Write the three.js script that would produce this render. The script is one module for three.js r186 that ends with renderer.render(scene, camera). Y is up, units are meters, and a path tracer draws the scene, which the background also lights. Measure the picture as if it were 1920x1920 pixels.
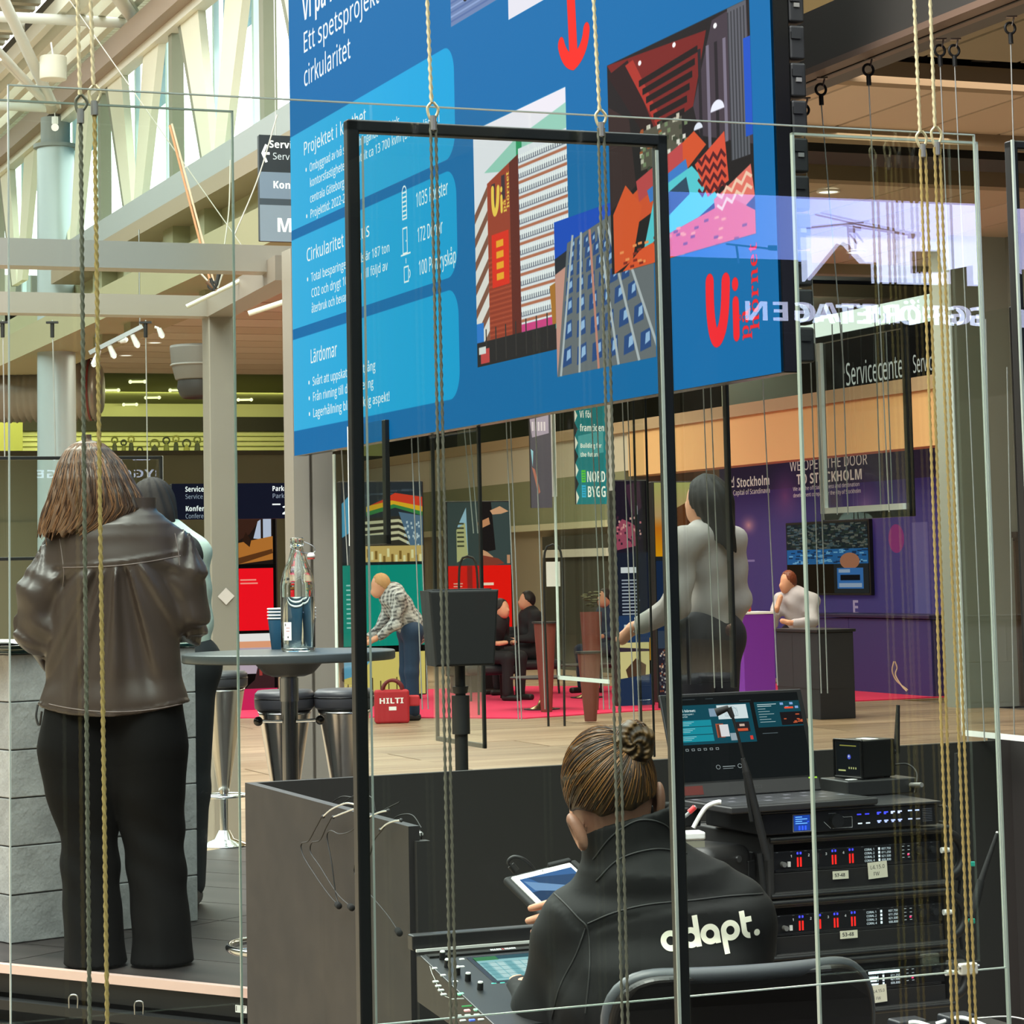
import * as THREE from 'three';
import { RoundedBoxGeometry } from 'three/addons/geometries/RoundedBoxGeometry.js';
import { DecalGeometry } from 'three/addons/geometries/DecalGeometry.js';
import { mergeGeometries, mergeVertices } from 'three/addons/utils/BufferGeometryUtils.js';
import { RectAreaLightUniformsLib } from 'three/addons/lights/RectAreaLightUniformsLib.js';

// ---------- camera, sky, large lights, exposure ----------
const scene = new THREE.Scene();
const V3 = (x, y, z) => new THREE.Vector3(x, y, z);
const FPX = 4700, CX = 960, CY = 640, EYE = 1.55, TH = THREE.MathUtils.degToRad(21.8);
const camera = new THREE.PerspectiveCamera(2 * THREE.MathUtils.radToDeg(Math.atan(1280 / FPX)), 1, 0.1, 200);
camera.position.set(0, EYE, 0);
camera.rotation.set(THREE.MathUtils.degToRad(5.2), 0, -0.021, 'YXZ');
camera.setViewOffset(2560, 2560, 320, 640, 1920, 1920);
camera.updateMatrixWorld(true);
const renderer = new THREE.WebGLRenderer({ antialias: true });
renderer.toneMapping = THREE.LinearToneMapping;
renderer.toneMappingExposure = 1.0;
renderer.shadowMap.enabled = true;
scene.background = new THREE.Color(0.93, 1.0, 0.99).multiplyScalar(4.2);
RectAreaLightUniformsLib.init();

const slideMat = (t, k) => new THREE.MeshPhysicalMaterial({ color: 0x000000, roughness: 0.9, specularIntensity: 0.15, emissive: 0xffffff, emissiveMap: t, emissiveIntensity: k });
// the hall's own axes: u across (to the right and away), w along (towards the camera)
const AX = V3(Math.sin(TH), 0, Math.cos(TH)), BX = V3(Math.cos(TH), 0, -Math.sin(TH));
const U = (u, y, w) => V3(u * BX.x + w * AX.x, y, u * BX.z + w * AX.z);
const ROT_B = TH, ROT_A = TH - Math.PI / 2;
function areaLight(name, u, y, w, su, sw, color, power) {             // a lamp of the ceiling shining straight down
  const l = new THREE.RectAreaLight(color, power, su, sw);
  l.name = name; l.position.copy(U(u, y, w)); l.rotation.set(-Math.PI / 2, 0, TH, 'XYZ');
  l.rotation.set(0, 0, 0); l.lookAt(l.position.x, y - 1, l.position.z + 1e-4); l.rotateZ(-TH); scene.add(l);
  return l;
}
areaLight('hall_light', 11, 4.95, -24, 5, 3, 0xfff0dd, 9);
areaLight('hall_light', 11, 4.95, -33, 5, 3, 0xfff0dd, 9);
areaLight('hall_light', 11, 4.95, -15, 5, 3, 0xffe9d2, 5);
areaLight('shop_light', 12, 5.6, -55, 9, 3, 0xf6f2b0, 6);
{ const l = new THREE.RectAreaLight(0xfaf4a8, 16, 10, 0.5); l.name = 'shop_wall_light'; l.position.copy(U(12.5, 5.5, -55)); l.lookAt(U(12.5, 4.5, -58.8)); scene.add(l); }
areaLight('atrium_light', -2, 8.6, -3, 3, 5, 0xfffaf2, 22);
areaLight('atrium_light', 1, 8.6, -13, 4, 6, 0xfffaf2, 14);

// ---------- helpers ----------
let seedV = 7;
const rnd = () => { seedV = (seedV * 16807) % 2147483647; return seedV / 2147483647; };
const rr = (a, b) => a + (b - a) * rnd();
const ray = (px, py) => V3((px - CX) / FPX, -(py - CY) / FPX, -1).applyQuaternion(camera.quaternion);
const at = (px, py, d) => { const r = ray(px, py); return V3(0, EYE, 0).addScaledVector(r, d / -r.z); };
const onY = (px, py, h) => { const r = ray(px, py); return V3(0, EYE, 0).addScaledVector(r, (h - EYE) / r.y); };
const plane = (p, rot) => ({ p, rot, d: V3(Math.cos(rot), 0, -Math.sin(rot)), n: V3(Math.sin(rot), 0, Math.cos(rot)) });
const hit = (px, py, pl) => { const r = ray(px, py), o = V3(0, EYE, 0); return o.addScaledVector(r, pl.p.clone().sub(o).dot(pl.n) / r.dot(pl.n)); };
const rectOn = (pl, x0, y0, x1, y1) => {                              // a rectangle of a wall plane from two of its corners
  const a = hit(x0, y0, pl), b = hit(x1, y1, pl);
  const c = a.clone().add(b).multiplyScalar(0.5);
  return { c, w: Math.abs(b.clone().sub(a).dot(pl.d)), h: Math.abs(a.y - b.y), rot: pl.rot, y0: Math.min(a.y, b.y) };
};
const used = {};
const numbered = (n) => { used[n] = (used[n] ?? -1) + 1; return used[n] ? n + '_' + String(used[n]).padStart(3, '0') : n; };
const shade = (m) => { m.castShadow = true; m.receiveShadow = true; return m; };
function obj(name, geo, mat, parent) {
  const m = shade(new THREE.Mesh(Array.isArray(geo) ? merge(geo) : geo, mat));
  m.name = parent ? name : numbered(name); (parent || scene).add(m); return m;
}
function tag(o, label, category, group, kind) { Object.assign(o.userData, { label, category }); if (group) o.userData.group = group; if (kind) o.userData.kind = kind; return o; }
function thing(name, label, category, pos = V3(0, 0, 0), rot = 0, group) {
  const o = new THREE.Group(); o.name = numbered(name); scene.add(o); o.position.copy(pos); o.rotation.y = rot;
  return tag(o, label, category, group);
}
function struct(name, geo, mat, parent) { const m = obj(name, geo, mat, parent); if (!parent) m.userData.kind = 'structure'; return m; }
function merge(list) {
  const keep = list.map((g) => { g = g.index ? g.toNonIndexed() : g.clone(); for (const k of Object.keys(g.attributes)) if (!['position', 'normal', 'uv'].includes(k)) g.deleteAttribute(k); return g; });
  return mergeGeometries(keep);
}
const T = (g, x = 0, y = 0, z = 0, rx = 0, ry = 0, rz = 0) => { if (rx) g.rotateX(rx); if (ry) g.rotateY(ry); if (rz) g.rotateZ(rz); return g.translate(x, y, z); };
const box = (w, h, d, x = 0, y = 0, z = 0, ry = 0) => T(new THREE.BoxGeometry(w, h, d), x, y, z, 0, ry);
const rbox = (w, h, d, r, x = 0, y = 0, z = 0) => T(new RoundedBoxGeometry(w, h, d, 2, Math.min(r, w * 0.49, h * 0.49, d * 0.49)), x, y, z);
const cyl = (r0, r1, h, x = 0, y = 0, z = 0, n = 24) => T(new THREE.CylinderGeometry(r1, r0, h, n), x, y + h / 2, z);   // stands on y
const lathe = (pts, n = 32, x = 0, y = 0, z = 0) => T(new THREE.LatheGeometry(pts.map((p) => new THREE.Vector2(p[0], p[1])), n), x, y, z);
function bar(a, b, r, n = 8, r2 = r) {                                // a straight round bar
  const d = b.clone().sub(a), g = new THREE.CylinderGeometry(r2, r, d.length(), n);
  g.applyQuaternion(new THREE.Quaternion().setFromUnitVectors(V3(0, 1, 0), d.clone().normalize()));
  return g.translate((a.x + b.x) / 2, (a.y + b.y) / 2, (a.z + b.z) / 2);
}
function beam(a, b, w, h) {                                           // a straight rectangular bar, w across and h high
  const d = b.clone().sub(a), L = d.length(), g = new THREE.BoxGeometry(L, h, w), x = d.normalize(), z = V3().crossVectors(x, V3(0, 1, 0)).normalize(), y = V3().crossVectors(z, x);
  return g.applyMatrix4(new THREE.Matrix4().makeBasis(x, y, z)).translate((a.x + b.x) / 2, (a.y + b.y) / 2, (a.z + b.z) / 2);
}
const tube = (pts, r, seg = 24, n = 8) => new THREE.TubeGeometry(new THREE.CatmullRomCurve3(pts), seg, r, n);
function strand(a, b, r, pitch = 0.013, seg = 8) {                    // a laid rope: a round bar with two twisted lobes
  const L = a.distanceTo(b), N = Math.min(900, Math.round(L / pitch * seg)), g = new THREE.CylinderGeometry(r, r, L, 8, N, true), p = g.attributes.position;
  for (let i = 0; i < p.count; i++) {
    const x = p.getX(i), y = p.getY(i), z = p.getZ(i), t = Math.atan2(z, x), k = 1 + 0.24 * Math.cos(2 * t - 2 * Math.PI * y / pitch);
    p.setX(i, x * k); p.setZ(i, z * k);
  }
  g.computeVertexNormals();
  const d = b.clone().sub(a).normalize();
  return g.applyQuaternion(new THREE.Quaternion().setFromUnitVectors(V3(0, 1, 0), d)).translate((a.x + b.x) / 2, (a.y + b.y) / 2, (a.z + b.z) / 2);
}
const shapeOf = (pts) => new THREE.Shape(pts.map((p) => new THREE.Vector2(p[0], p[1])));
const extrude = (shape, depth, bevel = 0) => new THREE.ExtrudeGeometry(shape, { depth, bevelEnabled: bevel > 0, bevelSize: bevel, bevelThickness: bevel, bevelSegments: 2, curveSegments: 12 });
const uwBox = (u0, u1, y0, y1, w0, w1) => { const c = U((u0 + u1) / 2, (y0 + y1) / 2, (w0 + w1) / 2); return T(new THREE.BoxGeometry(u1 - u0, y1 - y0, w1 - w0), c.x, c.y, c.z, 0, TH); };
function boxUV(g, s = 1) {                                            // uv in metres from the largest axis of each face
  const q = g.index ? g.toNonIndexed() : g, p = q.attributes.position, n = q.attributes.normal, uv = new Float32Array(p.count * 2);
  for (let i = 0; i < p.count; i++) {
    const ax = Math.abs(n.getX(i)), ay = Math.abs(n.getY(i)), az = Math.abs(n.getZ(i));
    const [a, b] = ay > ax && ay > az ? [p.getX(i), p.getZ(i)] : ax > az ? [p.getZ(i), p.getY(i)] : [p.getX(i), p.getY(i)];
    uv[2 * i] = a * s; uv[2 * i + 1] = b * s;
  }
  q.setAttribute('uv', new THREE.BufferAttribute(uv, 2)); return q;
}
// ---------- materials ----------
const S = (color, roughness = 0.6, metalness = 0, more = {}) => new THREE.MeshStandardMaterial({ color, roughness, metalness, ...more });
const P = (color, roughness = 0.6, more = {}) => new THREE.MeshPhysicalMaterial({ color, roughness, ...more });
const glow = (color, k = 1) => new THREE.MeshStandardMaterial({ color: 0x000000, emissive: color, emissiveIntensity: k, roughness: 0.5 });
function canvasTex(w, h, draw, rep) {
  const c = document.createElement('canvas'); c.width = w; c.height = h; draw(c.getContext('2d'), w, h);
  const t = new THREE.CanvasTexture(c); t.colorSpace = THREE.SRGBColorSpace; t.magFilter = THREE.LinearFilter;
  if (rep) { t.wrapS = t.wrapT = THREE.RepeatWrapping; t.repeat.set(rep[0], rep[1]); }
  return t;
}
function noiseTex(w, h, f, srgb = true) {                             // f(x, y) gives red, green, blue from 0 to 1
  const d = new Uint8Array(w * h * 4);
  for (let y = 0; y < h; y++) for (let x = 0; x < w; x++) { const c = f(x / w, y / h), i = (y * w + x) * 4; for (let k = 0; k < 3; k++) d[i + k] = 255 * Math.min(1, Math.max(0, c[k])); d[i + 3] = 255; }
  const t = new THREE.DataTexture(d, w, h); t.magFilter = THREE.LinearFilter; t.wrapS = t.wrapT = THREE.RepeatWrapping; if (srgb) t.colorSpace = THREE.SRGBColorSpace; t.needsUpdate = true; return t;
}
const hsh = (x, y, s = 0) => { const v = Math.sin(x * 127.1 + y * 311.7 + s * 74.7) * 43758.5453; return v - Math.floor(v); };
function vn(x, y, per, s = 0) {                                       // value noise that repeats after `per` cells
  const ix = Math.floor(x), iy = Math.floor(y), fx = x - ix, fy = y - iy, m = (v) => ((v % per) + per) % per, q = (t) => t * t * (3 - 2 * t), a = q(fx), b = q(fy);
  const g = (i, j) => hsh(m(ix + i), m(iy + j), s);
  return (g(0, 0) * (1 - a) + g(1, 0) * a) * (1 - b) + (g(0, 1) * (1 - a) + g(1, 1) * a) * b;
}
const fbm = (x, y, per, s) => 0.5 * vn(x * per, y * per, per, s) + 0.3 * vn(x * per * 2, y * per * 2, per * 2, s + 1) + 0.2 * vn(x * per * 4, y * per * 4, per * 4, s + 2);
function fitText(g, s, x, y, size, width, font = 'sans-serif', weight = '') {   // text drawn to a given width
  g.save(); g.font = `${weight} ${size}px ${font}`; const m = g.measureText(s).width; g.translate(x, y); if (width) g.scale(width / m, 1); g.fillText(s, 0, 0); g.restore();
}
const rough = noiseTex(128, 128, (x, y) => { const v = 0.75 + 0.25 * fbm(x, y, 8, 3); return [v, v, v]; }, false);
const grainBump = noiseTex(256, 256, (x, y) => { const v = fbm(x, y, 32, 5); return [v, v, v]; }, false);
const woodMap = (c0, c1, seed) => noiseTex(256, 128, (x, y) => {
  const v = 0.6 * fbm(x * 0.15, y, 16, seed) + 0.4 * fbm(x * 0.05, y * 2, 24, seed + 4), k = Math.min(1, Math.max(0, (v - 0.25) * 2));
  return [0, 1, 2].map((i) => c0[i] + (c1[i] - c0[i]) * k);
});
const M = {
  black: S(0x141414, 0.55), blackGloss: S(0x0c0c0d, 0.25), soft: S(0x1b1b1d, 0.8), darkGrey: S(0x2d2c2d, 0.6), booth: S(0x211e1e, 0.66, 0, { roughnessMap: rough }), boothIn: S(0x211f1d, 0.7),
  chrome: S(0xdfe2e4, 0.14, 1), steel: S(0xb9babb, 0.3, 1), alu: S(0xb5b3ae, 0.38, 0.75), white: S(0xf0efec, 0.5), cream: S(0xe2e0cd, 0.65), rope: S(0x97896a, 0.42, 0.25), ropeOld: S(0x6c6d5c, 0.45, 0.2),
  wire: S(0xc9cac6, 0.35, 0.6), edge: S(0xb4c0b4, 0.18), spacer: S(0x121312, 0.4), beige: S(0xbcaa94, 0.75), beigeDark: S(0x8e836a, 0.8), void: S(0x17171a, 0.9), olive: S(0xaeab86, 0.75),
  leather: S(0x35353a, 0.42), purple: S(0x3f3678, 0.6), purpleLit: S(0x6a2f92, 0.55), skin: S(0xd59c7c, 0.55), hair: S(0x4b3322, 0.5),
};
const glassMat = (tint = 0xf4faf6, ior = 1.5) => new THREE.MeshPhysicalMaterial({ color: tint, roughness: 0.0, metalness: 0, transmission: 1, thickness: 0, ior, specularIntensity: 1 });
const GLASS = glassMat(), GLASS_R = glassMat(0xf0f6f2, 1.75);
// ---------- the setting ----------
const floorMat = S(0xb79e83, 0.42);
const floorBase = struct('floor', uwBox(-16, 24, -0.3, -0.02, -62, 16), S(0x6d6254, 0.7));
{ // floor boards as far as they can be told apart
  const mats = [0, 1, 2, 3, 4].map((i) => S(0xffffff, 0.38, 0, { map: woodMap([0.60, 0.51, 0.41], [0.80, 0.72, 0.61], 11 + i), color: new THREE.Color(0.66 + 0.05 * i, 0.64 + 0.045 * i, 0.62 + 0.04 * i) }));
  const g = boxUV(new THREE.BoxGeometry(2.98, 0.02, 0.83), 0.33);
  struct('floor_carpet', uwBox(-16, 24, -0.02, 0, -4.9, 16), S(0x1a1816, 0.95), floorBase);
  const big = [uwBox(-16, 1, -0.02, 0, -62, -4.9), uwBox(16, 24, -0.02, 0, -62, -4.9), uwBox(1, 16, -0.02, 0, -62, -34)];
  struct('floor_field', big, floorMat, floorBase);
  let k = 0;
  for (let w = -33.58; w < -5; w += 0.84, k++) for (let u = 1 + 1.5 - (k % 2) * 1.5; u < 16.5; u += 3) {
    if (u > 14.6) continue;
    const m = obj('plank', g, mats[Math.floor(rnd() * 5)], floorBase); m.position.copy(U(u, -0.01 + rr(-0.001, 0.001), w)); m.rotation.y = TH;
  }
}
struct('wall_front', [uwBox(-16.4, 7.6, 0, 9, 14, 14.4), uwBox(7.6, 24, 0, 5.6, 14, 14.4)], S(0x141312, 0.9));
struct('wall_left', uwBox(-16.4, -16, 0, 9, -62, 14), S(0x8d8a80, 0.8));
struct('wall_back', [uwBox(-16, 7.6, 0, 9, -62.4, -62), uwBox(7.6, 24, 0, 6.6, -62.4, -62)], S(0x7d7a6c, 0.8));
struct('wall_right', [uwBox(24, 24.4, 0, 5.6, -46, 14), uwBox(24, 24.4, 0, 6.6, -62, -46)], S(0x23211f, 0.9));
{ // atrium roof with a large skylight opening above the stage
  const deck = S(0xa8a692, 0.7);
  const r = struct('roof', [uwBox(-16, -8, 9, 9.3, -62, -24), uwBox(-8, 7.6, 9, 9.3, -62, -46), uwBox(4.4, 6.2, 9.02, 9.2, -41, -29.6), uwBox(-16, 7.6, 9, 9.3, 7, 14), uwBox(-16, -9, 9, 9.3, -24, 7), uwBox(7.2, 7.6, 9, 9.3, -46, 7), uwBox(7.5, 24, 6.3, 6.6, -62, -41.5)], S(0x8b8a7c, 0.8));
  for (let w = -41; w < -29.6; w += 0.36) struct('rib', uwBox(4.4, 6.2, 8.88, 9.02, w, w + 0.17), deck, r);     // corrugated deck
  for (let i = 0; i < 5; i++) { const u = 6.1 + i * 0.25; struct('purlin', uwBox(u, u + 0.1, 8.42, 8.62, -46, 10), M.cream, r); }
  for (let w = -44; w < 8; w += 3.77) struct('rafter', uwBox(-8, 7.4, 8.75, 9, w, w + 0.14), M.cream, r);
  struct('gutter', uwBox(6.2, 6.34, 8.7, 8.85, -46, -24), S(0x60605a, 0.7), r);
}
// clerestory between the atrium and the low hall
{
  const s = struct('wall_clerestory', [uwBox(7.1, 7.5, 5.0, 5.55, -62, 14), uwBox(7.1, 7.5, 8.3, 9, -62, 14)], M.olive);
  const sill = S(0xa4a8a6, 0.55, 0.2);
  struct('sill_beam', uwBox(6.74, 7.12, 5.68, 5.97, -33.6, 14), sill, s);
  struct('sill_lip', uwBox(6.7, 7.1, 5.5, 5.68, -33.4, 14), S(0x9b8b72, 0.6), s);
  struct('top_chord', uwBox(6.75, 7.0, 7.88, 8.16, -62, 14), S(0x9a8672, 0.55), s);
  struct('chord_trim', uwBox(6.9, 7.06, 7.78, 7.88, -62, 14), M.cream, s);
  const fin = (w0t, w1t, w0b, w1b, mat) => { // a tapered fin: top from w0t to w1t, bottom from w0b to w1b
    const g = extrude(shapeOf([[w0b, 5.97], [w1b, 5.97], [w1t, 8.3], [w0t, 8.3]]), 0.09); // x is w, y is y, depth is u
    g.applyMatrix4(new THREE.Matrix4().makeBasis(AX, V3(0, 1, 0), BX.clone().negate())); const o = U(7.06, 0, 0); return g.translate(o.x, 0, o.z);
  };
  const finM = S(0xdcd9c0, 0.75), mull = S(0x7f8069, 0.6), lite = S(0xcfe6ea, 0.35);
  for (let k = 0; k < 16; k++) {
    const w = -31.65 - 3.77 * 4 + k * 3.77;           // a mullion on each bay line
    if (w > 10) break;
    struct('mullion', uwBox(6.98, 7.12, 5.5, 8.3, w - 0.08, w + 0.08), mull, s);
    struct('fin', fin(w + 0.25, w + 1.15, w + 1.5, w + 1.86, finM), finM, s);
    struct('fin', fin(w + 2.65, w + 3.55, w + 1.9, w + 2.3, finM), finM, s);
    struct('fin_edge', fin(w + 0.12, w + 0.25, w + 1.42, w + 1.5, mull), mull, s);
    struct('window_post', [uwBox(7.2, 7.26, 5.86, 8.3, w + 1.05, w + 1.13), uwBox(7.2, 7.26, 5.86, 8.3, w + 2.65, w + 2.73)], lite, s);
    const gl = struct('window_' + (k + 1), new THREE.PlaneGeometry(3.77, 2.5), GLASS); gl.position.copy(U(7.26, 7.1, w + 1.875)); gl.rotation.y = ROT_A;
    struct('blind', uwBox(7.29, 7.3, 7.0 + 0.5 * hsh(k, 2), 8.3, w + 1.2, w + 2.0 + hsh(k, 4)), new THREE.MeshPhysicalMaterial({ color: 0xa8d4e2, roughness: 1, transmission: 0.5, thickness: 0 }), gl).applyMatrix4(new THREE.Matrix4().compose(gl.position, gl.quaternion, V3(1, 1, 1)).invert());
  }
  // brackets and pierced straps of the spandrel
  for (const [x0, x1] of [[185, 203], [243, 257], [318, 338], [385, 398]]) { const r = rectOn(plane(U(6.98, 0, 0), ROT_A), x0, 400, x1, 560); const g = uwBox(6.9, 7.1, 4.5, 5.6, 0, r.w); const c = r.c.dot(AX); struct('strap', g.translate(AX.x * (c - r.w / 2), 0, AX.z * (c - r.w / 2)), S(0x9c9a78, 0.6), s); }
  struct('soffit_beam', uwBox(6.5, 7.5, 4.62, 5.0, -62, 14), S(0xa59e7b, 0.75), s);
}
// ceiling of the low hall: boards under a dark slab
{
  const c = struct('ceiling', uwBox(7.5, 24, 5.3, 5.6, -41.5, 14), M.void);
  const bm = [S(0xbfae98, 0.75), S(0xbaa891, 0.75), S(0xc4b49f, 0.75)], om = S(0x857d68, 0.8);
  const seg = (w0, w1, mats) => { for (let u = 7.5, k = 0; u < 23; u += 0.75, k++) struct('board', uwBox(u, u + 0.715, 5.0, 5.05, w0, w1), mats[k % mats.length], c); };
  seg(-14.7, -9, [om]); seg(-17.3, -15.3, bm); seg(-25.4, -19.4, bm); seg(-30.6, -27.9, bm); seg(-9, 10, [om]);
  for (let w = -41.5; w < -31; w += 1.0) struct('board', uwBox(7.5, 16, 4.98, 5.03, w, w + 0.95), bm[Math.floor(rnd() * 3)], c);
  struct('ceiling_edge', [uwBox(7.5, 23, 4.9, 5.06, -17.5, -17.3), uwBox(7.5, 23, 4.9, 5.06, -19.4, -19.2), uwBox(7.5, 23, 4.88, 5.06, -25.6, -25.4), uwBox(7.5, 23, 4.9, 5.06, -15.3, -15.16), uwBox(7.5, 23, 4.9, 5.06, -27.9, -27.75)], S(0x8a7a62, 0.7), c);
  struct('duct', [uwBox(7.5, 23, 4.98, 5.25, -18.9, -18.3), uwBox(7.5, 23, 5.0, 5.25, -26.9, -26.3), uwBox(7.5, 23, 5.05, 5.2, -18.0, -17.85)], S(0x2c2a2a, 0.6), c);
  for (let i = 0; i < 14; i++) struct('rib', uwBox(9 + i * 0.6, 9.15 + i * 0.6, 5.08, 5.2, -15.1, -14.75), M.black, c);
}
// long wall behind the stands
{
  const PW = plane(U(15.2, 0, 0), ROT_A);
  const w = struct('wall_stands', [uwBox(15.2, 15.4, 0, 2.95, -46, -33.4), uwBox(16.2, 16.4, 0, 3.5, -33.4, -23), uwBox(15.2, 16.3, 0, 3.5, -33.6, -33.4), uwBox(15.25, 15.45, 0, 2.95, -23, 12)], S(0x9b8f78, 0.75));
  struct('fascia', uwBox(15.1, 15.4, 2.95, 3.5, -46, -33.2), S(0xcfcab8, 0.7), w);
  struct('fascia_stand', uwBox(15.06, 15.4, 2.86, 3.5, -33.2, -23.4), S(0xe9bd85, 0.7), w);
  struct('fascia_cap', uwBox(15.0, 15.4, 3.5, 3.66, -46, -23.4), S(0xb59f80, 0.7), w);
  struct('mezzanine_wall', uwBox(17.2, 17.4, 3.5, 5.2, -46, -20), S(0x1d1b1a, 0.7), w);
  struct('mezzanine_floor', uwBox(15.3, 17.3, 3.4, 3.5, -46, -20), S(0x2a2522, 0.7), w);
  struct('grey_return', uwBox(14.2, 15.4, 0, 5.0, -23.3, -22.9), S(0x98a29b, 0.7), w);
  struct('grey_wall', uwBox(14.9, 15.2, 0, 5.0, -22.9, 12), S(0x757a72, 0.75), w);
  { const r = rectOn(plane(U(14.88, 0, 0), ROT_A), 1842, 1010, 1918, 1302), d = struct('door_1', T(new THREE.BoxGeometry(r.w, r.y0 + r.h, 0.05), 0, (r.y0 + r.h) / 2, 0), S(0x4d3d2e, 0.6)); d.position.copy(r.c).setY(0); d.rotation.y = r.rot; struct('door_frame', [box(0.06, r.y0 + r.h + 0.06, 0.08, -r.w / 2 - 0.03, (r.y0 + r.h) / 2, 0), box(r.w + 0.12, 0.06, 0.08, 0, r.y0 + r.h + 0.03, 0)], S(0x3a3028, 0.6), d); struct('door_handle', box(0.14, 0.025, 0.05, r.w * 0.3, 1.05, 0.05), M.steel, d); struct('door_groove', box(r.w, 0.012, 0.004, 0, 1.75, 0.027), M.black, d); }
  struct('olive_panel', uwBox(15.1, 15.2, 2.25, 2.95, -46, -33.4), S(0x8a8f70, 0.75), w);
  struct('trim', uwBox(15.02, 15.2, 2.15, 2.25, -46, -33.4), S(0xc8c7a8, 0.7), w);
  struct('dark_opening', uwBox(15.08, 15.2, 0, 2.05, -36.6, -33.6), S(0x3c3a2e, 0.8), w);
  struct('lintel', uwBox(15.0, 15.1, 1.72, 1.84, -36.4, -33.8), S(0xd0d0c4, 0.6), w);
}
{ // shop at the end of the hall, on the upper floor behind an olive wall
  const s = struct('wall_shop', [uwBox(7.5, 15.2, 0, 3.85, -46.2, -46), uwBox(7.5, 9.3, 0, 2.6, -45.95, -45.9)], S(0x8d8a6e, 0.8));
  struct('shop_cap', uwBox(7.5, 15.2, 3.82, 3.9, -46.25, -45.9), S(0x5a543f, 0.6), s);
  struct('shop_back', uwBox(6, 20, 3.8, 6.2, -59, -58.8), S(0xcccaa0, 0.7), s);
  struct('shop_floor', uwBox(6, 20, 3.7, 3.8, -59, -46.2), S(0x4f4a38, 0.8), s);
  struct('shop_ceiling', uwBox(7.5, 20, 5.68, 5.78, -59, -41.5), S(0x7b7d50, 0.8), s);
  struct('shop_header', uwBox(6, 20, 5.02, 5.36, -58.8, -58.6), S(0x241f1c, 0.7), s);
  for (let i = 0; i < 6; i++) struct('shelf', uwBox(6.5, 19, 4.3 + i * 0.12, 4.318 + i * 0.12, -58.8, -58.7), S(0xb4b67a, 0.6), s);
}
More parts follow.
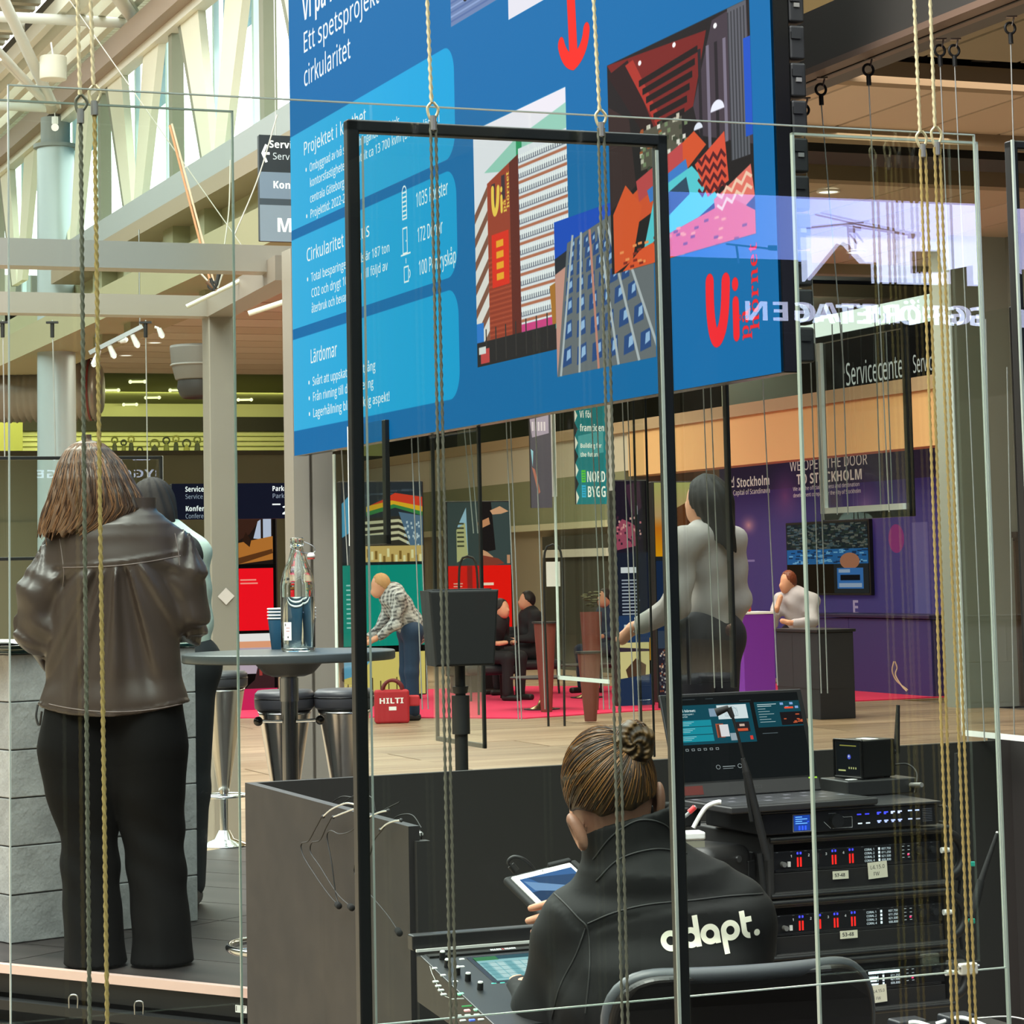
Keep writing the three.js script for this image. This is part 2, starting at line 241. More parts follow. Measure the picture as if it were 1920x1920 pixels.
// ---------- LED screen ----------
{
  const br = at(1467, 697, 7.0), L = 4.7166, Hh = L * 9 / 16, y0 = 2.083;
  const c = br.clone().addScaledVector(AX, -L / 2); c.y = y0;
  const slide = canvasTex(2048, 1152, (g, W, H) => {
    const X = (u) => u * W, Y = (v) => v * H;
    g.fillStyle = '#006fb0'; g.fillRect(0, 0, W, H);
    const card = (v0, v1) => { const gr = g.createLinearGradient(0, 0, X(0.46), 0); gr.addColorStop(0, '#35b4ea'); gr.addColorStop(1, '#06a6e0'); g.fillStyle = gr; g.beginPath(); g.roundRect(-60, Y(v0), X(0.457) + 60, Y(v1) - Y(v0), 46); g.fill(); };
    card(0.449, 0.612); card(0.629, 0.783); card(0.801, 0.958);
    g.fillStyle = '#fff';
    const t = (s, u, v, size, w, wt = '') => fitText(g, s, X(u), Y(v), size, w ? X(w) : 0, 'sans-serif', wt);
    t('Vi på hörnet:', 0.046, 0.262, 62, 0.2, 'bold'); t('Ett spetsprojekt i', 0.046, 0.318, 56, 0.245); t('cirkularitet', 0.047, 0.376, 56, 0.145);
    t('Projektet i korthet', 0.043, 0.493, 36, 0.19);
    const b = (lines, v, dots) => lines.forEach((s, i) => { t(s, 0.062, v + i * 0.0265, 24, s.length * 0.0062); if (dots.includes(i)) { g.beginPath(); g.arc(X(0.051), Y(v + i * 0.0265) - 8, 4, 0, 7); g.fill(); } });
    b(['Ombyggnad av två sammanhängande 60/70-tals', 'kontorsfastigheter om totalt ca 13 700 kvm (BTA) belägna i', 'centrala Göteborg', 'Projekttid: 2022-2025'], 0.526, [0, 3]);
    t('Cirkularitet i fokus', 0.048, 0.677, 36, 0.19);
    b(['Total besparingen hittills är 187 ton', 'CO2 och drygt 1000 ton till följd av', 'återbruk och bevarande'], 0.713, [0]);
    t('1035 Fönster', 0.36, 0.662, 34, 0.078); t('172 Dörrar', 0.362, 0.715, 34, 0.062); t('100 Pentryskåp', 0.364, 0.764, 34, 0.09);
    t('Lärdomar', 0.056, 0.850, 38, 0.083);
    b(['Svårt att uppskatta tidsåtgång', 'Från rivning till demontering', 'Lagerhållning blir en viktig aspekt!'], 0.888, [0, 1, 2]);
    g.strokeStyle = '#fff'; g.lineWidth = 3;
    g.strokeRect(X(0.326), Y(0.632), 22, 46); for (let i = 1; i < 6; i++) g.strokeRect(X(0.326), Y(0.632) + i * 8, 22, 0.1); g.beginPath(); g.arc(X(0.326) + 11, Y(0.632), 11, Math.PI, 0); g.stroke();
    g.strokeRect(X(0.326), Y(0.686), 22, 44); g.beginPath(); g.moveTo(X(0.32), Y(0.726)); g.lineTo(X(0.345), Y(0.726)); g.moveTo(X(0.326) + 15, Y(0.706)); g.lineTo(X(0.326) + 19, Y(0.706)); g.stroke();
    g.strokeRect(X(0.328), Y(0.745), 22, 26); g.beginPath(); g.arc(X(0.328) + 24, Y(0.757), 7, -1.4, 1.4); g.moveTo(X(0.333), Y(0.74)); g.lineTo(X(0.333), Y(0.732)); g.stroke();
    const pic = (u0, v0, u1, v1, draw) => { g.save(); g.beginPath(); g.rect(X(u0), Y(v0), X(u1 - u0), Y(v1 - v0)); g.clip(); g.translate(X(u0), Y(v0)); g.scale(X(u1 - u0), Y(v1 - v0)); draw(); g.restore(); };
    const R = (x, y, w, h, c) => { g.fillStyle = c; g.fillRect(x, y, w, h); };
    const Q = (c, ...p) => { g.fillStyle = c; g.beginPath(); p.forEach(([x, y], i) => (i ? g.lineTo(x, y) : g.moveTo(x, y))); g.fill(); };
    pic(0.452, 0.2, 0.566, 0.424, () => { R(0, 0, 1, 1, '#8a93b8'); R(0, 0.55, 1, 0.45, '#6f86b4'); R(0, 0.6, 0.5, 0.2, '#2c3140'); R(0.6, 0, 0.4, 0.6, '#c9cbd8'); for (let i = 0; i < 9; i++) R(0, 0.72 + i * 0.03, 1, 0.012, i % 2 ? '#8ea6d4' : '#5872a8'); g.fillStyle = '#1c1c22'; g.beginPath(); g.arc(0.3, 0.82, 0.07, 0, 7); g.fill(); });
    pic(0.577, 0.2, 0.8, 0.461, () => { R(0, 0, 1, 1, '#e9e8f2'); g.strokeStyle = '#aab0c2'; g.lineWidth = 0.006; for (let i = 0; i < 10; i++) { g.beginPath(); g.moveTo(0.2 + i * 0.06, 0.2); g.lineTo(0.2 + i * 0.06, 0.8); g.stroke(); } });
    pic(0.497, 0.588, 0.684, 0.921, () => {                            // brick tower photo
      R(0, 0, 1, 1, '#f1edf6'); Q('#9fd6c4', [0.12, 0.20], [0.45, 0.12], [1, 0.06], [1, 0.2], [0.45, 0.24]); R(0.48, 0.1, 0.06, 0.1, '#2a9b64'); Q('#8a5a48', [0, 0.36], [0.15, 0.26], [0.15, 0.95], [0, 0.97]);
      for (let i = 0; i < 6; i++) Q('#efe6e2', [0, 0.4 + i * 0.1], [0.15, 0.3 + i * 0.1], [0.15, 0.36 + i * 0.1], [0, 0.46 + i * 0.1]);
      Q('#a8432c', [0.15, 0.25], [0.4, 0.2], [0.4, 0.96], [0.15, 0.96]); Q('#6b2a20', [0.4, 0.2], [0.5, 0.18], [0.5, 0.97], [0.4, 0.96]);
      for (let i = 0; i < 40; i++) R(0.15, 0.56 + i * 0.01, 0.25, 0.003, i % 2 ? '#8f3724' : '#c4583a');
      R(0.2, 0.26, 0.04, 0.1, '#463038'); R(0.31, 0.24, 0.04, 0.1, '#463038');
      R(0.5, 0.16, 0.5, 0.82, '#efeef6');
      for (let i = 0; i < 12; i++) { const y = 0.2 + i * 0.062; R(0.5, y, 0.5, 0.02, '#7d7f90'); for (let k = 0; k < 22; k++) R(0.51 + k * 0.0225, y - 0.014, 0.011, 0.03, '#fff'); R(0.5, y + 0.03, 0.5, 0.012, '#c07458'); }
      
      R(0.19, 0.47, 0.19, 0.22, '#f0321c'); for (let i = 0; i < 4; i++) R(0.24, 0.50 + i * 0.045, 0.08, 0.028, '#ffb02a');
      R(0, 0.82, 0.08, 0.12, '#2f7fd8'); R(0, 0.9, 1, 0.1, '#2a2526'); R(0.5, 0.87, 0.35, 0.03, '#e0448a'); R(0.85, 0.88, 0.1, 0.04, '#2fa892'); for (let i = 0; i < 8; i++) R(0.1 + i * 0.11, 0.85, 0.012, 0.14, '#3a3432'); R(0.04, 0.93, 0.1, 0.06, '#d04848'); R(0.02, 0.92, 0.08, 0.03, '#e8e6e6');
      Q('#b8782f', [0.8, 0.75], [1, 0.72], [1, 0.9], [0.82, 0.9]);
    });
    pic(0.657, 0.757, 0.826, 0.957, () => {                            // facade seen from below
      R(0, 0, 1, 1, '#1250c8'); Q('#2a2c36', [0.0, 0.24], [0.66, 0.08], [0.7, 0.2], [0, 0.36]); Q('#d49a8c', [0, 0.34], [0.14, 0.3], [0.06, 1], [0, 1]);
      Q('#6f7378', [0.14, 0.16], [1, 0], [1, 1], [0, 1], [0.02, 0.9]);
      for (let r = 0; r < 7; r++) for (let k = 0; k < 6; k++) { const a = r / 7, s = 0.42 + 0.6 * a, x = 0.2 + (k - 0.3) * 0.17 * s - 0.1 * a, y = 0.16 + a * a * 0.5 + a * 0.36; Q('#2b4d88', [x, y], [x + 0.1 * s, y - 0.02], [x + 0.1 * s, y + 0.08 * s + 0.02], [x - 0.01, y + 0.1 * s + 0.02]); Q('#9fc0e8', [x + 0.05 * s, y + 0.01], [x + 0.09 * s, y], [x + 0.09 * s, y + 0.06 * s], [x + 0.04 * s, y + 0.08 * s]); }
      g.lineWidth = 0.022; for (let k = 0; k < 6; k++) { g.strokeStyle = k === 2 ? '#d08a7a' : '#b9bec4'; g.beginPath(); g.moveTo(0.2 + k * 0.09, 0.12); g.lineTo(0.04 + k * 0.2, 1); g.stroke(); }
    });
    pic(0.758, 0.587, 0.973, 0.846, () => {                            // restaurant interior photo
      R(0, 0, 1, 1, '#1f191b'); Q('#7a1f1c', [0, 0.0], [0.72, 0.05], [0.62, 0.36], [0.3, 0.42]); Q('#2a1416', [0, 0.05], [0.16, 0.02], [0.36, 0.42], [0.3, 0.44]); Q('#b03328', [0.14, 0.04], [0.2, 0.03], [0.42, 0.4], [0.38, 0.41]);
      for (let i = 0; i < 6; i++) Q('#1a0f10', [0.24 + i * 0.025, 0.14 + i * 0.045], [0.66 - i * 0.02, 0.10 + i * 0.05], [0.66 - i * 0.02, 0.13 + i * 0.05], [0.24 + i * 0.025, 0.17 + i * 0.045]);
      Q('#453a44', [0.62, 0.36], [0.76, 0.02], [0.98, 0], [1, 0.62], [0.66, 0.5]); for (let i = 0; i < 6; i++) { R(0.66 + i * 0.055, 0.12, 0.02, 0.45, i % 2 ? '#7c7486' : '#231d24'); } R(0.86, 0.0, 0.12, 0.66, '#5f6068'); for (let i = 0; i < 6; i++) R(0.86 + i * 0.02, 0.02, 0.007, 0.64, '#35363c'); R(0.955, 0.16, 0.045, 0.42, '#1f55c8');
      g.fillStyle = '#eef0ff'; g.beginPath(); g.arc(0.78, 0.42, 0.045, Math.PI, 0); g.fill(); g.beginPath(); g.arc(0.65, 0.47, 0.03, Math.PI, 0); g.fill();
      Q('#3a2626', [0, 0.2], [0.16, 0.3], [0.2, 0.62], [0, 0.7]); R(0.24, 0.38, 0.3, 0.18, '#5a5648'); for (let i = 0; i < 60; i++) { g.fillStyle = ['#c8c4b0', '#7a8a66', '#a5562e', '#e8e2d8', '#3f4434'][i % 5]; g.fillRect(0.22 + hsh(i, 1) * 0.34, 0.36 + hsh(i, 2) * 0.2, 0.022, 0.02); }
      Q('#e2562c', [0.16, 0.66], [0.62, 0.47], [0.7, 0.55], [0.34, 0.76], [0.18, 0.8]); Q('#c84a4c', [0.2, 0.6], [0.54, 0.5], [0.54, 0.6], [0.22, 0.7]); Q('#3f7fd0', [0.28, 0.66], [0.56, 0.58], [0.58, 0.66], [0.3, 0.72]); Q('#5ad0dc', [0.24, 0.94], [0.34, 0.68], [0.6, 0.62], [0.78, 0.8], [0.34, 0.97]); Q('#2d4a62', [0.38, 0.72], [0.56, 0.66], [0.58, 0.74], [0.4, 0.82]);
      Q('#e85a2a', [0.02, 0.72], [0.12, 0.6], [0.24, 0.72], [0.16, 0.96], [0.02, 1]); Q('#e8543a', [0.62, 0.62], [0.82, 0.52], [0.84, 0.74], [0.7, 0.78]); Q('#f0786a', [0.74, 0.8], [0.98, 0.7], [1, 0.84], [0.76, 0.96]); Q('#ef5a2c', [0.08, 1], [0.22, 0.92], [0.86, 0.82], [1, 0.9], [1, 1]);
      g.strokeStyle = '#5c1820'; g.lineWidth = 0.014; for (let k = 0; k < 4; k++) { g.beginPath(); for (let i = 0; i < 8; i++) g.lineTo(0.64 + i * 0.026, 0.6 + k * 0.045 + (i % 2) * 0.03); g.stroke(); } g.strokeStyle = '#ffd2b8'; for (let k = 0; k < 2; k++) { g.beginPath(); for (let i = 0; i < 8; i++) g.lineTo(0.76 + i * 0.032, 0.78 + k * 0.05 + (i % 2) * 0.03 - i * 0.008); g.stroke(); }
      for (let i = 0; i < 40; i++) { g.fillStyle = i % 2 ? '#ff9a5a' : '#8c2a1c'; g.fillRect(0.04 + hsh(i, 5) * 0.9, 0.86 + hsh(i, 7) * 0.14, 0.03, 0.012); } g.fillStyle = '#fff'; for (const [x, y] of [[0.25, 0.06], [0.5, 0.05], [0.78, 0.05]]) { g.beginPath(); g.arc(x, y, 0.012, 0, 7); g.fill(); }
    });
    g.strokeStyle = '#ff2a20'; g.lineCap = 'round'; g.lineJoin = 'round'; g.lineWidth = 30; g.beginPath(); g.moveTo(X(0.695), Y(0.40)); g.lineTo(X(0.70), Y(0.55)); g.stroke(); g.lineWidth = 24; g.beginPath(); g.moveTo(X(0.678), Y(0.532)); g.quadraticCurveTo(X(0.684), Y(0.556), X(0.70), Y(0.562)); g.quadraticCurveTo(X(0.72), Y(0.556), X(0.724), Y(0.53)); g.stroke();
    const vi = (x, y, s, c) => { g.save(); g.translate(X(x), Y(y)); g.scale(s, s); g.strokeStyle = c; g.lineCap = 'round'; g.lineWidth = 24; g.beginPath(); g.moveTo(12, 0); g.bezierCurveTo(8, 60, 22, 92, 44, 62); g.bezierCurveTo(54, 46, 56, 24, 58, 4); g.stroke(); g.lineWidth = 18; g.beginPath(); g.moveTo(84, 34); g.lineTo(84, 74); g.stroke(); g.fillStyle = c; g.beginPath(); g.arc(84, 10, 9, 0, 7); g.fill(); g.rotate(-Math.PI / 2); g.font = 'bold 32px serif'; g.fillText('på', -84, 118); g.fillText('hörnet', -74, 146); g.restore(); };
    vi(0.902, 0.886, 1, '#ff2430'); vi(0.5335, 0.682, 0.52, '#ffd455');
  });
  const t = thing('led_screen', 'large hanging LED wall showing a blue slide about reused building materials', 'screen', c, ROT_A);
  obj('cabinet', rbox(L, Hh, 0.05, 0.004, 0, Hh / 2, -0.03), M.blackGloss, t);
  const face = obj('display', T(new THREE.PlaneGeometry(L - 0.002, Hh - 0.002), 0, Hh / 2, 0.0), slideMat(slide, 1.0), t);
  face.position.z = 0.003;
  for (let i = 0; i < 24; i++) { const y = 0.03 + i * 0.108; const m = obj('module', [rbox(0.05, 0.1, 0.05, 0.008, L / 2 - 0.025, y + 0.05, -0.082), box(0.03, 0.02, 0.03, L / 2 - 0.01, y + 0.07, -0.075)], S(0x232427, 0.5), t); if (i % 2) obj('latch', box(0.004, 0.012, 0.018, L / 2 + 0.002, y + 0.05, -0.08), M.alu, m); }
  obj('handle', T(new THREE.TorusGeometry(0.06, 0.012, 8, 24), L / 2 - 0.005, Hh * 0 + 1.43, -0.12, 0, Math.PI / 2), M.black, t);
  for (const [y, dx] of [[1.55, 0.05], [2.1, 0.03]]) obj('cable', tube([V3(L / 2 - 0.02, y + 0.5, -0.12), V3(L / 2 + dx, y + 0.25, -0.13), V3(L / 2 + dx * 0.7, y, -0.13), V3(L / 2 - 0.02, y - 0.3, -0.12)], 0.006), M.black, t);
  const l = new THREE.RectAreaLight(0x2f9ad8, 0.5, L, Hh); l.name = 'screen_light'; l.position.set(0, Hh / 2, 0.02); l.rotation.y = Math.PI; t.add(l);
}
// ---------- mixing booth ----------
const HB = 1.03;
const bC = onY(468, 1467, HB), bN = onY(776, 1549, HB), bR = onY(1890, 1386, HB);
const wallGeo = (a, b, y0, y1, th) => { const d = b.clone().sub(a); d.y = 0; const L = d.length(); return box(L, y1 - y0, th, (a.x + b.x) / 2, (y0 + y1) / 2, (a.z + b.z) / 2, Math.atan2(-d.z, d.x)); };
{
  const t = thing('mixing_booth', 'dark grey waist-high booth of smooth panels around the sound desk', 'booth', V3());
  const mid = bC.clone().lerp(bR, 0.5);
  obj('side_panel', wallGeo(bC, bN, 0, HB, 0.024), M.booth, t);
  obj('back_panel', wallGeo(bC, mid, 0, HB - 0.001, 0.024), M.boothIn, t);
  obj('back_panel', wallGeo(mid, bR, 0, HB - 0.001, 0.024), M.boothIn, t);
  const rE = bR.clone().addScaledVector(AX, 1.3);
  obj('end_panel', wallGeo(bR, rE, 0, HB, 0.024), S(0x2e2b29, 0.7), t);
  obj('corner_post', wallGeo(bR.clone().addScaledVector(BX, -0.05), bR.clone().addScaledVector(BX, 0.02), 0, HB + 0.004, 0.06), S(0x34302e, 0.6), t);
  const dir = bC.clone().sub(bN); dir.y = 0; dir.normalize();
  obj('end_cap', wallGeo(bN, bN.clone().addScaledVector(BX, 0.03), 0, HB - 0.03, 0.03), M.boothIn, t);
}
// ---------- stage ----------
const HS = 0.295;
{
  const fl = onY(-120, 1796, HS), fr = onY(473, 1855, HS), dir = fr.clone().sub(fl).setY(0).normalize();
  const n = V3(-dir.z, 0, dir.x).multiplyScalar(-1); // into the stage
  if (n.z > 0) n.negate();
  const t = thing('stage', 'low podium with dark brown boards, pale edge strip and open black understructure', 'stage', V3());
  const rotS = Math.atan2(-dir.z, dir.x), len = 3.2, depth = 4.1, O = fr.clone().setY(0);
  const loc = (a, b, y) => V3(O.x - dir.x * a + n.x * b, y, O.z - dir.z * a + n.z * b);     // a to the left along the edge, b into the stage
  const bd = [0, 1, 2, 3].map((i) => S(0xffffff, 0.5, 0, { map: woodMap([0.13, 0.11, 0.105], [0.25, 0.215, 0.205], 31 + i) }));
  const N = 11, bw = depth / N;
  for (let i = 0; i < N; i++) for (let k = 0; k < 2; k++) {
    const p = loc(len * 0.25 + k * len * 0.5 - 0.5, bw * (i + 0.5), HS - 0.012), g = boxUV(new THREE.BoxGeometry(len * 0.5 - 0.006, 0.024, bw - 0.006), 0.6);
    const m = obj('board', g, bd[(i * 3 + k) % 4], t); m.position.copy(p); m.rotation.y = rotS;
  }
  const along = (a0, a1, b, y0, y1, th, mat, name) => obj(name, wallGeo(loc(a1, b, 0), loc(a0, b, 0), y0, y1, th), mat, t);
  along(-0.02, 2.7, -0.012, HS - 0.022, HS + 0.006, 0.03, S(0xe0bdb2, 0.35), 'edge_strip');
  along(-0.02, 2.7, 0.03, 0.0, HS - 0.03, 0.02, M.void, 'fascia');
  along(-0.02, 2.7, -0.004, HS - 0.085, HS - 0.026, 0.02, S(0x090909, 0.6), 'edge_profile');
  along(-0.02, 2.7, -0.04, HS - 0.13, HS - 0.10, 0.05, S(0x161718, 0.5), 'upper_rail');
  along(-0.02, 2.7, -0.05, HS - 0.2, HS - 0.17, 0.05, S(0x111213, 0.5), 'lower_rail');
  for (const [x, y] of [[137, 1878], [260, 1890], [359, 1886]]) { // U-shaped clips
    const p = at(x, y, 7.95); obj('clip', tube([V3(p.x - 0.012, p.y - 0.02, p.z), V3(p.x - 0.01, p.y + 0.018, p.z), V3(p.x + 0.012, p.y + 0.018, p.z), V3(p.x + 0.014, p.y - 0.02, p.z)], 0.0025, 16, 6), M.steel, t);
  }
  const lp = at(452, 1892, 7.64);
  obj('sticker', T(new THREE.PlaneGeometry(0.045, 0.022), lp.x, lp.y, lp.z, 0, rotS, 0), new THREE.MeshStandardMaterial({ roughness: 0.6, map: canvasTex(128, 64, (g) => { g.fillStyle = '#d9d9d6'; g.fillRect(0, 0, 128, 64); g.fillStyle = '#333'; for (let i = 0; i < 4; i++) g.fillRect(60, 8 + i * 13, 60 - i * 8, 5); g.fillRect(8, 8, 8, 44); }) }), t);
  for (const a of [0.5, 1.5, 2.5]) obj('leg', wallGeo(loc(a, 0.3, 0), loc(a + 0.06, 0.3, 0), 0, HS - 0.03, 0.06), M.black, t);
}
// ---------- block podium ----------
{
  const a = onY(20, 1771, HS), b = onY(371, 1727, HS), dir = b.clone().sub(a).setY(0).normalize(), rot = Math.atan2(-dir.z, dir.x), W = a.distanceTo(b), D = 0.55, hB = 0.166;
  const t = thing('block_podium', 'grey concrete block lectern with dark glass top behind the standing woman', 'lectern', V3(a.x, HS, a.z), rot);
  const bm = [0, 1, 2, 3].map((i) => S(0xffffff, 0.75, 0, { map: noiseTex(128, 128, (x, y) => { const v = 0.60 + 0.02 * i + 0.16 * (fbm(x, y, 6, 40 + i) - 0.5) + 0.05 * (hsh(x * 128, y * 128, i) - 0.5); return [v * 0.99, v * 1.0, v * 0.99]; }), bumpMap: grainBump, bumpScale: 0.002 }));
  for (let i = 0; i < 6; i++) { // two blocks to a course, the joint moving from course to course
    const s = i % 2 ? 0.62 : 0.4;
    for (const [x0, x1] of [[0, W * s], [W * s, W]]) { const g = boxUV(rbox(x1 - x0 - 0.002, hB - 0.003, D, 0.004, 0, 0, 0), 2); const m = obj('block', g, bm[(i * 2 + (x0 ? 1 : 0)) % 4], t); m.position.set((x0 + x1) / 2, hB * (i + 0.5), -D / 2 + rr(-0.004, 0.004)); }
  }
  obj('glass_top', [rbox(W + 0.02, 0.012, D + 0.03, 0.003, W / 2, hB * 6 + 0.007, -D / 2), rbox(W + 0.02, 0.012, D + 0.03, 0.003, W / 2, hB * 6 + 0.023, -D / 2)], P(0x0d2a28, 0.08, { clearcoat: 1 }), t);
  const pg = [[-0.03, -0.1, 0.1, 0], [0.0, -0.12, 0.35, 1]];
  for (const [x, z, r, i] of pg) { const p = V3(x, hB * 6 + 0.031 + i * 0.004, z).applyAxisAngle(V3(0, 1, 0), rot).add(t.position); const g = new THREE.PlaneGeometry(0.21, 0.297, 8, 8), q = g.attributes.position; for (let k = 0; k < q.count; k++) q.setZ(k, 0.012 * Math.pow(Math.abs(q.getX(k) / 0.1), 2) * (i ? 1 : 0.4)); g.computeVertexNormals(); T(g, 0, 0, 0, -Math.PI / 2); const m = obj('paper', g, S(0xf3f2f0, 0.6, 0, { side: THREE.DoubleSide })); tag(m, i ? 'upper white paper sheet curling on the block lectern top' : 'lower white paper sheet lying flat on the block lectern top', 'paper'); m.position.copy(p); m.rotation.y = rot + r; }
}
// ---------- bar table with its things ----------
const TZ = 7.7, TP = at(541, 1200, TZ); TP.y = HS;
const tabH = 1.02;
{
  const t = thing('bar_table', 'round dark bar table on a chrome post with bag hooks', 'table', TP.clone());
  const r = 0.325;
  obj('tabletop', lathe([[0, tabH - 0.028], [r - 0.004, tabH - 0.028], [r, tabH - 0.024], [r, tabH - 0.004], [r - 0.004, tabH], [0, tabH]], 64), P(0x3c4244, 0.35), t);
  obj('hub', lathe([[0, tabH - 0.075], [0.05, tabH - 0.075], [0.075, tabH - 0.066], [0.105, tabH - 0.034], [0.12, tabH - 0.028], [0, tabH - 0.028]], 40), S(0x2b2d2e, 0.45), t);
  obj('post', cyl(0.026, 0.026, tabH - 0.08, 0, 0.01, 0, 32), S(0x9a9c9e, 0.16, 1), t);
  obj('collar', cyl(0.029, 0.029, 0.07, 0, tabH - 0.15, 0, 32), S(0xb0b2b3, 0.25, 1), t);
  for (const s of [-1, 1]) { const h = obj('hook', bar(V3(s * 0.02, tabH - 0.21, 0.01), V3(s * 0.092, tabH - 0.208, 0.01), 0.0055, 10), M.chrome, t); obj('knob', T(new THREE.SphereGeometry(0.0145, 16, 12), s * 0.094, tabH - 0.208, 0.012), M.blackGloss, h); }
  obj('foot_ring', T(new THREE.TorusGeometry(0.19, 0.012, 12, 64), 0, 0.14, 0, Math.PI / 2), M.chrome, t);
  for (let i = 0; i < 3; i++) { const a = i * 2.094 + 0.5; obj('spoke', bar(V3(0.02 * Math.cos(a), 0.14, 0.02 * Math.sin(a)), V3(0.18 * Math.cos(a), 0.14, 0.18 * Math.sin(a)), 0.006), M.chrome, t); }
  obj('foot', lathe([[0, 0], [0.1, 0], [0.1, 0.008], [0.06, 0.02], [0.03, 0.05], [0, 0.05]], 48), M.chrome, t);
}
{
  const top = HS + tabH, p = at(559, 1196, TZ + 0.02); p.y = top;
  const t = thing('water_bottle', 'clear swing-top water bottle half full on the dark bar table', 'bottle', p);
  const k = 0.0525, out = [[0, 0], [k - 0.004, 0], [k, 0.005], [k, 0.2], [k * 0.97, 0.215], [k * 0.8, 0.245], [k * 0.5, 0.285], [0.021, 0.305], [0.0185, 0.32], [0.021, 0.322], [0.021, 0.343], [0.019, 0.346]];
  obj('glass', lathe([...out, [0.016, 0.346], [0.016, 0.31], [k * 0.46, 0.283], [k * 0.76, 0.243], [k - 0.004, 0.2], [k - 0.004, 0.008], [0, 0.006]], 40), new THREE.MeshPhysicalMaterial({ color: 0xfafffd, transmission: 1, thickness: 0.01, ior: 1.5, roughness: 0.0 }), t);
  obj('water', lathe([[0, 0.0065], [k - 0.0042, 0.0085], [k - 0.0042, 0.165], [0, 0.165]], 40), new THREE.MeshPhysicalMaterial({ color: 0xf6fcfc, transmission: 1, thickness: 0.05, ior: 1.33, roughness: 0 }), t);
  obj('wire_bail', [tube([V3(-0.021, 0.318, 0.004), V3(0.006, 0.304, 0.022), V3(0.03, 0.298, 0.012), V3(0.055, 0.302, 0.0), V3(0.05, 0.318, 0), V3(0.022, 0.333, 0)], 0.0014, 32, 6)], M.steel, t);
  obj('stopper', [lathe([[0, 0], [0.012, 0], [0.013, 0.006], [0.009, 0.014], [0, 0.016]], 20, 0.043, 0.284, 0.004)], S(0xefe5df, 0.3), t);
  obj('seal', cyl(0.011, 0.012, 0.005, 0.043, 0.279, 0.004, 20), S(0xc94f43, 0.5), t);
  const lb = new THREE.CylinderGeometry(k + 0.0006, k + 0.0006, 0.055, 12, 1, true, -0.85, 0.55);
  obj('label', T(lb, 0, 0.062, 0), new THREE.MeshStandardMaterial({ roughness: 0.5, side: THREE.DoubleSide, map: canvasTex(96, 192, (g) => { g.fillStyle = '#f5f3ef'; g.fillRect(0, 0, 96, 192); g.fillStyle = '#222'; g.fillRect(18, 16, 12, 26); g.fillRect(50, 150, 14, 18); g.fillStyle = '#a44'; g.fillRect(34, 60, 44, 6); g.fillRect(34, 92, 40, 6); }) }), t);
}
{
  const cupMat = new THREE.MeshStandardMaterial({ roughness: 0.5, map: canvasTex(64, 256, (g) => { g.fillStyle = '#1d4f6c'; g.fillRect(0, 0, 64, 256); }) });
  const place = [[524, 8.0, 'stack of blue paper cups with white rims left of the water bottle'], [570, 7.98, 'stack of blue paper cups with white rims seen through the water bottle']];
  for (const [x, z, label] of place) {
    const p = at(x, 1190, z); p.y = HS + tabH; const d = V3(p.x - TP.x, 0, p.z - TP.z); if (d.length() > 0.28) { d.setLength(0.27); p.x = TP.x + d.x; p.z = TP.z + d.z; }
    const t = thing('paper_cups', label, 'cups', p, 0, 'cup stacks on the bar table');
    obj('cup', lathe([[0, 0.002], [0.029, 0], [0.039, 0.092], [0.037, 0.092], [0.028, 0.004], [0, 0.004]], 32), cupMat, t);
    for (let i = 0; i < 4; i++) { const y = 0.094 + i * 0.010; obj('rim', [T(new THREE.TorusGeometry(0.0395, 0.0024, 8, 32), 0, y + 0.003, 0, Math.PI / 2)], M.white, t); obj('sleeve', cyl(0.0372, 0.0384, 0.007, 0, y - 0.004, 0, 24), cupMat, t); }
  }
}
// ---------- bar stools ----------
{
  const make = (label, pos) => {
    const t = thing('bar_stool', label, 'stool', pos, 0, 'bar stools round the bar table');
    obj('seat', lathe([[0, 0.76], [0.128, 0.76], [0.137, 0.768], [0.139, 0.80], [0.134, 0.806], [0.138, 0.812], [0.136, 0.826], [0.122, 0.838], [0, 0.842]], 48), M.leather, t);
    obj('piping', T(new THREE.TorusGeometry(0.1375, 0.0028, 8, 48), 0, 0.806, 0, Math.PI / 2), M.blackGloss, t);
    obj('cone', lathe([[0.024, 0.25], [0.032, 0.27], [0.118, 0.74], [0.126, 0.76], [0.0, 0.76]], 48), P(0xc2c0bc, 0.2, { metalness: 1, anisotropy: 0.4 }), t);
    obj('pedestal', lathe([[0.03, 0.03], [0.024, 0.07], [0.022, 0.26], [0.0, 0.26]], 32), M.chrome, t);
    obj('foot', lathe([[0, 0], [0.135, 0], [0.14, 0.006], [0.11, 0.016], [0.055, 0.034], [0.03, 0.075], [0, 0.075]], 48), M.chrome, t);
    obj('footrest', [T(new THREE.TorusGeometry(0.13, 0.007, 10, 48), 0, 0.24, 0, Math.PI / 2), bar(V3(-0.13, 0.24, 0), V3(0.13, 0.24, 0), 0.006), bar(V3(0, 0.24, -0.13), V3(0, 0.24, 0.13), 0.006)], M.chrome, t);
    t.scale.set(0.84, 0.965, 0.84); return t;
  };
  make('bar stool with black seat left of the table post, its round foot in view', onY(421, 1586, HS).setY(HS));
  const s2 = at(533, 1288, 9.8), s3 = at(645, 1288, 9.8);
  s2.y = s3.y = HS;
  make('bar stool with brushed steel cone directly behind the bar table post', s2);
  make('bar stool with brushed steel cone right of the bar table post', s3);
}
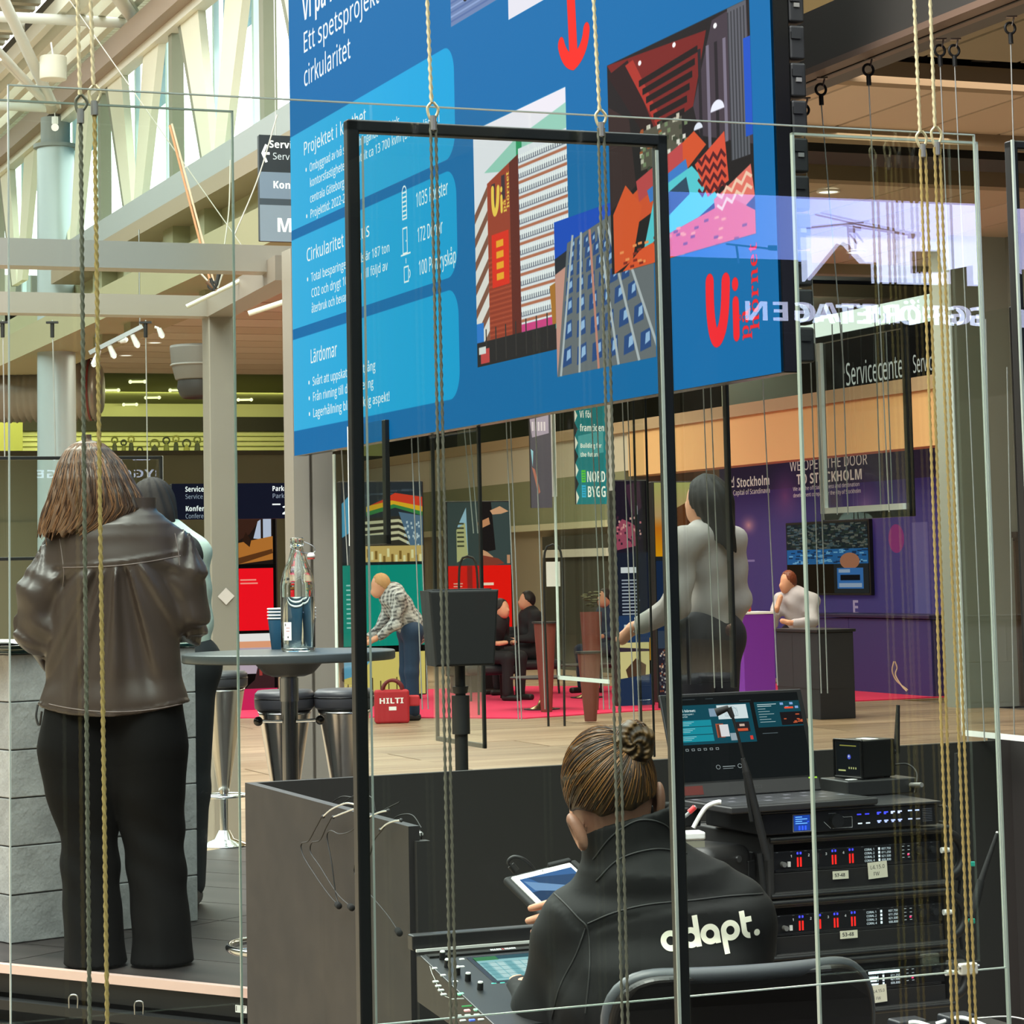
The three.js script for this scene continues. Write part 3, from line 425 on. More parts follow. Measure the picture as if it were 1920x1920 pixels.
// ---------- pavilion frame ----------
{
  const fm = S(0xa79f93, 0.4, 0.35), fm2 = S(0x8f8579, 0.45, 0.3), H = 3.07;
  const t = thing('steel_pavilion', 'grey-beige steel pavilion frame of square posts and beams around the stage', 'frame', V3());
  const p1 = onY(419, 1585, 0), p2 = at(585, 1300, 11.75); p2.y = 0;
  const post = (p, w) => { obj('post', T(new RoundedBoxGeometry(w, H + 0.08, w, 2, 0.008), p.x, (H + 0.08) / 2, p.z, 0, TH), fm, t); };
  post(p1, 0.155);
  // the second post shows two grooves
  const g2 = obj('post', [T(box(0.075, H, 0.15, -0.06, H / 2, 0), p2.x, 0, p2.z, 0, TH), T(box(0.1, H, 0.15, 0.045, H / 2, -0.006), p2.x, 0, p2.z, 0, TH), T(box(0.012, H, 0.13, -0.012, H / 2, -0.02), p2.x, 0, p2.z, 0, TH)], fm, t);
  const bw = 0.15, bh = 0.12;
  const yB = H + 0.05;
  const e1 = p1.clone().setY(yB), l1 = e1.clone().addScaledVector(BX, -3.2);
  obj('beam', beam(l1, e1, bw, bh), fm, t);
  const b1a = at(-40, 468, 11.75), b1b = at(560, 482, 12.05); b1b.y = b1a.y = (b1a.y + b1b.y) / 2;
  obj('beam', beam(b1a, b1a.clone().addScaledVector(BX, 3.2), bw, 0.13), fm, t);
  const q = at(545, 502, 11.95);
  obj('beam', beam(e1, q, bw, bh), fm2, t);
  // the near beam on the right that carries the ring hooks
  const n1 = onY(1440, 190, 3.07), n2 = n1.clone().addScaledVector(AX, 2.0), n0 = n1.clone().addScaledVector(AX, -2.2);
  const hb = obj('hook_beam', beam(n0.clone().setY(3.07 + 0.10), n2.clone().setY(3.07 + 0.10), 0.16, 0.2), S(0x4a4744, 0.5, 0.2), t);
  obj('beam_flange', beam(n0.clone().setY(3.075).addScaledVector(BX, -0.05), n2.clone().setY(3.075).addScaledVector(BX, -0.05), 0.1, 0.02), S(0x7a6355, 0.5), t);
  obj('beam_slot', beam(n0.clone().setY(3.064).addScaledVector(BX, -0.04), n2.clone().setY(3.064).addScaledVector(BX, -0.04), 0.008, 0.004), M.black, t);
  for (const [x, y] of [[98, 606], [5, 606], [273, 606]]) { const p = at(x, y + 8, 14.95); obj('hanger', [bar(V3(p.x, p.y - 0.06, p.z), V3(p.x, p.y + 0.03, p.z), 0.012), box(0.07, 0.012, 0.03, p.x, p.y + 0.03, p.z)], M.black, t); }
  const dp = hit(424, 1118, plane(p1.clone().addScaledVector(AX, 0.085), ROT_B));
  obj('sticker', T(new THREE.CircleGeometry(0.05, 4), dp.x, dp.y, dp.z, 0, TH, 0), S(0xd9cdc9, 0.6), t).userData.label = 'pale diamond sticker';
}
{ // tall round column of the hall
  const p = at(106, 700, 34); p.y = 0;
  const t = thing('round_column', 'tall round pale blue-grey steel column in front of the clerestory', 'column', p);
  obj('shaft', cyl(0.27, 0.25, 7.45, 0, 0, 0, 40), P(0xb9c6c8, 0.35, { metalness: 0.2 }), t);
  obj('capital', [cyl(0.2, 0.2, 0.4, 0, 7.45, 0, 32), cyl(0.3, 0.3, 0.05, 0, 7.43, 0, 32)], S(0x8f9490, 0.5), t);
}
// ---------- glass panes hung on ropes near the camera ----------
const NEAR = (z) => plane(V3(0, 0, -z), ROT_B);
// a pane from four edges given on its plane: glass sheet, edge strips, optional black spacer
function pane(name, label, pl, x0, y0, x1, y1, o = {}) {
  const r = rectOn(pl, x0, y0, x1, y1), t = thing(name, label, 'glass pane', r.c.clone().setY(r.c.y - r.h / 2), r.rot, o.group);
  const e = o.edge ?? 0.006, W = r.w, H = r.h, em = o.edgeMat ?? M.edge, ed = o.edgeDepth ?? 0.005;
  const sh = obj('sheet', T(new THREE.PlaneGeometry(W, H), 0, H / 2, 0), o.glass ?? GLASS, t);
  const side = o.sides ?? 'tblr';
  if (side.includes('t')) obj('edge', box(W, e, ed, 0, H - e / 2, 0), em, t);
  if (side.includes('b')) obj('edge', box(W, e, ed, 0, e / 2, 0), em, t);
  if (side.includes('l')) obj('edge', box(e, H, ed, -W / 2 + e / 2, H / 2, 0), em, t);
  if (side.includes('r')) obj('edge', box(e, H, ed, W / 2 - e / 2, H / 2, 0), em, t);
  if (o.frame) {
    const f = o.frame, d = o.depth ?? 0.03, fs = o.frameSides ?? 'tblr', fm = o.frameMat ?? M.spacer, i = o.inset ?? 0;
    if (fs.includes('t')) obj('frame_bar', rbox(W - 2 * i, f, d, 0.003, 0, H - f / 2 - i, -0.012), fm, t);
    if (fs.includes('b')) obj('frame_bar', rbox(W - 2 * i, f, d, 0.003, 0, f / 2 + i, -0.012), fm, t);
    if (fs.includes('l')) obj('frame_bar', rbox(f, H - 2 * i, d, 0.003, -W / 2 + f / 2 + i, H / 2, -0.012), fm, t);
    if (fs.includes('r')) obj('frame_bar', rbox(f, H - 2 * i, d, 0.003, W / 2 - f / 2 - i, H / 2, -0.012), fm, t);
    if (o.light) { const b = o.light; obj('inner_edge', [box(b, H - 2 * f, 0.012, -W / 2 + f + b / 2, H / 2, 0.004), ...(o.lightB ? [box(W - 2 * f, b * 0.6, 0.012, 0, f + b * 0.3, 0.004)] : [])], o.lightMat ?? M.edge, t); }
  }
  return { t, r };
}
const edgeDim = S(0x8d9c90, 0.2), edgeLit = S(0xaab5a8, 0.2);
const NG = 'old window panes hung on ropes in front of the booth';
pane('hung_pane', 'widest clear pane, thin bright edges, in front of the booth and screen', NEAR(3.6), 14, 158, 1886, 1815, { edge: 0.0018, glass: GLASS, group: NG });
pane('hung_pane', 'clear pane on two ropes in front of the standing woman', NEAR(3.74), -60, 183, 457, 2060, { edge: 0.0026, sides: 'tr', edgeMat: edgeDim, group: NG });
const PB = pane('hung_pane', 'tall pane with heavy black border in front of the seated technician', NEAR(3.5), 652, 222, 1302, 2080, { sides: '', frame: 0.0175, depth: 0.02, frameSides: 'tlr', group: NG, light: 0 });
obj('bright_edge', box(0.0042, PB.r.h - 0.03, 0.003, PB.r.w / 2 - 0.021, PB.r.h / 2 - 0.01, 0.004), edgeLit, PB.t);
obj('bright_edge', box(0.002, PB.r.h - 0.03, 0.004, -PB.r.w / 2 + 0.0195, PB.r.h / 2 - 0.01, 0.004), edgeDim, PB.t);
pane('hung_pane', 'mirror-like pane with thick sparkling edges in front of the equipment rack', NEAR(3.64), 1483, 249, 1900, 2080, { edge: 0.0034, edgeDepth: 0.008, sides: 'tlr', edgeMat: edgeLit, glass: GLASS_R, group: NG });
pane('hung_pane', 'black-bordered pane cut by the right picture edge beside sparkling pane', NEAR(3.67), 1896, 262, 2300, 1385, { sides: 'l', edge: 0.004, frame: 0.014, depth: 0.02, frameSides: 'tl', light: 0, group: NG });
{ // clear plastic clip under the widest pane
  const p = hit(1812, 1812, NEAR(3.585)), t = thing('glass_clip', 'clear plastic clip holding the lower edge of the widest pane', 'clip', p.clone().setY(p.y - 0.012), ROT_B);
  obj('jaw', [rbox(0.03, 0.018, 0.012, 0.003, 0, 0.009, 0.004)], P(0xe8e6da, 0.2, { clearcoat: 1 }), t); obj('pin', bar(V3(-0.018, 0.012, 0.006), V3(0.018, 0.012, 0.006), 0.003), M.steel, t);
}
// ropes: one single line above, a sling loop, then two lines below
function rope(label, z, top, loop, low, end, r, mats, dx = 0.011) {
  const pl = NEAR(z), a = hit(...top, pl), b = hit(...loop, pl), c = hit(...low, pl), d = hit(...end, pl);
  const t = thing('rope', label, 'rope', V3(), 0, 'ropes carrying the near panes');
  const up = a.clone().add(a.clone().sub(b).setLength(0.6)), dn = d.clone().add(d.clone().sub(c).setLength(0.15));
  obj('upper_line', strand(b, up, r), mats[0], t);
  obj('loop', tube([b.clone(), b.clone().add(V3(-r * 2.2, -r * 3, 0)), c.clone().add(V3(-r, r, 0)), c.clone().add(V3(r, r * 2, 0)), b.clone().add(V3(r * 3.6, -r * 4, 0)), b.clone().add(V3(r, 0, r))], r * 0.8, 32, 8), mats[1], t);
  obj('ferrule', [cyl(r * 1.9, r * 1.9, 0.02, c.x, c.y - 0.012, c.z, 12)], M.alu, t);
  const off = BX.clone().multiplyScalar(dx / 2), off2 = off.clone().negate();
  if (dx) { obj('lower_line', strand(c.clone().add(off2), dn.clone().add(off2), r * 0.8), mats[2], t); obj('lower_line', strand(c.clone().add(off), dn.clone().add(off), r * 0.8), mats[2], t); } else obj('lower_line', strand(c, dn, r * 1.05), mats[2], t);
}
const creamR = S(0xdccfa4, 0.4, 0.15), goldR = S(0xc2a868, 0.36, 0.25);
rope('left rope of the pair in front of the standing woman', 3.66, [145, 0], [150, 178], [151, 215], [168, 1900], 0.0027, [creamR, M.ropeOld, M.ropeOld], 0);
rope('right rope of the pair in front of the standing woman', 3.66, [170, 0], [175, 160], [177, 200], [201, 1900], 0.0027, [creamR, creamR, goldR], 0);
rope('rope above the left part of the black-bordered pane', 3.46, [801, 0], [809, 192], [812, 228], [850, 1900], 0.0025, [creamR, creamR, M.ropeOld], 0.0075);
rope('rope crossing the seated technician, on the black-bordered pane', 3.46, [1113, 0], [1124, 206], [1127, 240], [1172, 1900], 0.0025, [creamR, creamR, M.ropeOld], 0.0088);
rope('left bright rope of the pair in front of the equipment rack', 3.56, [1714, 0], [1725, 246], [1730, 280], [1790, 1900], 0.0026, [creamR, creamR, goldR], 0.0095);
rope('right bright rope of the pair in front of the equipment rack', 3.56, [1744, 0], [1753, 238], [1757, 276], [1822, 1850], 0.0026, [creamR, creamR, goldR], 0.0095);
// ---------- panes hung inside the pavilion ----------
const HB1 = onY(1440, 190, 3.07).addScaledVector(BX, -0.04), HBP = plane(HB1, ROT_A);
const PG = 'framed panes hung inside the pavilion';
const whiteEdge = S(0xf4f5ee, 0.3);
pane('hung_pane', 'black-framed pane with white inner edge in front of the Servicecenter sign', plane(at(1620, 780, 7.75), ROT_A), 1527, 633, 1706, 968, { sides: '', frame: 0.022, depth: 0.02, light: 0.03, lightB: true, lightMat: whiteEdge, group: PG });
pane('hung_pane', 'tall pane with white left edge right of the purple stand', plane(at(1850, 900, 7.2), ROT_A), 1776, 598, 1935, 1392, { sides: 'lb', edge: 0.016, edgeMat: whiteEdge, frame: 0.02, frameSides: 'r', depth: 0.04, group: PG });
pane('hung_pane', 'wide black-topped pane behind the head of the standing woman', plane(at(150, 900, 14.95), ROT_B), -70, 856, 307, 1046, { sides: 'r', edge: 0.008, edgeMat: whiteEdge, frame: 0.02, frameSides: 'tbr', depth: 0.03, group: PG });
pane('hung_pane', 'pane with black right frame behind the left bar of the black-bordered pane', plane(at(680, 900, 10.4), ROT_A), 652, 800, 724, 1020, { sides: 'l', edge: 0.03, edgeMat: whiteEdge, frame: 0.04, depth: 0.02, frameSides: 'rb', group: PG });
pane('hung_pane', 'tall black-framed pane behind the black monitor on its pole', plane(at(850, 1100, 9.7), ROT_A), 803, 770, 905, 1404, { sides: '', frame: 0.018, depth: 0.012, group: PG });
pane('hung_pane', 'pane with white left edge beside the teal hanging banner', plane(at(1080, 1000, 9.1), ROT_A), 1035, 740, 1142, 1282, { sides: 'lb', edge: 0.014, edgeMat: S(0xdfe6da, 0.3), group: PG });
pane('hung_pane', 'narrow black-edged pane in front of the navy poster', plane(at(1190, 1000, 8.75), ROT_A), 1180, 730, 1222, 1420, { sides: '', frame: 0.007, depth: 0.008, frameSides: 'lr', group: PG });
pane('hung_pane', 'pane with thick black right upright in front of the purple stand edge', plane(at(1300, 1000, 8.5), ROT_A), 1243, 720, 1374, 1290, { sides: 'l', edge: 0.006, edgeMat: edgeDim, frame: 0.03, depth: 0.012, frameSides: 'r', group: PG });
pane('hung_pane', 'pale green-edged pane left of the bending man', plane(at(640, 1100, 11.3), ROT_A), 624, 852, 668, 1300, { sides: 'l', edge: 0.03, edgeMat: S(0xdce8dc, 0.25), group: PG });
// wires and ring hooks of the near beam
{
  const wireList = [[1507, 206, 1545, 975, 8.0], [1539, 168, 1583, 700, 7.95], [1628, 131, 1667, 960, 7.72], [1762, 95, 1815, 1390, 7.35], [1789, 95, 1846, 1390, 7.3], [1894, 53, 1930, 1390, 7.05], [1481, 203, 1500, 700, 8.1]];
  const words = ['second ring hook beside the LED screen edge', 'ring hook above the left side of the sparkling pane', 'ring hook midway along the visible dark beam', 'left ring hook of the close pair beside the bright ropes', 'right ring hook of the close pair beside the bright ropes', 'last ring hook at the picture corner', 'ring hook half hidden by the LED screen edge'];
  wireList.forEach(([x, y, x2, y2, z], i) => {
    const p = hit(x, y, HBP), z2 = -p.z, e = at(x2, y2, z2), k = z2 / FPX;
    const t = thing('ring_hook', words[i], 'hook', V3(), 0, 'ring hooks under the dark beam');
    obj('ring', T(new THREE.TorusGeometry(10.5 * k, 2.6 * k, 10, 28), p.x, p.y, p.z, 0, 0.3), M.black, t);
    obj('stem', bar(V3(p.x, p.y - 10 * k, p.z), V3(p.x + 0.5 * k, p.y - 30 * k, p.z), 4.6 * k, 10), M.black, t);
    obj('clamp', [box(20 * k, 3 * k, 12 * k, p.x + 3 * k, p.y + 22 * k, p.z), bar(V3(p.x + 4 * k, p.y + 6 * k, p.z), V3(p.x + 8 * k, p.y + 22 * k, p.z), 1.8 * k)], S(0x8c7f74, 0.4, 0.6), t);
    obj('wire', bar(V3(p.x, p.y - 28 * k, p.z), e, 1.3 * k, 6), M.wire, t);
  });
  // wires between the panes inside the pavilion
  const more = [[948, 780, 972, 1350, 9.4], [956, 780, 978, 1350, 9.4], [1003, 770, 1022, 1330, 9.2], [1108, 760, 1132, 1330, 9.0], [1118, 760, 1143, 1330, 9.0], [1166, 745, 1190, 1380, 8.8], [1176, 745, 1200, 1380, 8.8], [1247, 735, 1266, 1390, 8.6], [1318, 730, 1340, 1290, 8.4], [1332, 730, 1354, 1290, 8.4], [770, 800, 792, 1330, 10.2], [782, 800, 803, 1330, 10.2], [868, 790, 888, 1000, 9.8], [878, 790, 896, 1000, 9.8], [640, 850, 652, 1060, 11.2], [1430, 720, 1458, 1285, 8.2], [1520, 690, 1540, 1300, 7.9], [1532, 690, 1552, 1300, 7.9], [98, 612, 104, 857, 14.95], [5, 612, 9, 857, 14.95], [273, 612, 277, 905, 14.95], [1560, 620, 1570, 965, 7.73], [1578, 620, 1590, 965, 7.73], [1640, 600, 1652, 965, 7.68], [1660, 600, 1674, 965, 7.68], [1848, 610, 1868, 1385, 7.2], [1888, 700, 1902, 1385, 7.15]];
  const WL = ['just right of the red totem, left one of two', 'just right of the red totem, right one of two', 'crossing the violet-grey hanging banner', 'left one of two beside the teal banner lettering', 'right one of two beside the teal banner lettering', 'left one of two in front of the narrow navy totem', 'right one of two in front of the narrow navy totem', 'along the left border of the sunset totem', 'left one of two in front of the white sweater', 'right one of two in front of the white sweater', 'left one of two right of the bending man', 'right one of two right of the bending man', 'left one of two ending above the loudspeaker box', 'right one of two ending above the loudspeaker box', 'beside the pale green pane edge near the table', 'passing the Stockholm lettering on the purple wall', 'left one of two between rope-hung panes before the wall screen', 'right one of two between rope-hung panes before the wall screen', 'from the hanger in front of the round column', 'nearest the left picture border', 'above the head of the standing woman', 'leftmost of four in the pane before the Servicecenter sign', 'second of four in the pane before the Servicecenter sign', 'third of four in the pane before the Servicecenter sign', 'fourth of four in the pane before the Servicecenter sign', 'through the tall pane right of the purple stand', 'nearest the right picture border'];
  for (const [x, y, x2, y2, z] of more) tag(obj('hanging_wire', bar(at(x, y - 12, z), at(x2, y2, z), 1.25 * z / FPX, 6), M.wire), `thin steel wire ${WL[more.indexOf(more.find((q) => q[0] === x))]}`, 'wire', 'thin wires inside the pavilion');
}
// ---------- hoist bridle, cables, space frame, hanging sign ----------
{
  const z = 13.2, A = (x, y) => at(x, y, z), k = z / FPX;
  const t = thing('hoist_bridle', 'orange-tinted hoist ropes meeting at black hooks above a white truss tube', 'hoist', V3());
  const rM = S(0xd79a72, 0.6), dM = S(0x2a2724, 0.5);
  obj('hoist_rope', bar(A(318, 235), A(398, 542), 2.2 * k), rM, t); obj('hoist_rope', bar(A(322, 232), A(404, 540), 2.0 * k), S(0xe8c9ae, 0.6), t);
  obj('leg', bar(A(360, 495), A(397, 535), 1.8 * k), S(0xcfc9bd, 0.5), t); obj('leg', bar(A(425, 490), A(408, 540), 1.8 * k), S(0xcfc9bd, 0.5), t);
  obj('hook', [T(new THREE.TorusGeometry(7 * k, 3 * k, 8, 20), ...A(398, 535).toArray()), bar(A(395, 522), A(402, 545), 4 * k), bar(A(411, 510), A(406, 535), 4 * k)], dM, t);
  obj('shackle', [bar(A(388, 528), A(400, 540), 4 * k), T(new THREE.SphereGeometry(4 * k, 10, 8), ...A(405, 546).toArray())], S(0x6b4a32, 0.5), t);
  tag(obj('truss_tube', bar(A(350, 575), A(468, 518), 4.2 * k, 14), M.cream), 'white tube under the hoist hooks left of the LED screen', 'tube');
  tag(obj('lamp_tube', bar(at(466, 588, 20), at(545, 562, 20), 0.022, 14), M.cream), 'white horizontal tube beside the small spotlights near the screen', 'tube');
  for (const [x0, y0, x1, y1, zz, l] of [[130, 0, 460, 470, 20, 'long thin cable slanting across the clerestory fins'], [520, 215, 440, 440, 17, 'thin cable slanting up to the hanging direction sign'], [432, 300, 418, 480, 16, 'dark thin cable hanging beside the spandrel brackets']])
    tag(obj('cable', tube([at(x0, y0, zz), at((x0 + x1) / 2 + 4, (y0 + y1) / 2 + 6, zz), at(x1, y1, zz)], 0.005, 24, 6), S(0xb9b8ac, 0.5)), l, 'cable');
}
{
  const zF = 29.5, A = (x, y, d = 0) => at(x, y, zF + d), k = zF / FPX, cm = S(0xdfe0d6, 0.45);
  const t = thing('roof_truss', 'white tubular space frame under the ribbed atrium roof', 'truss', V3());
  const rod = (x0, y0, x1, y1, r, d0 = 0, d1 = 0) => obj('tube', bar(A(x0, y0, d0), A(x1, y1, d1), r * k, 20), cm, t);
  rod(-60, 28, 250, 44, 10.5, 0, 1); rod(-12, -40, 98, 196, 11, -1, 1.5); rod(-40, 55, 92, 196, 7, -1, 1.5); rod(210, -20, 262, 50, 13, -1, 1); rod(228, -20, 268, 48, 9, -0.5, 1); rod(-40, 197, 92, 203, 8.5, 1, 1.5); rod(0, 110, 80, 190, 5, 0, 1.5);
  for (const [x, y, l] of [[258, 52, 1], [95, 200, 1.5]]) obj('node', [T(new THREE.SphereGeometry(15 * k, 20, 14), ...A(x, y, l).toArray()), bar(A(x - 16, y, l), A(x + 18, y - 4, l), 9 * k)], S(0xb5ab98, 0.5), t);
  const b = thing('bulb_lamp', 'bare bulb lamp hanging from the upper truss node', 'lamp', A(265, 72, 1)); // two bare bulbs
  const bulb = (g) => { obj('socket', cyl(6.5 * k, 6.5 * k, 14 * k, 0, -9 * k, 0, 16), M.white, g); const m = obj('bulb', T(new THREE.SphereGeometry(7.5 * k, 16, 12), 0, -16 * k, 0), glow(0xfff6e4, 1.3), g); obj('cord', bar(V3(0, 5 * k, 0), V3(-2 * k, 40 * k, 0), 1 * k), M.white, g); };
  bulb(b);
  const b2 = thing('bulb_lamp', 'bare bulb lamp hanging from the lower truss node', 'lamp', A(103, 224, 1.5)); bulb(b2);
  const can = thing('pendant_lamp', 'white drum pendant lamp under the ribbed roof', 'lamp', A(100, 150, 0.5));
  obj('drum', lathe([[0, 0], [24 * k, 0], [26 * k, 2 * k], [26 * k, 44 * k], [24 * k, 46 * k], [0, 46 * k]], 40), M.cream, can); obj('cord', bar(V3(0, 46 * k, 0), V3(-4 * k, 74 * k, 0), 2 * k), M.white, can);
}
{ // hanging direction sign beside the screen
  const r = rectOn(plane(at(515, 350, 21), ROT_B), 486, 252, 640, 456), t = thing('direction_sign', 'hanging grey direction sign with arrow half hidden by the LED screen', 'sign', r.c.clone().setY(r.y0), r.rot);
  const tx = canvasTex(512, 660, (g) => {
    g.fillStyle = '#20272f'; g.fillRect(0, 0, 512, 230); g.fillStyle = '#6d7d90'; g.fillRect(0, 230, 512, 180); g.fillStyle = '#39434d'; g.fillRect(0, 395, 512, 40); g.fillStyle = '#7b8896'; g.fillRect(0, 435, 512, 225);
    g.strokeStyle = '#fff'; g.lineWidth = 16; g.beginPath(); g.moveTo(46, 60); g.lineTo(22, 115); g.lineTo(46, 170); g.moveTo(22, 115); g.lineTo(66, 115); g.stroke();
    g.fillStyle = '#fff'; g.font = 'bold 62px sans-serif'; g.fillText('Servicecenter', 62, 78); g.font = '56px sans-serif'; g.fillStyle = '#c4ccd4'; g.fillText('Service Center', 84, 150); g.fillStyle = '#fff'; g.font = 'bold 62px sans-serif'; g.fillText('Konferens', 82, 330); g.font = 'bold 120px sans-serif'; g.fillText('Mässan', 100, 600);
  });
  obj('panel', rbox(r.w, r.h, 0.06, 0.01, 0, r.h / 2, -0.04), S(0x2a2f36, 0.5), t);
  obj('print', T(new THREE.PlaneGeometry(r.w, r.h), 0, r.h / 2, -0.008), new THREE.MeshStandardMaterial({ map: tx, roughness: 0.4, emissive: 0xffffff, emissiveMap: tx, emissiveIntensity: 0.25 }), t);
  for (const x of [-0.2, 0.2]) obj('wire', bar(V3(x, r.h, -0.04), V3(x, r.h + 3.4, -0.04), 0.004), M.wire, t);
}
// ---------- display behind the camera that the panes mirror ----------
{
  const p0 = hit(1600, 480, NEAR(3.85)), d = ray(1600, 480).normalize(), n = AX.clone(), r = d.clone().addScaledVector(n, -2 * d.dot(n));
  const dist = 12, c = p0.clone().addScaledVector(r, dist), tot = (p0.length() + dist), kk = 16.0 / FPX;
  const back = r.clone().setY(0).normalize().negate(), rot = TH + Math.PI;
  const W = 930 * kk, H2 = 236 * kk;
  const tx = canvasTex(1536, 512, (g, w, h) => {
    g.fillStyle = '#000'; g.fillRect(0, 0, w, h);
    const gr = g.createLinearGradient(0, 0, w, 0); gr.addColorStop(0, '#d3cdfa'); gr.addColorStop(0.5, '#b0b8fb'); gr.addColorStop(1, '#4f7df0'); g.fillStyle = gr; g.fillRect(0, 0, w, 250);
    g.fillStyle = '#000'; const X = (px) => w - (px - 1245) / 780 * w, Y = (py) => (py - 352) / 262 * h;   // mirrored places
    const poly = (c, ...q) => { g.fillStyle = c; g.beginPath(); q.forEach(([a, b], i) => (i ? g.lineTo(X(a), Y(b)) : g.moveTo(X(a), Y(b)))); g.fill(); };
    g.fillStyle = '#d8d9fb'; poly('#c9cdf8', [1490, 430], [1490, 520], [1890, 520], [1890, 430]);
    poly('#000', [1495, 520], [1552, 440], [1562, 445], [1590, 480], [1610, 480], [1610, 520]); poly('#000', [1680, 452], [1730, 450], [1738, 495], [1680, 497]); poly('#000', [1800, 470], [1830, 452], [1860, 470], [1862, 490], [1800, 470]); poly('#000', [1740, 490], [1780, 480], [1780, 520], [1740, 520]); poly('#000', [1845, 460], [1858, 480], [1890, 490], [1890, 520], [1845, 520]); poly('#000', [1280, 485], [1280, 520], [1490, 520], [1490, 515]);
    g.strokeStyle = '#26315e'; g.lineWidth = 7; const line = (...q) => { g.beginPath(); q.forEach(([a, b], i) => (i ? g.lineTo(X(a), Y(b)) : g.moveTo(X(a), Y(b)))); g.stroke(); };
    line([1516, 383], [1600, 402], [1690, 420]); line([1500, 412], [1600, 396]); line([1560, 402], [1680, 418]); line([1572, 402], [1575, 470]); line([1645, 415], [1645, 480]); line([1575, 420], [1588, 440]); line([1355, 452], [1440, 460]); line([1372, 455], [1375, 490]);
    g.fillStyle = '#26315e'; g.fillRect(X(1690), Y(415), 26, 20); g.fillRect(X(1585), Y(408), 24, 18); g.fillRect(X(1440), Y(452), 30, 20);
    g.fillStyle = '#d6dcff'; fitText(g, 'BYGGFÖRETAGEN', X(1898), Y(602), 104, 520 / 780 * w, 'sans-serif', 'bold');
  });
  const t = thing('led_display_banner', 'bright LED display banner with blue city sky and large white lettering behind the camera', 'display', c.clone().setY(c.y - H2 / 2 - 0.11), rot);
  obj('cabinet', box(W + 0.06, H2 + 0.06, 0.1, 0, H2 / 2, -0.06), M.black, t);
  obj('display', T(new THREE.PlaneGeometry(W, H2), 0, H2 / 2, 0.0), new THREE.MeshStandardMaterial({ color: 0x000000, roughness: 0.6, emissive: 0xffffff, emissiveMap: tx, emissiveIntensity: 13 }), t);
  for (const s of [-1, 1]) obj('leg', box(0.12, c.y - H2 / 2 - 0.12, 0.12, s * W * 0.4, -(c.y - H2 / 2 - 0.11) / 2, -0.08), M.darkGrey, t);
}
// ---------- people far and near: one continuous body each, clothes and hair as parts ----------
const sdCap = (p, a, b, ra, rb) => {
  const bx = b[0] - a[0], by = b[1] - a[1], bz = b[2] - a[2], px = p[0] - a[0], py = p[1] - a[1], pz = p[2] - a[2];
  const h = Math.min(1, Math.max(0, (px * bx + py * by + pz * bz) / (bx * bx + by * by + bz * bz + 1e-9)));
  return Math.hypot(px - bx * h, py - by * h, pz - bz * h) - (ra + (rb - ra) * h);
};
const sdEll = (p, c, r) => { const x = (p[0] - c[0]) / r[0], y = (p[1] - c[1]) / r[1], z = (p[2] - c[2]) / r[2], k0 = Math.hypot(x, y, z), k1 = Math.hypot(x / r[0], y / r[1], z / r[2]); return k1 < 1e-6 ? -Math.min(...r) : k0 * (k0 - 1) / k1; };
const smin = (a, b, k) => { const h = Math.max(k - Math.abs(a - b), 0) / k; return Math.min(a, b) - h * h * k * 0.25; };
const smax = (a, b, k) => -smin(-a, -b, k);
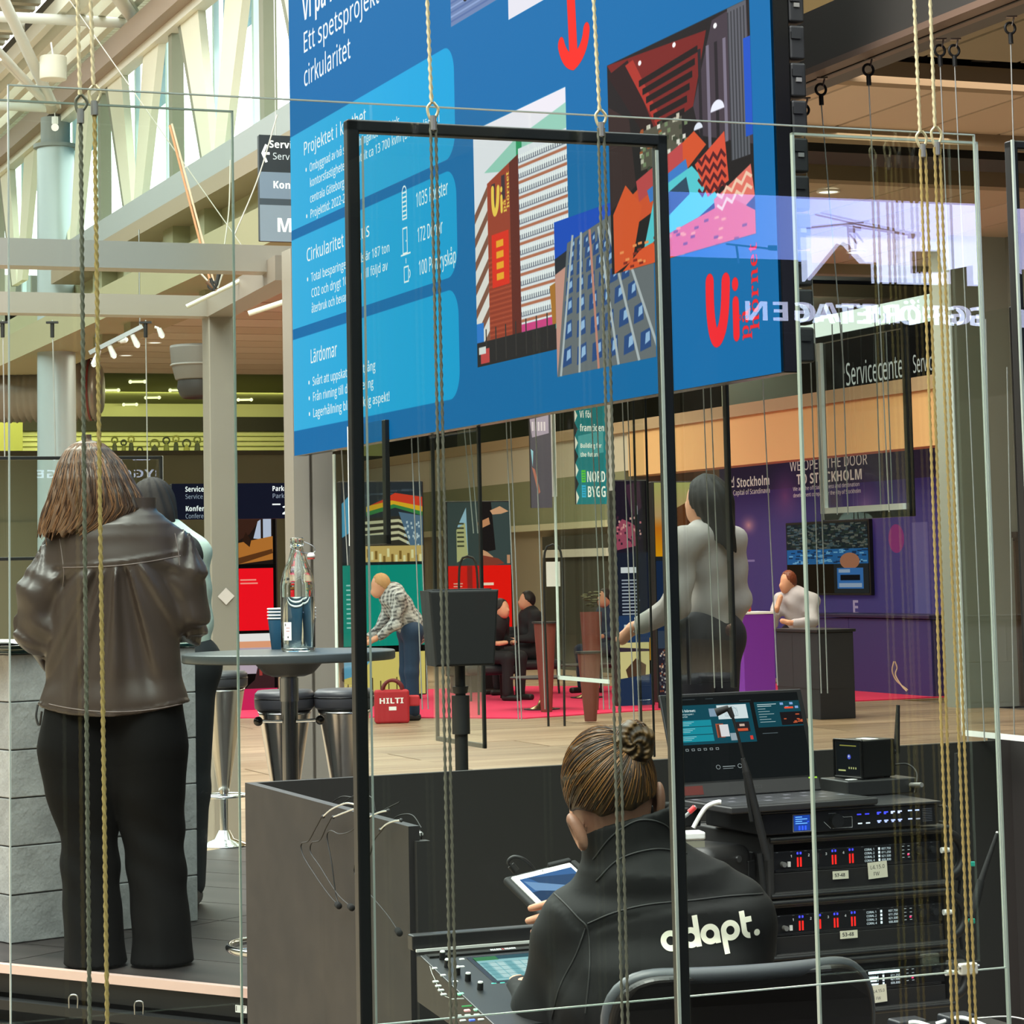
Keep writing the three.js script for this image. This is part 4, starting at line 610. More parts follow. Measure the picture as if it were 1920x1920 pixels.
function surf(f, lo, hi, cell, colorAt) {                              // a closed smooth surface where f is zero
  const n = [0, 1, 2].map((i) => Math.ceil((hi[i] - lo[i]) / cell) + 1), [nx, ny, nz] = n, F = new Float32Array(nx * ny * nz), p = [0, 0, 0];
  for (let k = 0, q = 0; k < nz; k++) for (let j = 0; j < ny; j++) for (let i = 0; i < nx; i++, q++) { p[0] = lo[0] + i * cell; p[1] = lo[1] + j * cell; p[2] = lo[2] + k * cell; F[q] = f(p); }
  const id = new Int32Array(nx * ny * nz).fill(-1), pos = [], idx = [], at3 = (i, j, k) => (k * ny + j) * nx + i;
  for (let k = 0; k < nz - 1; k++) for (let j = 0; j < ny - 1; j++) for (let i = 0; i < nx - 1; i++) {
    let m = 0; const v = [];
    for (let c = 0; c < 8; c++) { const w = F[at3(i + (c & 1), j + ((c >> 1) & 1), k + (c >> 2))]; v.push(w); if (w < 0) m |= 1 << c; }
    if (m === 0 || m === 255) continue;
    let x = 0, y = 0, z = 0, s = 0;
    for (let a = 0; a < 8; a++) for (const d of [1, 2, 4]) { if (a & d) continue; const b = a | d; if ((v[a] < 0) === (v[b] < 0)) continue; const t = v[a] / (v[a] - v[b]); x += (a & 1) + (d === 1 ? t : 0); y += ((a >> 1) & 1) + (d === 2 ? t : 0); z += (a >> 2) + (d === 4 ? t : 0); s++; }
    id[at3(i, j, k)] = pos.length / 3; pos.push(lo[0] + (i + x / s) * cell, lo[1] + (j + y / s) * cell, lo[2] + (k + z / s) * cell);
  }
  const quad = (a, b, c, d, flip) => { if (a < 0 || b < 0 || c < 0 || d < 0) return; flip ? idx.push(a, c, b, a, d, c) : idx.push(a, b, c, a, c, d); };
  for (let k = 0; k < nz - 1; k++) for (let j = 0; j < ny - 1; j++) for (let i = 0; i < nx - 1; i++) {
    const a = F[at3(i, j, k)] < 0;
    if (j && k && a !== F[at3(i + 1, j, k)] < 0) quad(id[at3(i, j - 1, k - 1)], id[at3(i, j, k - 1)], id[at3(i, j, k)], id[at3(i, j - 1, k)], !a);
    if (i && k && a !== F[at3(i, j + 1, k)] < 0) quad(id[at3(i - 1, j, k - 1)], id[at3(i - 1, j, k)], id[at3(i, j, k)], id[at3(i, j, k - 1)], !a);
    if (i && j && a !== F[at3(i, j, k + 1)] < 0) quad(id[at3(i - 1, j - 1, k)], id[at3(i, j - 1, k)], id[at3(i, j, k)], id[at3(i - 1, j, k)], !a);
  }
  const g = new THREE.BufferGeometry(); g.setAttribute('position', new THREE.Float32BufferAttribute(pos, 3)); g.setIndex(idx); g.computeVertexNormals();
  if (colorAt) { const c = new Float32Array(pos.length); for (let i = 0; i < pos.length; i += 3) c.set(colorAt(pos[i], pos[i + 1], pos[i + 2]), i); g.setAttribute('color', new THREE.BufferAttribute(c, 3)); }
  return g;
}
// a clothed figure from joints (metres, y up, facing +z before it is turned)
function figure(label, pos, rot, j, o) {
  const t = thing('person', label, 'person', pos, rot, o.group), c = o.cell ?? 0.02, mats = o.mats, B = (s) => j[s];
  const bb = (keys, m) => { const lo = [9, 9, 9], hi = [-9, -9, -9]; for (const k of keys) for (let i = 0; i < 3; i++) { lo[i] = Math.min(lo[i], j[k][i] - m); hi[i] = Math.max(hi[i], j[k][i] + m); } return [lo, hi]; };
  const head = B('head');
  const bodyF = (p) => {
    let d = sdEll(p, head, [0.077, 0.108, 0.095]); d = smin(d, sdEll(p, [head[0] + j.face[0] * 0.04, head[1] - 0.06 + j.face[1] * 0.04, head[2] + j.face[2] * 0.04], [0.052, 0.06, 0.06]), 0.04);
    d = smin(d, sdEll(p, [head[0] + j.face[0] * 0.105, head[1] - 0.02 + j.face[1] * 0.105, head[2] + j.face[2] * 0.105], [0.014, 0.024, 0.018]), 0.02);
    d = smin(d, sdCap(p, head, B('neck'), 0.052, 0.056), 0.03); const tr = Math.min(0.1, (o.bulk ?? 0.15) - 0.045); d = smin(d, sdCap(p, [B('neck')[0], B('neck')[1] - 0.08, B('neck')[2]], B('pelvis'), tr, tr), 0.04);
    for (const s of ['L', 'R']) { d = smin(d, sdCap(p, B('neck'), B('sh' + s), 0.05, 0.055), 0.04); d = smin(d, sdCap(p, B('sh' + s), B('el' + s), 0.045, 0.036), 0.03); d = smin(d, sdCap(p, B('el' + s), B('wr' + s), 0.036, 0.026), 0.02); d = smin(d, sdCap(p, B('wr' + s), B('ha' + s), 0.028, 0.03), 0.02); d = smin(d, sdCap(p, B('hip' + s), B('kn' + s), 0.06, 0.048), 0.03); d = smin(d, sdCap(p, B('kn' + s), B('an' + s), 0.048, 0.035), 0.03); }
    return d;
  };
  const all = Object.keys(j).filter((k) => k !== 'face');
  obj('body', surf(bodyF, ...bb(all, 0.15), c * 0.85), mats.skin ?? M.skin, t);
  const topF = (p) => {  let d = sdCap(p, [B('neck')[0], B('neck')[1] - 0.06, B('neck')[2]], B('pelvis'), o.bulk ?? 0.15, (o.bulk ?? 0.15) * 0.98); for (const s of ['L', 'R']) { d = smin(d, sdCap(p, B('neck'), B('sh' + s), 0.075, 0.075), 0.06); d = smin(d, sdCap(p, B('sh' + s), B('el' + s), 0.074, 0.06), 0.05); d = smin(d, sdCap(p, B('el' + s), B('wr' + s), 0.06, 0.045), 0.03); } return Math.max(d + 0.006 * Math.sin(p[1] * 38 + p[0] * 21), -(sdCap(p, B('wrL'), B('haL'), 0.05, 0.05)), -(sdCap(p, B('wrR'), B('haR'), 0.05, 0.05))); };
  obj('top', surf(topF, ...bb(['neck', 'pelvis', 'shL', 'shR', 'elL', 'elR', 'wrL', 'wrR'], 0.2), c, mats.topColor), mats.top, t);
  if (j.knL[1] > -0.5) {
    const legF = (p) => { let d = sdCap(p, B('hipL'), B('hipR'), 0.12, 0.12); for (const s of ['L', 'R']) { d = smin(d, sdCap(p, B('hip' + s), B('kn' + s), 0.1, 0.075), 0.04); d = smin(d, sdCap(p, B('kn' + s), B('an' + s), 0.075, 0.06), 0.03); } return d; };
    obj('trousers', surf(legF, ...bb(['hipL', 'hipR', 'knL', 'knR', 'anL', 'anR'], 0.14), c), mats.legs, t);
    for (const s of ['L', 'R']) { const a = B('an' + s); obj('shoe', T(rbox(0.09, 0.07, 0.26, 0.03), a[0], a[1] - 0.05, a[2] + 0.06), mats.shoes ?? M.black, t); }
  }
  const hairF = o.hair ? (p) => o.hair(p, head) : (p) => Math.max(sdEll(p, [head[0] - j.face[0] * 0.012, head[1] + 0.012, head[2] - j.face[2] * 0.012], [0.086, 0.112, 0.102]), (p[0] - head[0]) * j.face[0] + (p[2] - head[2]) * j.face[2] - 0.055 + Math.max(0, head[1] + 0.02 - p[1]) * 1.2);
  const hairR = (p) => hairF(p) + 0.0035 * Math.sin(Math.atan2(p[0] - head[0], p[2] - head[2]) * 17 + p[1] * 22); obj('hair', surf(hairR, [head[0] - 0.2, head[1] - (o.hairLong ?? 0.2), head[2] - 0.2], [head[0] + 0.2, head[1] + 0.16, head[2] + 0.2], c * 0.6), mats.hair ?? M.hair, t);
  return t;
}
const standing = (o = {}) => Object.assign({ head: [0, 1.56, 0], face: [0, 0, 1], neck: [0, 1.4, -0.01], pelvis: [0, 0.95, 0], shL: [0.18, 1.36, 0], shR: [-0.18, 1.36, 0], elL: [0.23, 1.08, 0], elR: [-0.23, 1.08, 0], wrL: [0.22, 0.85, 0.1], wrR: [-0.22, 0.85, 0.1], haL: [0.22, 0.77, 0.12], haR: [-0.22, 0.77, 0.12], hipL: [0.09, 0.92, 0], hipR: [-0.09, 0.92, 0], knL: [0.1, 0.5, 0.02], knR: [-0.1, 0.5, 0.02], anL: [0.1, 0.085, 0], anR: [-0.1, 0.085, 0] }, o);
const seated = (h = 0.45, o = {}) => standing(Object.assign({ head: [0, h + 0.73, 0.06], neck: [0, h + 0.57, 0.02], pelvis: [0, h + 0.12, 0], shL: [0.18, h + 0.53, 0.02], shR: [-0.18, h + 0.53, 0.02], elL: [0.24, h + 0.27, 0.1], elR: [-0.24, h + 0.27, 0.1], wrL: [0.14, h + 0.25, 0.32], wrR: [-0.14, h + 0.25, 0.32], haL: [0.08, h + 0.26, 0.38], haR: [-0.08, h + 0.26, 0.38], hipL: [0.09, h + 0.1, 0.02], hipR: [-0.09, h + 0.1, 0.02], knL: [0.12, h + 0.08, 0.44], knR: [-0.12, h + 0.08, 0.44], anL: [0.12, 0.085, 0.42], anR: [-0.12, 0.085, 0.42] }, o));
// ---------- the low hall: carpet, posters, banner, signs ----------
const flat = (p) => p.setY(0);
{
  const pts = [[420, 1347], [700, 1346], [985, 1348], [1300, 1327], [1620, 1315], [1792, 1307], [1775, 1299], [1560, 1281], [1250, 1288], [980, 1288], [420, 1306]].map(([x, y]) => onY(x, y, 0));
  const g = extrude(shapeOf(pts.map((p) => [p.x, p.z])), 0.012); g.rotateX(Math.PI / 2).translate(0, 0.012, 0);
  tag(obj('carpet', g, P(0xe02a5a, 0.95, { sheen: 0.4, sheenColor: new THREE.Color(0xff6a8a) })), 'pink-red carpet laid on the hall floor before the purple stand', 'carpet');
}
function poster(name, label, x0, y0, x1, y1, z, draw, k = 0.75, cat = 'poster', foot = true) {
  const r = rectOn(plane(at((x0 + x1) / 2, (y0 + y1) / 2, z), ROT_B), x0, y0, x1, y1), t = thing(name, label, cat, r.c.clone().setY(r.y0), r.rot);
  const W = 256, H = Math.round(256 * r.h / r.w), tx = canvasTex(W, Math.min(1024, H), (g, w, h) => { g.save(); g.scale(w / 100, h / 100); draw(g); g.restore(); });
  obj('case', rbox(r.w + 0.04, r.h + 0.03, 0.12, 0.015, 0, r.h / 2, -0.065), M.black, t);
  obj('screen', T(new THREE.PlaneGeometry(r.w, r.h), 0, r.h / 2, 0.001), slideMat(tx, k), t);
  if (foot && r.y0 > 0.05) obj('foot', box(r.w * 0.9, r.y0 - 0.013, 0.1, 0, -r.y0 / 2 + 0.0065, -0.065), M.black, t);
  return t;
}
const Rc = (g, c, x, y, w, h) => { g.fillStyle = c; g.fillRect(x, y, w, h); };
const Pg = (g, c, ...q) => { g.fillStyle = c; g.beginPath(); q.forEach(([a, b], i) => (i ? g.lineTo(a, b) : g.moveTo(a, b))); g.fill(); };
const lines = (g, c, x, y, n, w, dy = 1.6, h = 0.7) => { for (let i = 0; i < n; i++) Rc(g, c, x, y + i * dy, w * (0.8 + 0.2 * hsh(i, n)), h); };
poster('poster_totem', 'tall screen totem with cyclist photo over plain red panel', 446, 938, 521, 1338, 29, (g) => {
  Rc(g, '#1b120e', 0, 0, 100, 30); Pg(g, '#3a2016', [0, 2], [88, 2], [30, 16], [0, 19]); Pg(g, '#b9c2d8', [52, 10], [88, 6], [88, 19], [40, 18]); Pg(g, '#b5702e', [0, 20], [92, 17], [92, 28], [0, 30]); Pg(g, '#1d120c', [60, 7], [66, 6], [66, 18], [60, 18]); Pg(g, '#2a170d', [10, 19], [20, 15], [34, 19], [30, 22]); Pg(g, '#5c3315', [0, 27], [90, 23], [92, 25], [0, 30]); Rc(g, '#000', 92, 0, 8, 60);
  Rc(g, '#fb0d1e', 0, 32, 92, 29); lines(g, '#ff9a8a', 4, 37, 2, 52); Rc(g, '#000', 0, 61, 100, 1.4); Rc(g, '#f2eceb', 0, 62.4, 100, 7); Rc(g, '#e8a07a', 0, 66, 90, 3); Rc(g, '#bba7b6', 0, 69, 92, 12); Pg(g, '#3b1f22', [40, 84], [50, 76], [62, 77], [70, 82], [92, 79], [92, 100], [0, 100], [0, 90]); Rc(g, '#a13a36', 52, 79, 8, 3); Rc(g, '#d5245a', 0, 88, 100, 12);
}, 0.95);
poster('poster_totem', 'wide screen totem with rainbow-roofed photo over teal panel', 640, 905, 798, 1300, 30.5, (g) => {
  Rc(g, '#2e343a', 0, 0, 100, 40); for (let i = 0; i < 30; i++) Rc(g, `rgba(130,145,160,${0.3 * hsh(i, 3)})`, hsh(i, 1) * 90, 3 + hsh(i, 2) * 6, 16, 0.8);
  Pg(g, '#3e8a4a', [30, 13.5], [62, 10], [100, 13], [100, 16], [66, 12], [30, 16]); Pg(g, '#f0b82a', [30, 11.5], [62, 7.8], [100, 11], [100, 14], [64, 10.4], [30, 14]); Pg(g, '#e8452c', [34, 11], [52, 8], [66, 5], [100, 7], [100, 11.5], [62, 8.6]);
  for (let i = 0; i < 9; i++) Pg(g, i % 2 ? '#d8cfa8' : '#3a352c', [25, 17 + i * 1.5], [70, 16 + i * 1.4], [95, 20 + i * 1.5], [25, 18.2 + i * 1.5]); Pg(g, '#5d7890', [70, 14], [100, 16], [100, 32], [84, 30]); for (let i = 0; i < 26; i++) Rc(g, '#c8d6dc', 74 + hsh(i, 8) * 24, 18 + hsh(i, 9) * 14, 2, 1.2);
  Rc(g, '#d8b66c', 20, 30, 80, 9); for (let i = 0; i < 16; i++) Rc(g, i % 2 ? '#f6eab0' : '#8c6a30', 20 + i * 5, 31 + hsh(i, 4) * 4, 3, 4); Pg(g, '#59b0d8', [0, 10], [14, 4], [16, 22], [0, 26]); Rc(g, '#18282a', 0, 37.6, 100, 1.6);
  Rc(g, '#0d9c88', 0, 39, 100, 38); lines(g, '#bfeee4', 4, 48, 10, 22, 2.2); Rc(g, '#e8fbf6', 14, 45, 14, 6);
  Rc(g, '#f2d778', 0, 80, 100, 20); Pg(g, '#6fb7da', [0, 80], [40, 80], [20, 90], [0, 92]); for (let i = 0; i < 10; i++) Rc(g, '#4a3518', 4 + i * 10, 91 + hsh(i, 6) * 4, 1.2, 8);
}, 0.8);
poster('poster_totem', 'screen totem with hands on dark photo over bright red panel', 838, 942, 962, 1262, 32, (g) => {
  Rc(g, '#3f4a49', 0, 0, 100, 37); Pg(g, '#a6c8dc', [16, 14], [30, 3], [32, 30], [14, 34]); Pg(g, '#c8bf86', [14, 16], [28, 12], [32, 32], [14, 35]); for (let i = 0; i < 6; i++) Rc(g, '#4b4a36', 15, 12 + i * 2.6, 11, 1); Pg(g, '#1f1a1a', [50, 0], [70, 0], [76, 28], [50, 30]); Pg(g, '#c98a62', [48, 12], [66, 9], [68, 13], [50, 16]); Pg(g, '#d8a07a', [68, 5], [84, 2.5], [98, 5.5], [86, 7], [72, 7.4]); Pg(g, '#d49a74', [50, 27], [62, 29], [72, 32], [66, 36], [50, 34]); Pg(g, '#8a3f30', [54, 31], [80, 33], [90, 36], [56, 38]); Rc(g, '#c88e6c', 94, 31, 5, 5);
  Rc(g, '#f81a10', 0, 37, 100, 40); Rc(g, '#a52420', 30, 37, 8, 40); Rc(g, '#ffd9c0', 52, 47, 20, 1.6); lines(g, '#ffb8a0', 8, 47, 3, 16);
  Rc(g, '#e8a024', 50, 77, 50, 10); Rc(g, '#2b1c14', 0, 77, 50, 23); Rc(g, '#1d1512', 50, 84, 50, 16);
}, 0.95);
poster('poster_totem', 'narrow navy screen totem with pink evening crowd photo', 1152, 902, 1226, 1322, 28.2, (g) => {
  Rc(g, '#22182a', 0, 0, 100, 32); Pg(g, '#4b2a40', [30, 2], [74, 0], [78, 12], [50, 16]); Rc(g, '#141018', 80, 0, 20, 34); Pg(g, '#b05068', [0, 21], [20, 17], [50, 19], [70, 22], [60, 29], [0, 31]); for (let i = 0; i < 40; i++) Rc(g, ['#e88a90', '#4a2438', '#f0b0a8', '#301a30'][i % 4], hsh(i, 1) * 72, 15 + hsh(i, 2) * 13, 5, 1); Rc(g, '#e8ecf4', 62, 11, 4, 8); Rc(g, '#1c2434', 58, 15, 12, 10);
  Rc(g, '#1d2336', 0, 32, 100, 36); Rc(g, '#f0eef2', 12, 38.5, 52, 2.6); lines(g, '#b8bccc', 14, 44, 16, 54, 1.5, 0.6); Rc(g, '#27406a', 0, 60, 100, 12); Rc(g, '#e4e8f0', 18, 64, 24, 1.6);
  Rc(g, '#f2dc9a', 4, 72, 86, 18); Pg(g, '#5a3c2c', [20, 84], [50, 79], [80, 82], [76, 90], [30, 90]); Pg(g, '#28385a', [0, 88], [100, 86], [100, 100], [0, 100]); Rc(g, '#e4a024', 92, 70, 4, 10); Pg(g, '#3f3040', [0, 74], [90, 75], [90, 76], [0, 76]);
}, 0.75);
poster('poster_totem', 'broad dark screen totem with orange sunset photo and aerial city below', 1226, 905, 1352, 1310, 27.6, (g) => {
  const gr = g.createLinearGradient(0, 0, 0, 34); gr.addColorStop(0, '#b9b56a'); gr.addColorStop(0.45, '#c9a070'); gr.addColorStop(0.62, '#d8781a'); gr.addColorStop(1, '#f2a20a'); g.fillStyle = gr; g.fillRect(0, 0, 100, 34); Pg(g, '#6a3a1c', [16, 24], [34, 12], [60, 8], [78, 14], [76, 20], [50, 24]); Rc(g, '#5a2c10', 52, 17, 4, 8);
  Rc(g, '#1b2028', 0, 34, 100, 34); Pg(g, '#152a4c', [0, 36], [30, 36], [14, 68], [0, 68]); fitText(g, 'WELCOME TO A SEA', 44, 42.5, 3, 46, 'sans-serif'); g.fillStyle = '#e8eae4'; fitText(g, 'WELCOME TO A SEA', 44, 42.5, 3, 46); fitText(g, 'OF OPPORTUNITIES', 48, 45, 2.4, 42, 'sans-serif', 'bold'); Rc(g, '#9aa0a0', 50, 64, 40, 0.6);
  Rc(g, '#3a4458', 0, 68, 100, 8); Rc(g, '#3d5a8c', 20, 74, 60, 3); Rc(g, '#2a2430', 0, 76, 100, 24); for (let i = 0; i < 360; i++) Rc(g, ['#c8c2c0', '#8a4a38', '#5a5660', '#e0b49a', '#2c2a34', '#a89a94'][i % 6], hsh(i, 1) * 98, 76 + hsh(i, 2) * 23, 2.6, 0.9);
}, 0.8);
{ // banners hanging from the ceiling
  const mk = (label, x0, y0, x1, y1, z, draw) => {
    const r = rectOn(plane(at((x0 + x1) / 2, (y0 + y1) / 2, z), ROT_B), x0, y0, x1, y1), t = thing('hanging_banner', label, 'banner', r.c.clone().setY(r.y0), r.rot);
    const tx = canvasTex(256, 1024, (g, w, h) => { g.save(); g.scale(w / 100, h / 100); draw(g); g.restore(); });
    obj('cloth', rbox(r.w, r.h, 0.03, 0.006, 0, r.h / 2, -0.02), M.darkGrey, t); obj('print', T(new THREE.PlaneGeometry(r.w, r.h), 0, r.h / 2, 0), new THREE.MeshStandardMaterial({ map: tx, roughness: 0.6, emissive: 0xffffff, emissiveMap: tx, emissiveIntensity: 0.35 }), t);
    obj('side_panel', [box(0.03, r.h * 0.9, 0.3, r.w / 2 + 0.06, r.h * 0.55, -0.2)], S(0xe8ecee, 0.5), t);
    for (const s of [-1, 1]) obj('wire', bar(V3(s * r.w * 0.4, r.h, -0.02), V3(s * r.w * 0.4, 5 - r.y0, -0.02), 0.006), M.wire, t);
  };
  mk('teal trade fair banner with white and green lettering above the hall', 1075, 690, 1140, 945, 23, (g) => {
    Rc(g, '#0b7f8c', 0, 0, 100, 100); for (let i = 0; i < 10; i++) Pg(g, i % 2 ? '#f3efe8' : '#23242a', [0, i * 10], [9, i * 10 + 5], [0, i * 10 + 10]);
    g.fillStyle = '#fff'; fitText(g, 'Vi för', 16, 36, 7, 40, 'sans-serif', 'bold'); fitText(g, 'framtiden', 16, 46, 7, 78, 'sans-serif', 'bold'); Pg(g, '#4fa8b4', [10, 50], [90, 46], [90, 62], [10, 66]); g.fillStyle = '#fff'; fitText(g, 'Building for', 16, 59, 4.6, 68, 'sans-serif', 'bold'); fitText(g, 'the future', 16, 65.5, 4.6, 60, 'sans-serif', 'bold');
    Rc(g, '#5fd23c', 18, 75, 13, 9); Rc(g, '#2fb8f0', 18, 86, 13, 9); for (let i = 0; i < 4; i++) { Rc(g, '#0b7f8c', 20, 76.5 + i * 1.8, 9, 0.6); Rc(g, '#0b7f8c', 20, 87.5 + i * 1.8, 9, 0.6); }
    g.fillStyle = '#fff'; fitText(g, 'NORD', 34, 84, 11, 60, 'sans-serif', 'bold'); fitText(g, 'BYGG', 35, 95, 11, 60, 'sans-serif', 'bold');
  });
  mk('dark violet-grey hanging banner with pale upper print beside the teal banner', 992, 740, 1036, 952, 26, (g) => { Rc(g, '#4c4956', 0, 0, 100, 100); Pg(g, '#9d93ac', [0, 22], [90, 18], [90, 34], [10, 38]); Pg(g, '#8cc4dc', [2, 48], [14, 50], [10, 64]); Pg(g, '#a86a5c', [6, 64], [20, 66], [44, 86], [34, 88]); for (let i = 0; i < 5; i++) Rc(g, '#cfc8d6', 10 + i * 14, 24, 8, 8); });
}
{ // overhead direction signs
  const mk = (label, pl, x0, y0, x1, y1, draw, k = 1) => { const r = rectOn(pl, x0, y0, x1, y1), t = thing('overhead_sign', label, 'sign', r.c.clone().setY(r.y0), r.rot); const tx = canvasTex(1024, Math.round(1024 * r.h / r.w), (g, w, h) => { g.save(); g.scale(w / 100, h / 100 ); draw(g); g.restore(); }); obj('case', rbox(r.w, r.h, 0.1, 0.01, 0, r.h / 2, -0.055), M.black, t); obj('face', T(new THREE.PlaneGeometry(r.w, r.h), 0, r.h / 2, 0), slideMat(tx, k), t); return t; };
  mk('dark illuminated direction sign with white text behind the pavilion post', plane(at(430, 940, 27), ROT_B), 322, 907, 546, 972, (g) => {
    Rc(g, '#0b0f22', 0, 0, 100, 100); g.fillStyle = '#fff'; fitText(g, 'Servicecenter', 11, 22, 20, 30, 'sans-serif', 'bold'); fitText(g, 'Konferens', 11, 76, 20, 24, 'sans-serif', 'bold'); fitText(g, 'Parkering', 84, 22, 20, 22, 'sans-serif', 'bold'); fitText(g, '2', 92, 88, 34, 8, 'sans-serif', 'bold'); Rc(g, '#fff', 84, 58, 7, 4);
    g.fillStyle = '#9aa3b4'; fitText(g, 'Service Center', 11, 42, 17, 30); fitText(g, 'Conference', 11, 96, 17, 22); fitText(g, 'Parkside', 84, 42, 17, 20);
  }, 1.1);
  mk('black upper sign reading Servicecenter in thin white letters', plane(U(16.9, 0, 0), ROT_A), 1556, 610, 1800, 745, (g) => { Rc(g, '#181615', 0, 0, 100, 100); g.fillStyle = '#d8d6d0'; fitText(g, 'Servicecenter', 12, 70, 34, 50); fitText(g, 'Service Center', 66, 68, 26, 36); }, 0.8);
}
// ---------- purple stand ----------
{
  const pl = plane(U(16.05, 0, 0), ROT_A), r = rectOn(pl, 1348, 862, 1800, 1195), t = thing('exhibition_wall', 'purple printed stand wall with white lettering below the cream fascia', 'stand wall', r.c.clone().setY(0), r.rot);
  const left = hit(1348, 1000, pl), FX = (px) => hit(px, 1000, pl).sub(left).dot(pl.d) / r.w, topY = 2.95, FY = (px, py) => (topY - hit(px, py, pl).y) / topY;
  const tx = canvasTex(2048, 1024, (g, w, h) => {
    const gr = g.createLinearGradient(0, 0, w, 0); gr.addColorStop(0, '#3d2c6b'); gr.addColorStop(0.5, '#352f74'); gr.addColorStop(1, '#3d3480'); g.fillStyle = gr; g.fillRect(0, 0, w, h);
    g.fillStyle = '#2b2547'; g.fillRect(0, 0, w, h * 0.13); const blob = (px, py, rx, ry, c) => { const x = FX(px) * w, y = FY(px, py) * h, b = g.createRadialGradient(0, 0, 0, 0, 0, 1); b.addColorStop(0, c); b.addColorStop(1, 'rgba(60,40,110,0)'); g.save(); g.translate(x, y); g.scale(rx, ry); g.fillStyle = b; g.fillRect(-1, -1, 2, 2); g.restore(); };
    blob(1470, 930, 190, 170, 'rgba(120,70,130,0.9)'); blob(1620, 950, 220, 200, 'rgba(150,110,170,0.7)'); blob(1400, 985, 120, 70, 'rgba(210,150,150,0.8)'); blob(1560, 940, 130, 90, 'rgba(70,50,80,0.9)');
    const txt = (s, x0, x1, py, px, font, wt, c = '#f4eee6') => { g.fillStyle = c; fitText(g, s, FX(x0) * w, FY(x0, py) * h, px, (FX(x1) - FX(x0)) * w, font ?? 'sans-serif', wt); };
    txt('Stockholm', 1380, 1442, 914, 62, 'sans-serif', 'bold'); txt('The Capital of Scandinavia', 1360, 1442, 930, 34); txt('WE OPEN THE DOOR', 1480, 1626, 884, 66); txt('TO STOCKHOLM', 1492, 1616, 909, 66, 'sans-serif', 'bold'); txt('We are the official business and destination', 1485, 1610, 921, 26); txt('development company for the City of Stockholm', 1485, 1612, 933, 26);
    g.strokeStyle = '#f4eee6'; g.lineWidth = 6; g.beginPath(); const lx = FX(1369) * w, ly = FY(1369, 913) * h; g.moveTo(lx, ly); g.lineTo(lx, ly - 42); g.lineTo(lx + 14, ly - 22); g.lineTo(lx + 30, ly - 44); g.lineTo(lx + 30, ly); g.closePath(); g.stroke();
    g.fillStyle = '#7d2374'; g.beginPath(); g.arc(FX(1675) * w, FY(1675, 1010) * h, 62, 0, 7); g.fill(); g.fillStyle = 'rgba(150,150,190,0.35)'; g.fillRect(FX(1705) * w, FY(1705, 980) * h, 120, 420); g.fillStyle = '#9a92b8'; fitText(g, 'E', FX(1588) * w, FY(1588, 1152) * h, 90, 60, 'sans-serif', 'bold');
    g.fillStyle = 'rgba(170,160,200,0.5)'; g.fillRect(FX(1385) * w, FY(1385, 1050) * h, 130, 10);
  });
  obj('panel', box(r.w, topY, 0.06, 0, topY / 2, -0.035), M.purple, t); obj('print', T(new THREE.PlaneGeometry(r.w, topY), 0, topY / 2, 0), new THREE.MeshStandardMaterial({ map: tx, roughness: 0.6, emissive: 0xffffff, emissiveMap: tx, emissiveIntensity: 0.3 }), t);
  const rt = rectOn(plane(U(15.98, 0, 0), ROT_A), 1474, 985, 1630, 1112), tv = thing('wall_screen', 'wall-mounted screen with blue city photo on the purple stand wall', 'screen', rt.c.clone().setY(rt.y0), rt.rot);
  const ttx = canvasTex(512, 512, (g) => { g.fillStyle = '#2a2d30'; g.fillRect(0, 0, 512, 512); for (let i = 0; i < 500; i++) { g.fillStyle = ['#4a5a60', '#2f3a34', '#6a6a62', '#1f2a30'][i % 4]; g.fillRect(hsh(i, 1) * 500, hsh(i, 2) * 190, 22, 12); } g.fillStyle = '#2d6aa8'; g.fillRect(0, 190, 512, 110); for (let i = 0; i < 90; i++) { g.fillStyle = i % 2 ? '#79b2dc' : '#1d3a60'; g.fillRect(hsh(i, 5) * 500, 190 + hsh(i, 6) * 100, 26, 10); } g.fillStyle = '#22190f'; g.fillRect(0, 300, 300, 212); g.fillStyle = '#b8785c'; g.beginPath(); g.arc(400, 280, 60, 0, 7); g.fill(); g.fillStyle = '#3f78c0'; g.fillRect(320, 330, 160, 150); g.fillStyle = '#a8b8d4'; g.fillRect(330, 340, 70, 24); g.fillRect(330, 440, 140, 30); g.fillStyle = '#10141c'; g.fillRect(340, 380, 120, 40); });
  obj('frame', rbox(rt.w + 0.06, rt.h + 0.06, 0.06, 0.01, 0, rt.h / 2, -0.035), M.black, tv); obj('display', T(new THREE.PlaneGeometry(rt.w, rt.h), 0, rt.h / 2, 0), slideMat(ttx, 0.7), tv);
  // counters
  const c1 = at(1406, 1148, 24); const d1 = thing('counter', 'bright purple narrow counter with white top and a red can', 'counter', c1.clone().setY(0), TH);
  obj('body', rbox(0.33, 1.08, 0.34, 0.006, 0, 0.54, 0), S(0x7a2fa6, 0.5), d1); obj('top', rbox(0.35, 0.022, 0.36, 0.004, 0, 1.092, 0), M.white, d1); obj('side', box(0.005, 1.04, 0.3, 0.168, 0.54, 0), S(0x3a2a66, 0.6), d1);
  const can = thing('drink_can', 'small red drink can standing on the bright purple counter', 'can', at(1402, 1140, 24).setY(1.103)); obj('shell', lathe([[0, 0], [0.024, 0], [0.033, 0.008], [0.033, 0.105], [0.027, 0.116], [0.025, 0.116], [0.024, 0.112], [0, 0.112]], 28), S(0xc8261e, 0.3, 0.3), can); obj('lid', cyl(0.0255, 0.0255, 0.002, 0, 0.1125, 0, 24), M.alu, can);
